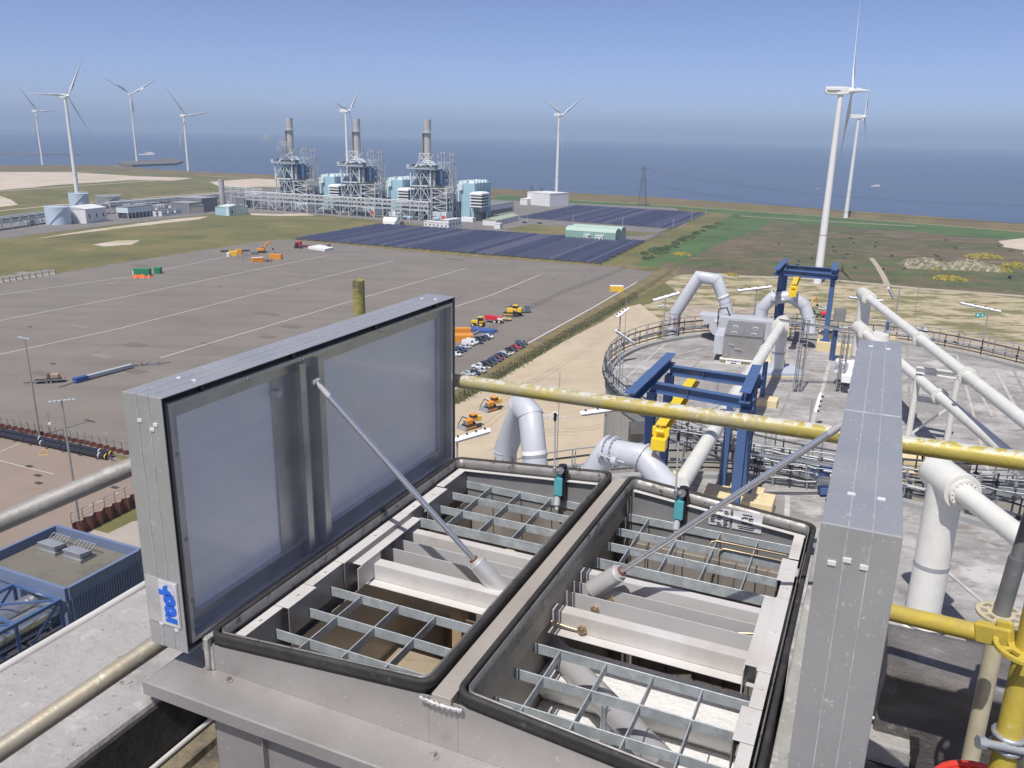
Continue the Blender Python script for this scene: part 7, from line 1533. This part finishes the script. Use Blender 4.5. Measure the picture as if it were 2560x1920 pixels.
# yellow loops on storage yard
t=V('yellow_frame',110,1136,.2,'small yellow tubular frame on the storage yard','frame'); m=M(); m.tube([(-.8,0,0),(-.6,0,1),(0,0,1.3),(.6,0,1),(.8,0,0)],.05,6); m.bar((-1,-.5,.1),(1,-.5,.1),.15,.15); m.build('frame',orng2,t,local=True)
# rubble with concrete pipe, soil heap, shrubs on the right
t=V('rubble_heap',1385,1044,0,'white rubble heap with a concrete pipe on the sand','rubble'); rb=mat('rubble_white',(.60,.58,.55),.9,var=.2,scale=3); m=M()
for i in range(60):
    a=r7.uniform(0,6.28); r=r7.uniform(0,2.6); c=Vector((r*math.cos(a)*1.3,r*math.sin(a)*.8,r7.uniform(.05,.5)*(1-r/3.2)+.1)); m.box(c,(r7.uniform(.2,.7),r7.uniform(.2,.6),r7.uniform(.15,.4)),Vector((math.cos(a),math.sin(a),.2)).normalized(),Vector((-math.sin(a),math.cos(a),0)))
o_=m.build('rubble',rb,t,local=True); o_['kind']='stuff'; m=M(); m.cyl((-.2,.6,1.0),(1.2,.2,1.0),.5,n=18); m.build('concrete_pipe',rb,t,local=True)
t=V('rubble_heap',1656,768,0,'white debris pile on the sand left of the far duct','rubble'); m=M()
for i in range(30): c=Vector((r7.uniform(-2.4,2.4),r7.uniform(-1,1),r7.uniform(.2,.9))); m.box(c,(r7.uniform(.5,1.6),r7.uniform(.4,.8),r7.uniform(.2,.5)),Vector((1,r7.uniform(-.5,.5),0)).normalized(),Vector((r7.uniform(-.3,.3),1,0)).normalized())
o_=m.build('rubble',rb,t,local=True); o_['kind']='stuff'
spoil=mat('spoil_heap',(.30,.265,.19),.95,var=.25,scale=.15,layers=[((.10,.11,.05),.35,.44,.54,.85),((.42,.37,.29),.25,.55,.64,.7),((.05,.055,.028),.7,.56,.62,.8)],bump=.6,bscale=2)
def heap(pxs,pyb,h,label,mm,name='soil_heap',depth=14,amp=.35):
    A=at(pxs[0],pyb[0]);B=at(pxs[1],pyb[1]); e_=(B-A); Lh=e_.length; e_.normalize(); n_=Vector((-e_.y,e_.x,0)); m=M(); NX,NY=44,14; vs=[]
    for j in range(NY+1):
        for i in range(NX+1):
            u_=i/NX; v_=j/NY; p=A+e_*Lh*u_+n_*depth*v_; f=max(0,math.sin(math.pi*v_))**.6*max(0,math.sin(math.pi*u_))**.35
            z=h*f*(.75+amp*mnoise.noise(p*.09)+.35*mnoise.noise(p*.3)+.2*mnoise.noise(p*.9)); vs.append(Vector((p.x,p.y,max(-.1,z)-.05)))
    fs=[(j*(NX+1)+i,j*(NX+1)+i+1,(j+1)*(NX+1)+i+1,(j+1)*(NX+1)+i) for j in range(NY) for i in range(NX)]
    m.add(vs,fs,True); o=m.build(name,mm); c=(A+B)/2
    for v in o.data.vertices: v.co=v.co-c
    o.location=c; tag(o,label,'heap','soil heaps in the field'); return o
heap((2268,2400),(672,676),6,'rough pale soil heap grown with weeds, left part of the long heap',spoil,depth=22)
heap((2375,2510),(674,682),5.5,'rough pale soil heap, right part of the long heap below the yellow bushes',spoil,depth=24)
heap((2560,2700),(640,650),4,'pale gravel heap at the right picture edge',sandw,depth=20)
heap((935,990),(450,452),3,'distant pale sand heap left of the white hall',spoil,depth=20)
# shrubs: leafy clumps
lf1=mat('shrub_leaf',(.06,.09,.03),.8,var=.4,scale=.6); lf2=mat('broom_yellow',(.40,.31,.03),.8,var=.2,scale=.5,layers=[((.10,.12,.03),.5,.45,.6,.9)]); lf3=mat('dark_shrub_leaf',(.03,.045,.018),.8,var=.4,scale=.6)
def shrub(px,py,wpx,h,label,mm,n=260,leaf=.5,name='shrub',dep_=None,grp='shrubs in the field'):
    q=at(px,py); W=wpx*(q-Vector((0,0,H))).dot(FW)/FP/2; D=dep_ or min(W*1.6,9); m=M(); vs=[];fs=[]
    for i in range(n):
        a=r7.uniform(0,6.283); r=math.sqrt(r7.random()); x=r*math.cos(a)*W; y=r*math.sin(a)*D; hz=h*(1-r*r)**.5*(.7+.5*mnoise.noise(Vector((x*.3+px,y*.3,0)))); z=max(.1,hz*r7.uniform(.35,1.05)); c=Vector((x,y,z)); t1=Vector((r7.uniform(-1,1),r7.uniform(-1,1),r7.uniform(-.4,.6))).normalized(); t2=t1.orthogonal().normalized(); s=leaf*r7.uniform(.6,1.3)
        b=len(vs); vs+= [c-t1*s,c+t2*s*.6,c+t1*s,c-t2*s*.6]; fs.append((b,b+1,b+2,b+3))
    m.add(vs,fs); o=m.build(name,mm); o.location=q; tag(o,label,'bush',grp); return o
for (x,y,w_,h,l) in ((2458,645,90,4,'big yellow flowering bush mass on top of the soil heap'),(2535,668,60,4,'yellow flowering bushes at the right picture edge'),(2375,698,80,2.2,'low yellow flowering patch below the soil heap'),(2500,676,50,2.5,'yellow flowering bush at the right foot of the soil heap'),(2330,672,30,1.5,'small yellow tufts on the left soil heap'),(1705,636,45,1.6,'yellow flowering patch beside the green ditch'),(1832,688,30,1.0,'faint yellow patch on the meadow beyond the far duct')): shrub(x,y,w_,h,l,lf2,int(380*w_/50),.55,'broom_bush',None,'yellow flowering bushes')
k_=0
for (x0,y0,x1,y1,n_) in ((1612,652,1800,556,15),(1600,640,1680,618,4)):
    for i in range(n_): f=(i+.5)/n_; k_+=1; shrub(x0+(x1-x0)*f+r7.uniform(-6,6),y0+(y1-y0)*f+r7.uniform(-3,3),r7.uniform(18,32),r7.uniform(1.5,3),'green bush along the ditch, '+nth(k_)+' going away',lf1,200,.6,'bush',None,'bushes along the ditch')
for i in range(30):
    x=r7.uniform(1860,2545); y=r7.uniform(585,668)+(x-1900)*.03; l='dark shrub '+('left of the turbine tower' if x<2040 else 'between tower and soil heap' if x<2270 else 'right of the soil heap start')+', '+nth(i+1)+' in the field'; shrub(x,y,r7.uniform(4,11),r7.uniform(.7,1.6),l,lf3,40,.45,'shrub',None,'small dark shrubs in the field')
# weeds along the verge fence and left grass edge: ground cover
m=M(); vs=[];fs=[]
def tufts(P,wd,n,h,leaf):
    for a,b in zip(P[:-1],P[1:]):
        d=b-a; k=int(n*d.length/10); nn=Vector((-d.y,d.x,0)).normalized()
        for i in range(k):
            p=a+d*r7.random()+nn*r7.gauss(0,wd); z=r7.random()*h; c=Vector((p.x,p.y,z+.1)); t1=Vector((r7.uniform(-1,1),r7.uniform(-1,1),r7.uniform(.2,1))).normalized(); t2=t1.orthogonal().normalized(); s=leaf*r7.uniform(.5,1.3); bb=len(vs); vs.extend([c-t1*s,c+t2*s*.5,c+t1*s,c-t2*s*.5]); fs.append((bb,bb+1,bb+2,bb+3))
tufts([at(*p) for p in ((1136,1010),(1200,975),(1250,942),(1335,893),(1407,848),(1500,797),(1593,742))],.9,230,.7,.28); m.add(vs,fs); o_=struct(m.build('verge_weeds',lf1),'stuff'); 
vs=[];fs=[]; m=M(); tufts([at(*p) for p in ((1125,1008),(1190,970),(1240,937),(1325,888),(1400,842),(1490,790),(1590,734))],.8,160,.6,.26); m.add(vs,fs); struct(m.build('verge_dry_grass',dryg),'stuff')
# ---------------- blue buildings, skylights, duct bridge (lower left)
cladb=mat('blue_cladding',(.165,.215,.335),.5,0,var=.05,scale=.5,layers=[((.10,.135,.22),3.2,.45,.55,.6,'w',(1,1,0)),])
roofg=mat('roof_felt_green_grey',(.155,.145,.12),.9,0,var=.08,scale=.4,layers=[((.10,.095,.08),.5,.52,.68,.7),((.21,.20,.17),1.2,.6,.7,.5)],bump=.2,bscale=8)
ZB=38.0
c0=at(144,1310,ZB); c1=at(350,1372,ZB); c2=at(161,1470,ZB); c3=c0+(c2-c1)
e1=(c1-c0).normalized(); e2=(c2-c1).normalized()
# orthogonalise with the site's axes
e1=UU; wl=(c1-c0).dot(UU)*1.0; dl=-(c2-c1).dot(VV)
c1=at(350,1372,ZB)
def BB(x,y,z): return Vector((c1.x,c1.y,0))-UU*x-VV*y+Vector((0,0,z))
W_=(at(350,1372,ZB)-at(144,1310,ZB)).dot(UU); D_=(at(350,1372,ZB)-at(161,1470,ZB)).dot(VV)
t=thing('blue_building',BB(W_/2,D_/2,0),'blue clad building with flat grey green roof and two skylights','building')
def bbx(m,x0,x1,y0,y1,z0,z1): m.hexa([BB(x0,y0,z0),BB(x1,y0,z0),BB(x1,y1,z0),BB(x0,y1,z0),BB(x0,y0,z1),BB(x1,y0,z1),BB(x1,y1,z1),BB(x0,y1,z1)]); return m
bbx(M(),0,W_,0,D_,0,ZB-.9).build('wall',cladb,t)
m=M(); 
for (x0,x1,y0,y1) in ((0,W_,-.15,.15),(0,W_,D_-.15,D_+.15),(-.15,.15,.15,D_-.15),(W_-.15,W_+.15,.15,D_-.15)): bbx(m,x0,x1,y0,y1,ZB-1.1,ZB)
m.build('parapet',cladb,t)
m=M(); 
n_=int(D_/.25)
for i in range(n_): bbx(m,-.185,-.15,i*.25,i*.25+.12,2,ZB-1)
m.build('wall_rib',cladb,t)
bbx(M(),.15,W_-.15,.15,D_-.15,ZB-.9,ZB-.85).build('roof',roofg,t)
for i,(x,y,l) in enumerate(((136,1376,'raised metal skylight on the blue building, left one'),(199,1394,'raised metal skylight on the blue building, right one'))):
    q=at(x,y,ZB-.85); t=thing('skylight',q,l,'skylight','skylights on the blue building'); m=M(); m.box(q+Vector((0,0,.15)),(2.1,1.5,.3),UU,VV); m.build('base',steel,t); m=M(); m.hexa([q+UU*a+VV*b+Vector((0,0,z)) for a,b,z in ((-.9,-.6,.3),(.9,-.6,.3),(.9,.6,.3),(-.9,.6,.3),(-1.05,-.75,.9),(1.05,-.75,.9),(1.05,.4,.75),(-1.05,.4,.75))]); m.build('hood',zinc,t,bevel=.04)
    m=M(); 
    for k in range(6): m.bar(q+UU*(-1+.4*k)+VV*.4+Vector((0,0,.75)),q+UU*(-1+.4*k)+VV*.9+Vector((0,0,1.05)),.06,.06)
    m.bar(q-UU*1.05+VV*.9+Vector((0,0,1.05)),q+UU*1.05+VV*.9+Vector((0,0,1.05)),.06,.06); m.build('vent_frame',zinc,t)
# duct bridge: two silver ducts in a blue truss box
sil=mat('silver_duct',(.62,.62,.60),.22,.8,var=.15,scale=.8,layers=[((.25,.22,.2),1.5,.6,.7,.6)])
za=34.0; a=at(152,1560,za); t=thing('duct_bridge',a,'blue lattice bridge with two shiny silver ducts, at the left edge','duct bridge')
ax_=-VV; L_=22; Wb=5.2; Hb=3.2
q0=at(150,1500,za+Hb); 
o_=Vector((q0.x,q0.y,za))
def DB(x,y,z): return o_-UU*x-VV*y+Vector((0,0,z))
m=M()
for x in (0,Wb):
    for z in (0,Hb): m.bar(DB(x,0,z),DB(x,L_,z),.25,.25)
    for k in range(7): y=k*L_/6; m.bar(DB(x,y,0),DB(x,y,Hb),.2,.2,up=UU); 
    for k in range(6): y=k*L_/6; m.bar(DB(x,y,0 if k%2 else Hb),DB(x,y+L_/6,Hb if k%2 else 0),.14,.14)
for k in range(7): y=k*L_/6; m.bar(DB(0,y,Hb),DB(Wb,y,Hb),.2,.2); m.bar(DB(0,y,0),DB(Wb,y,0),.2,.2)
for k in range(6): y=k*L_/6; m.bar(DB(0,y,Hb),DB(Wb,y+L_/6,Hb),.14,.14)
m.build('truss',blue,t)
for x,z,r in ((1.5,1.9,.75),(3.6,1.9,.75)): m=M(); m.cyl(DB(x,-1,z),DB(x,L_,z),r,n=24); m.build('duct',sil,t)
for k in range(5): m=M(); m.cyl(DB(.6+1.0*k,-1,.55),DB(.6+1.0*k,L_,.55),.18,n=8); m.build('pipe',sil if k%2 else dkm,t)
m=M(); m.hexa([DB(-.3,-.5,-.6),DB(Wb+.3,-.5,-.6),DB(Wb+.3,L_,-.6),DB(-.3,L_,-.6),DB(-.3,-.5,-.3),DB(Wb+.3,-.5,-.3),DB(Wb+.3,L_,-.3),DB(-.3,L_,-.3)]); m.build('floor_tray',dkm,t)
m=M(); gm=mat_get2('lower_roof_dark',(.05,.055,.07)); P=[DB(-1.5,-1,-6),DB(14,-1,-6),DB(14,L_+8,-6),DB(-1.5,L_+8,-6)]; m.poly(P[::-1],Vector((0,0,-20))); o2=m.build('lower_building',cladb); c=P[0].copy()
for v in o2.data.vertices: v.co=v.co-c
o2.location=c; tag(o2,'dark blue lower building in shade beneath the duct bridge','building')
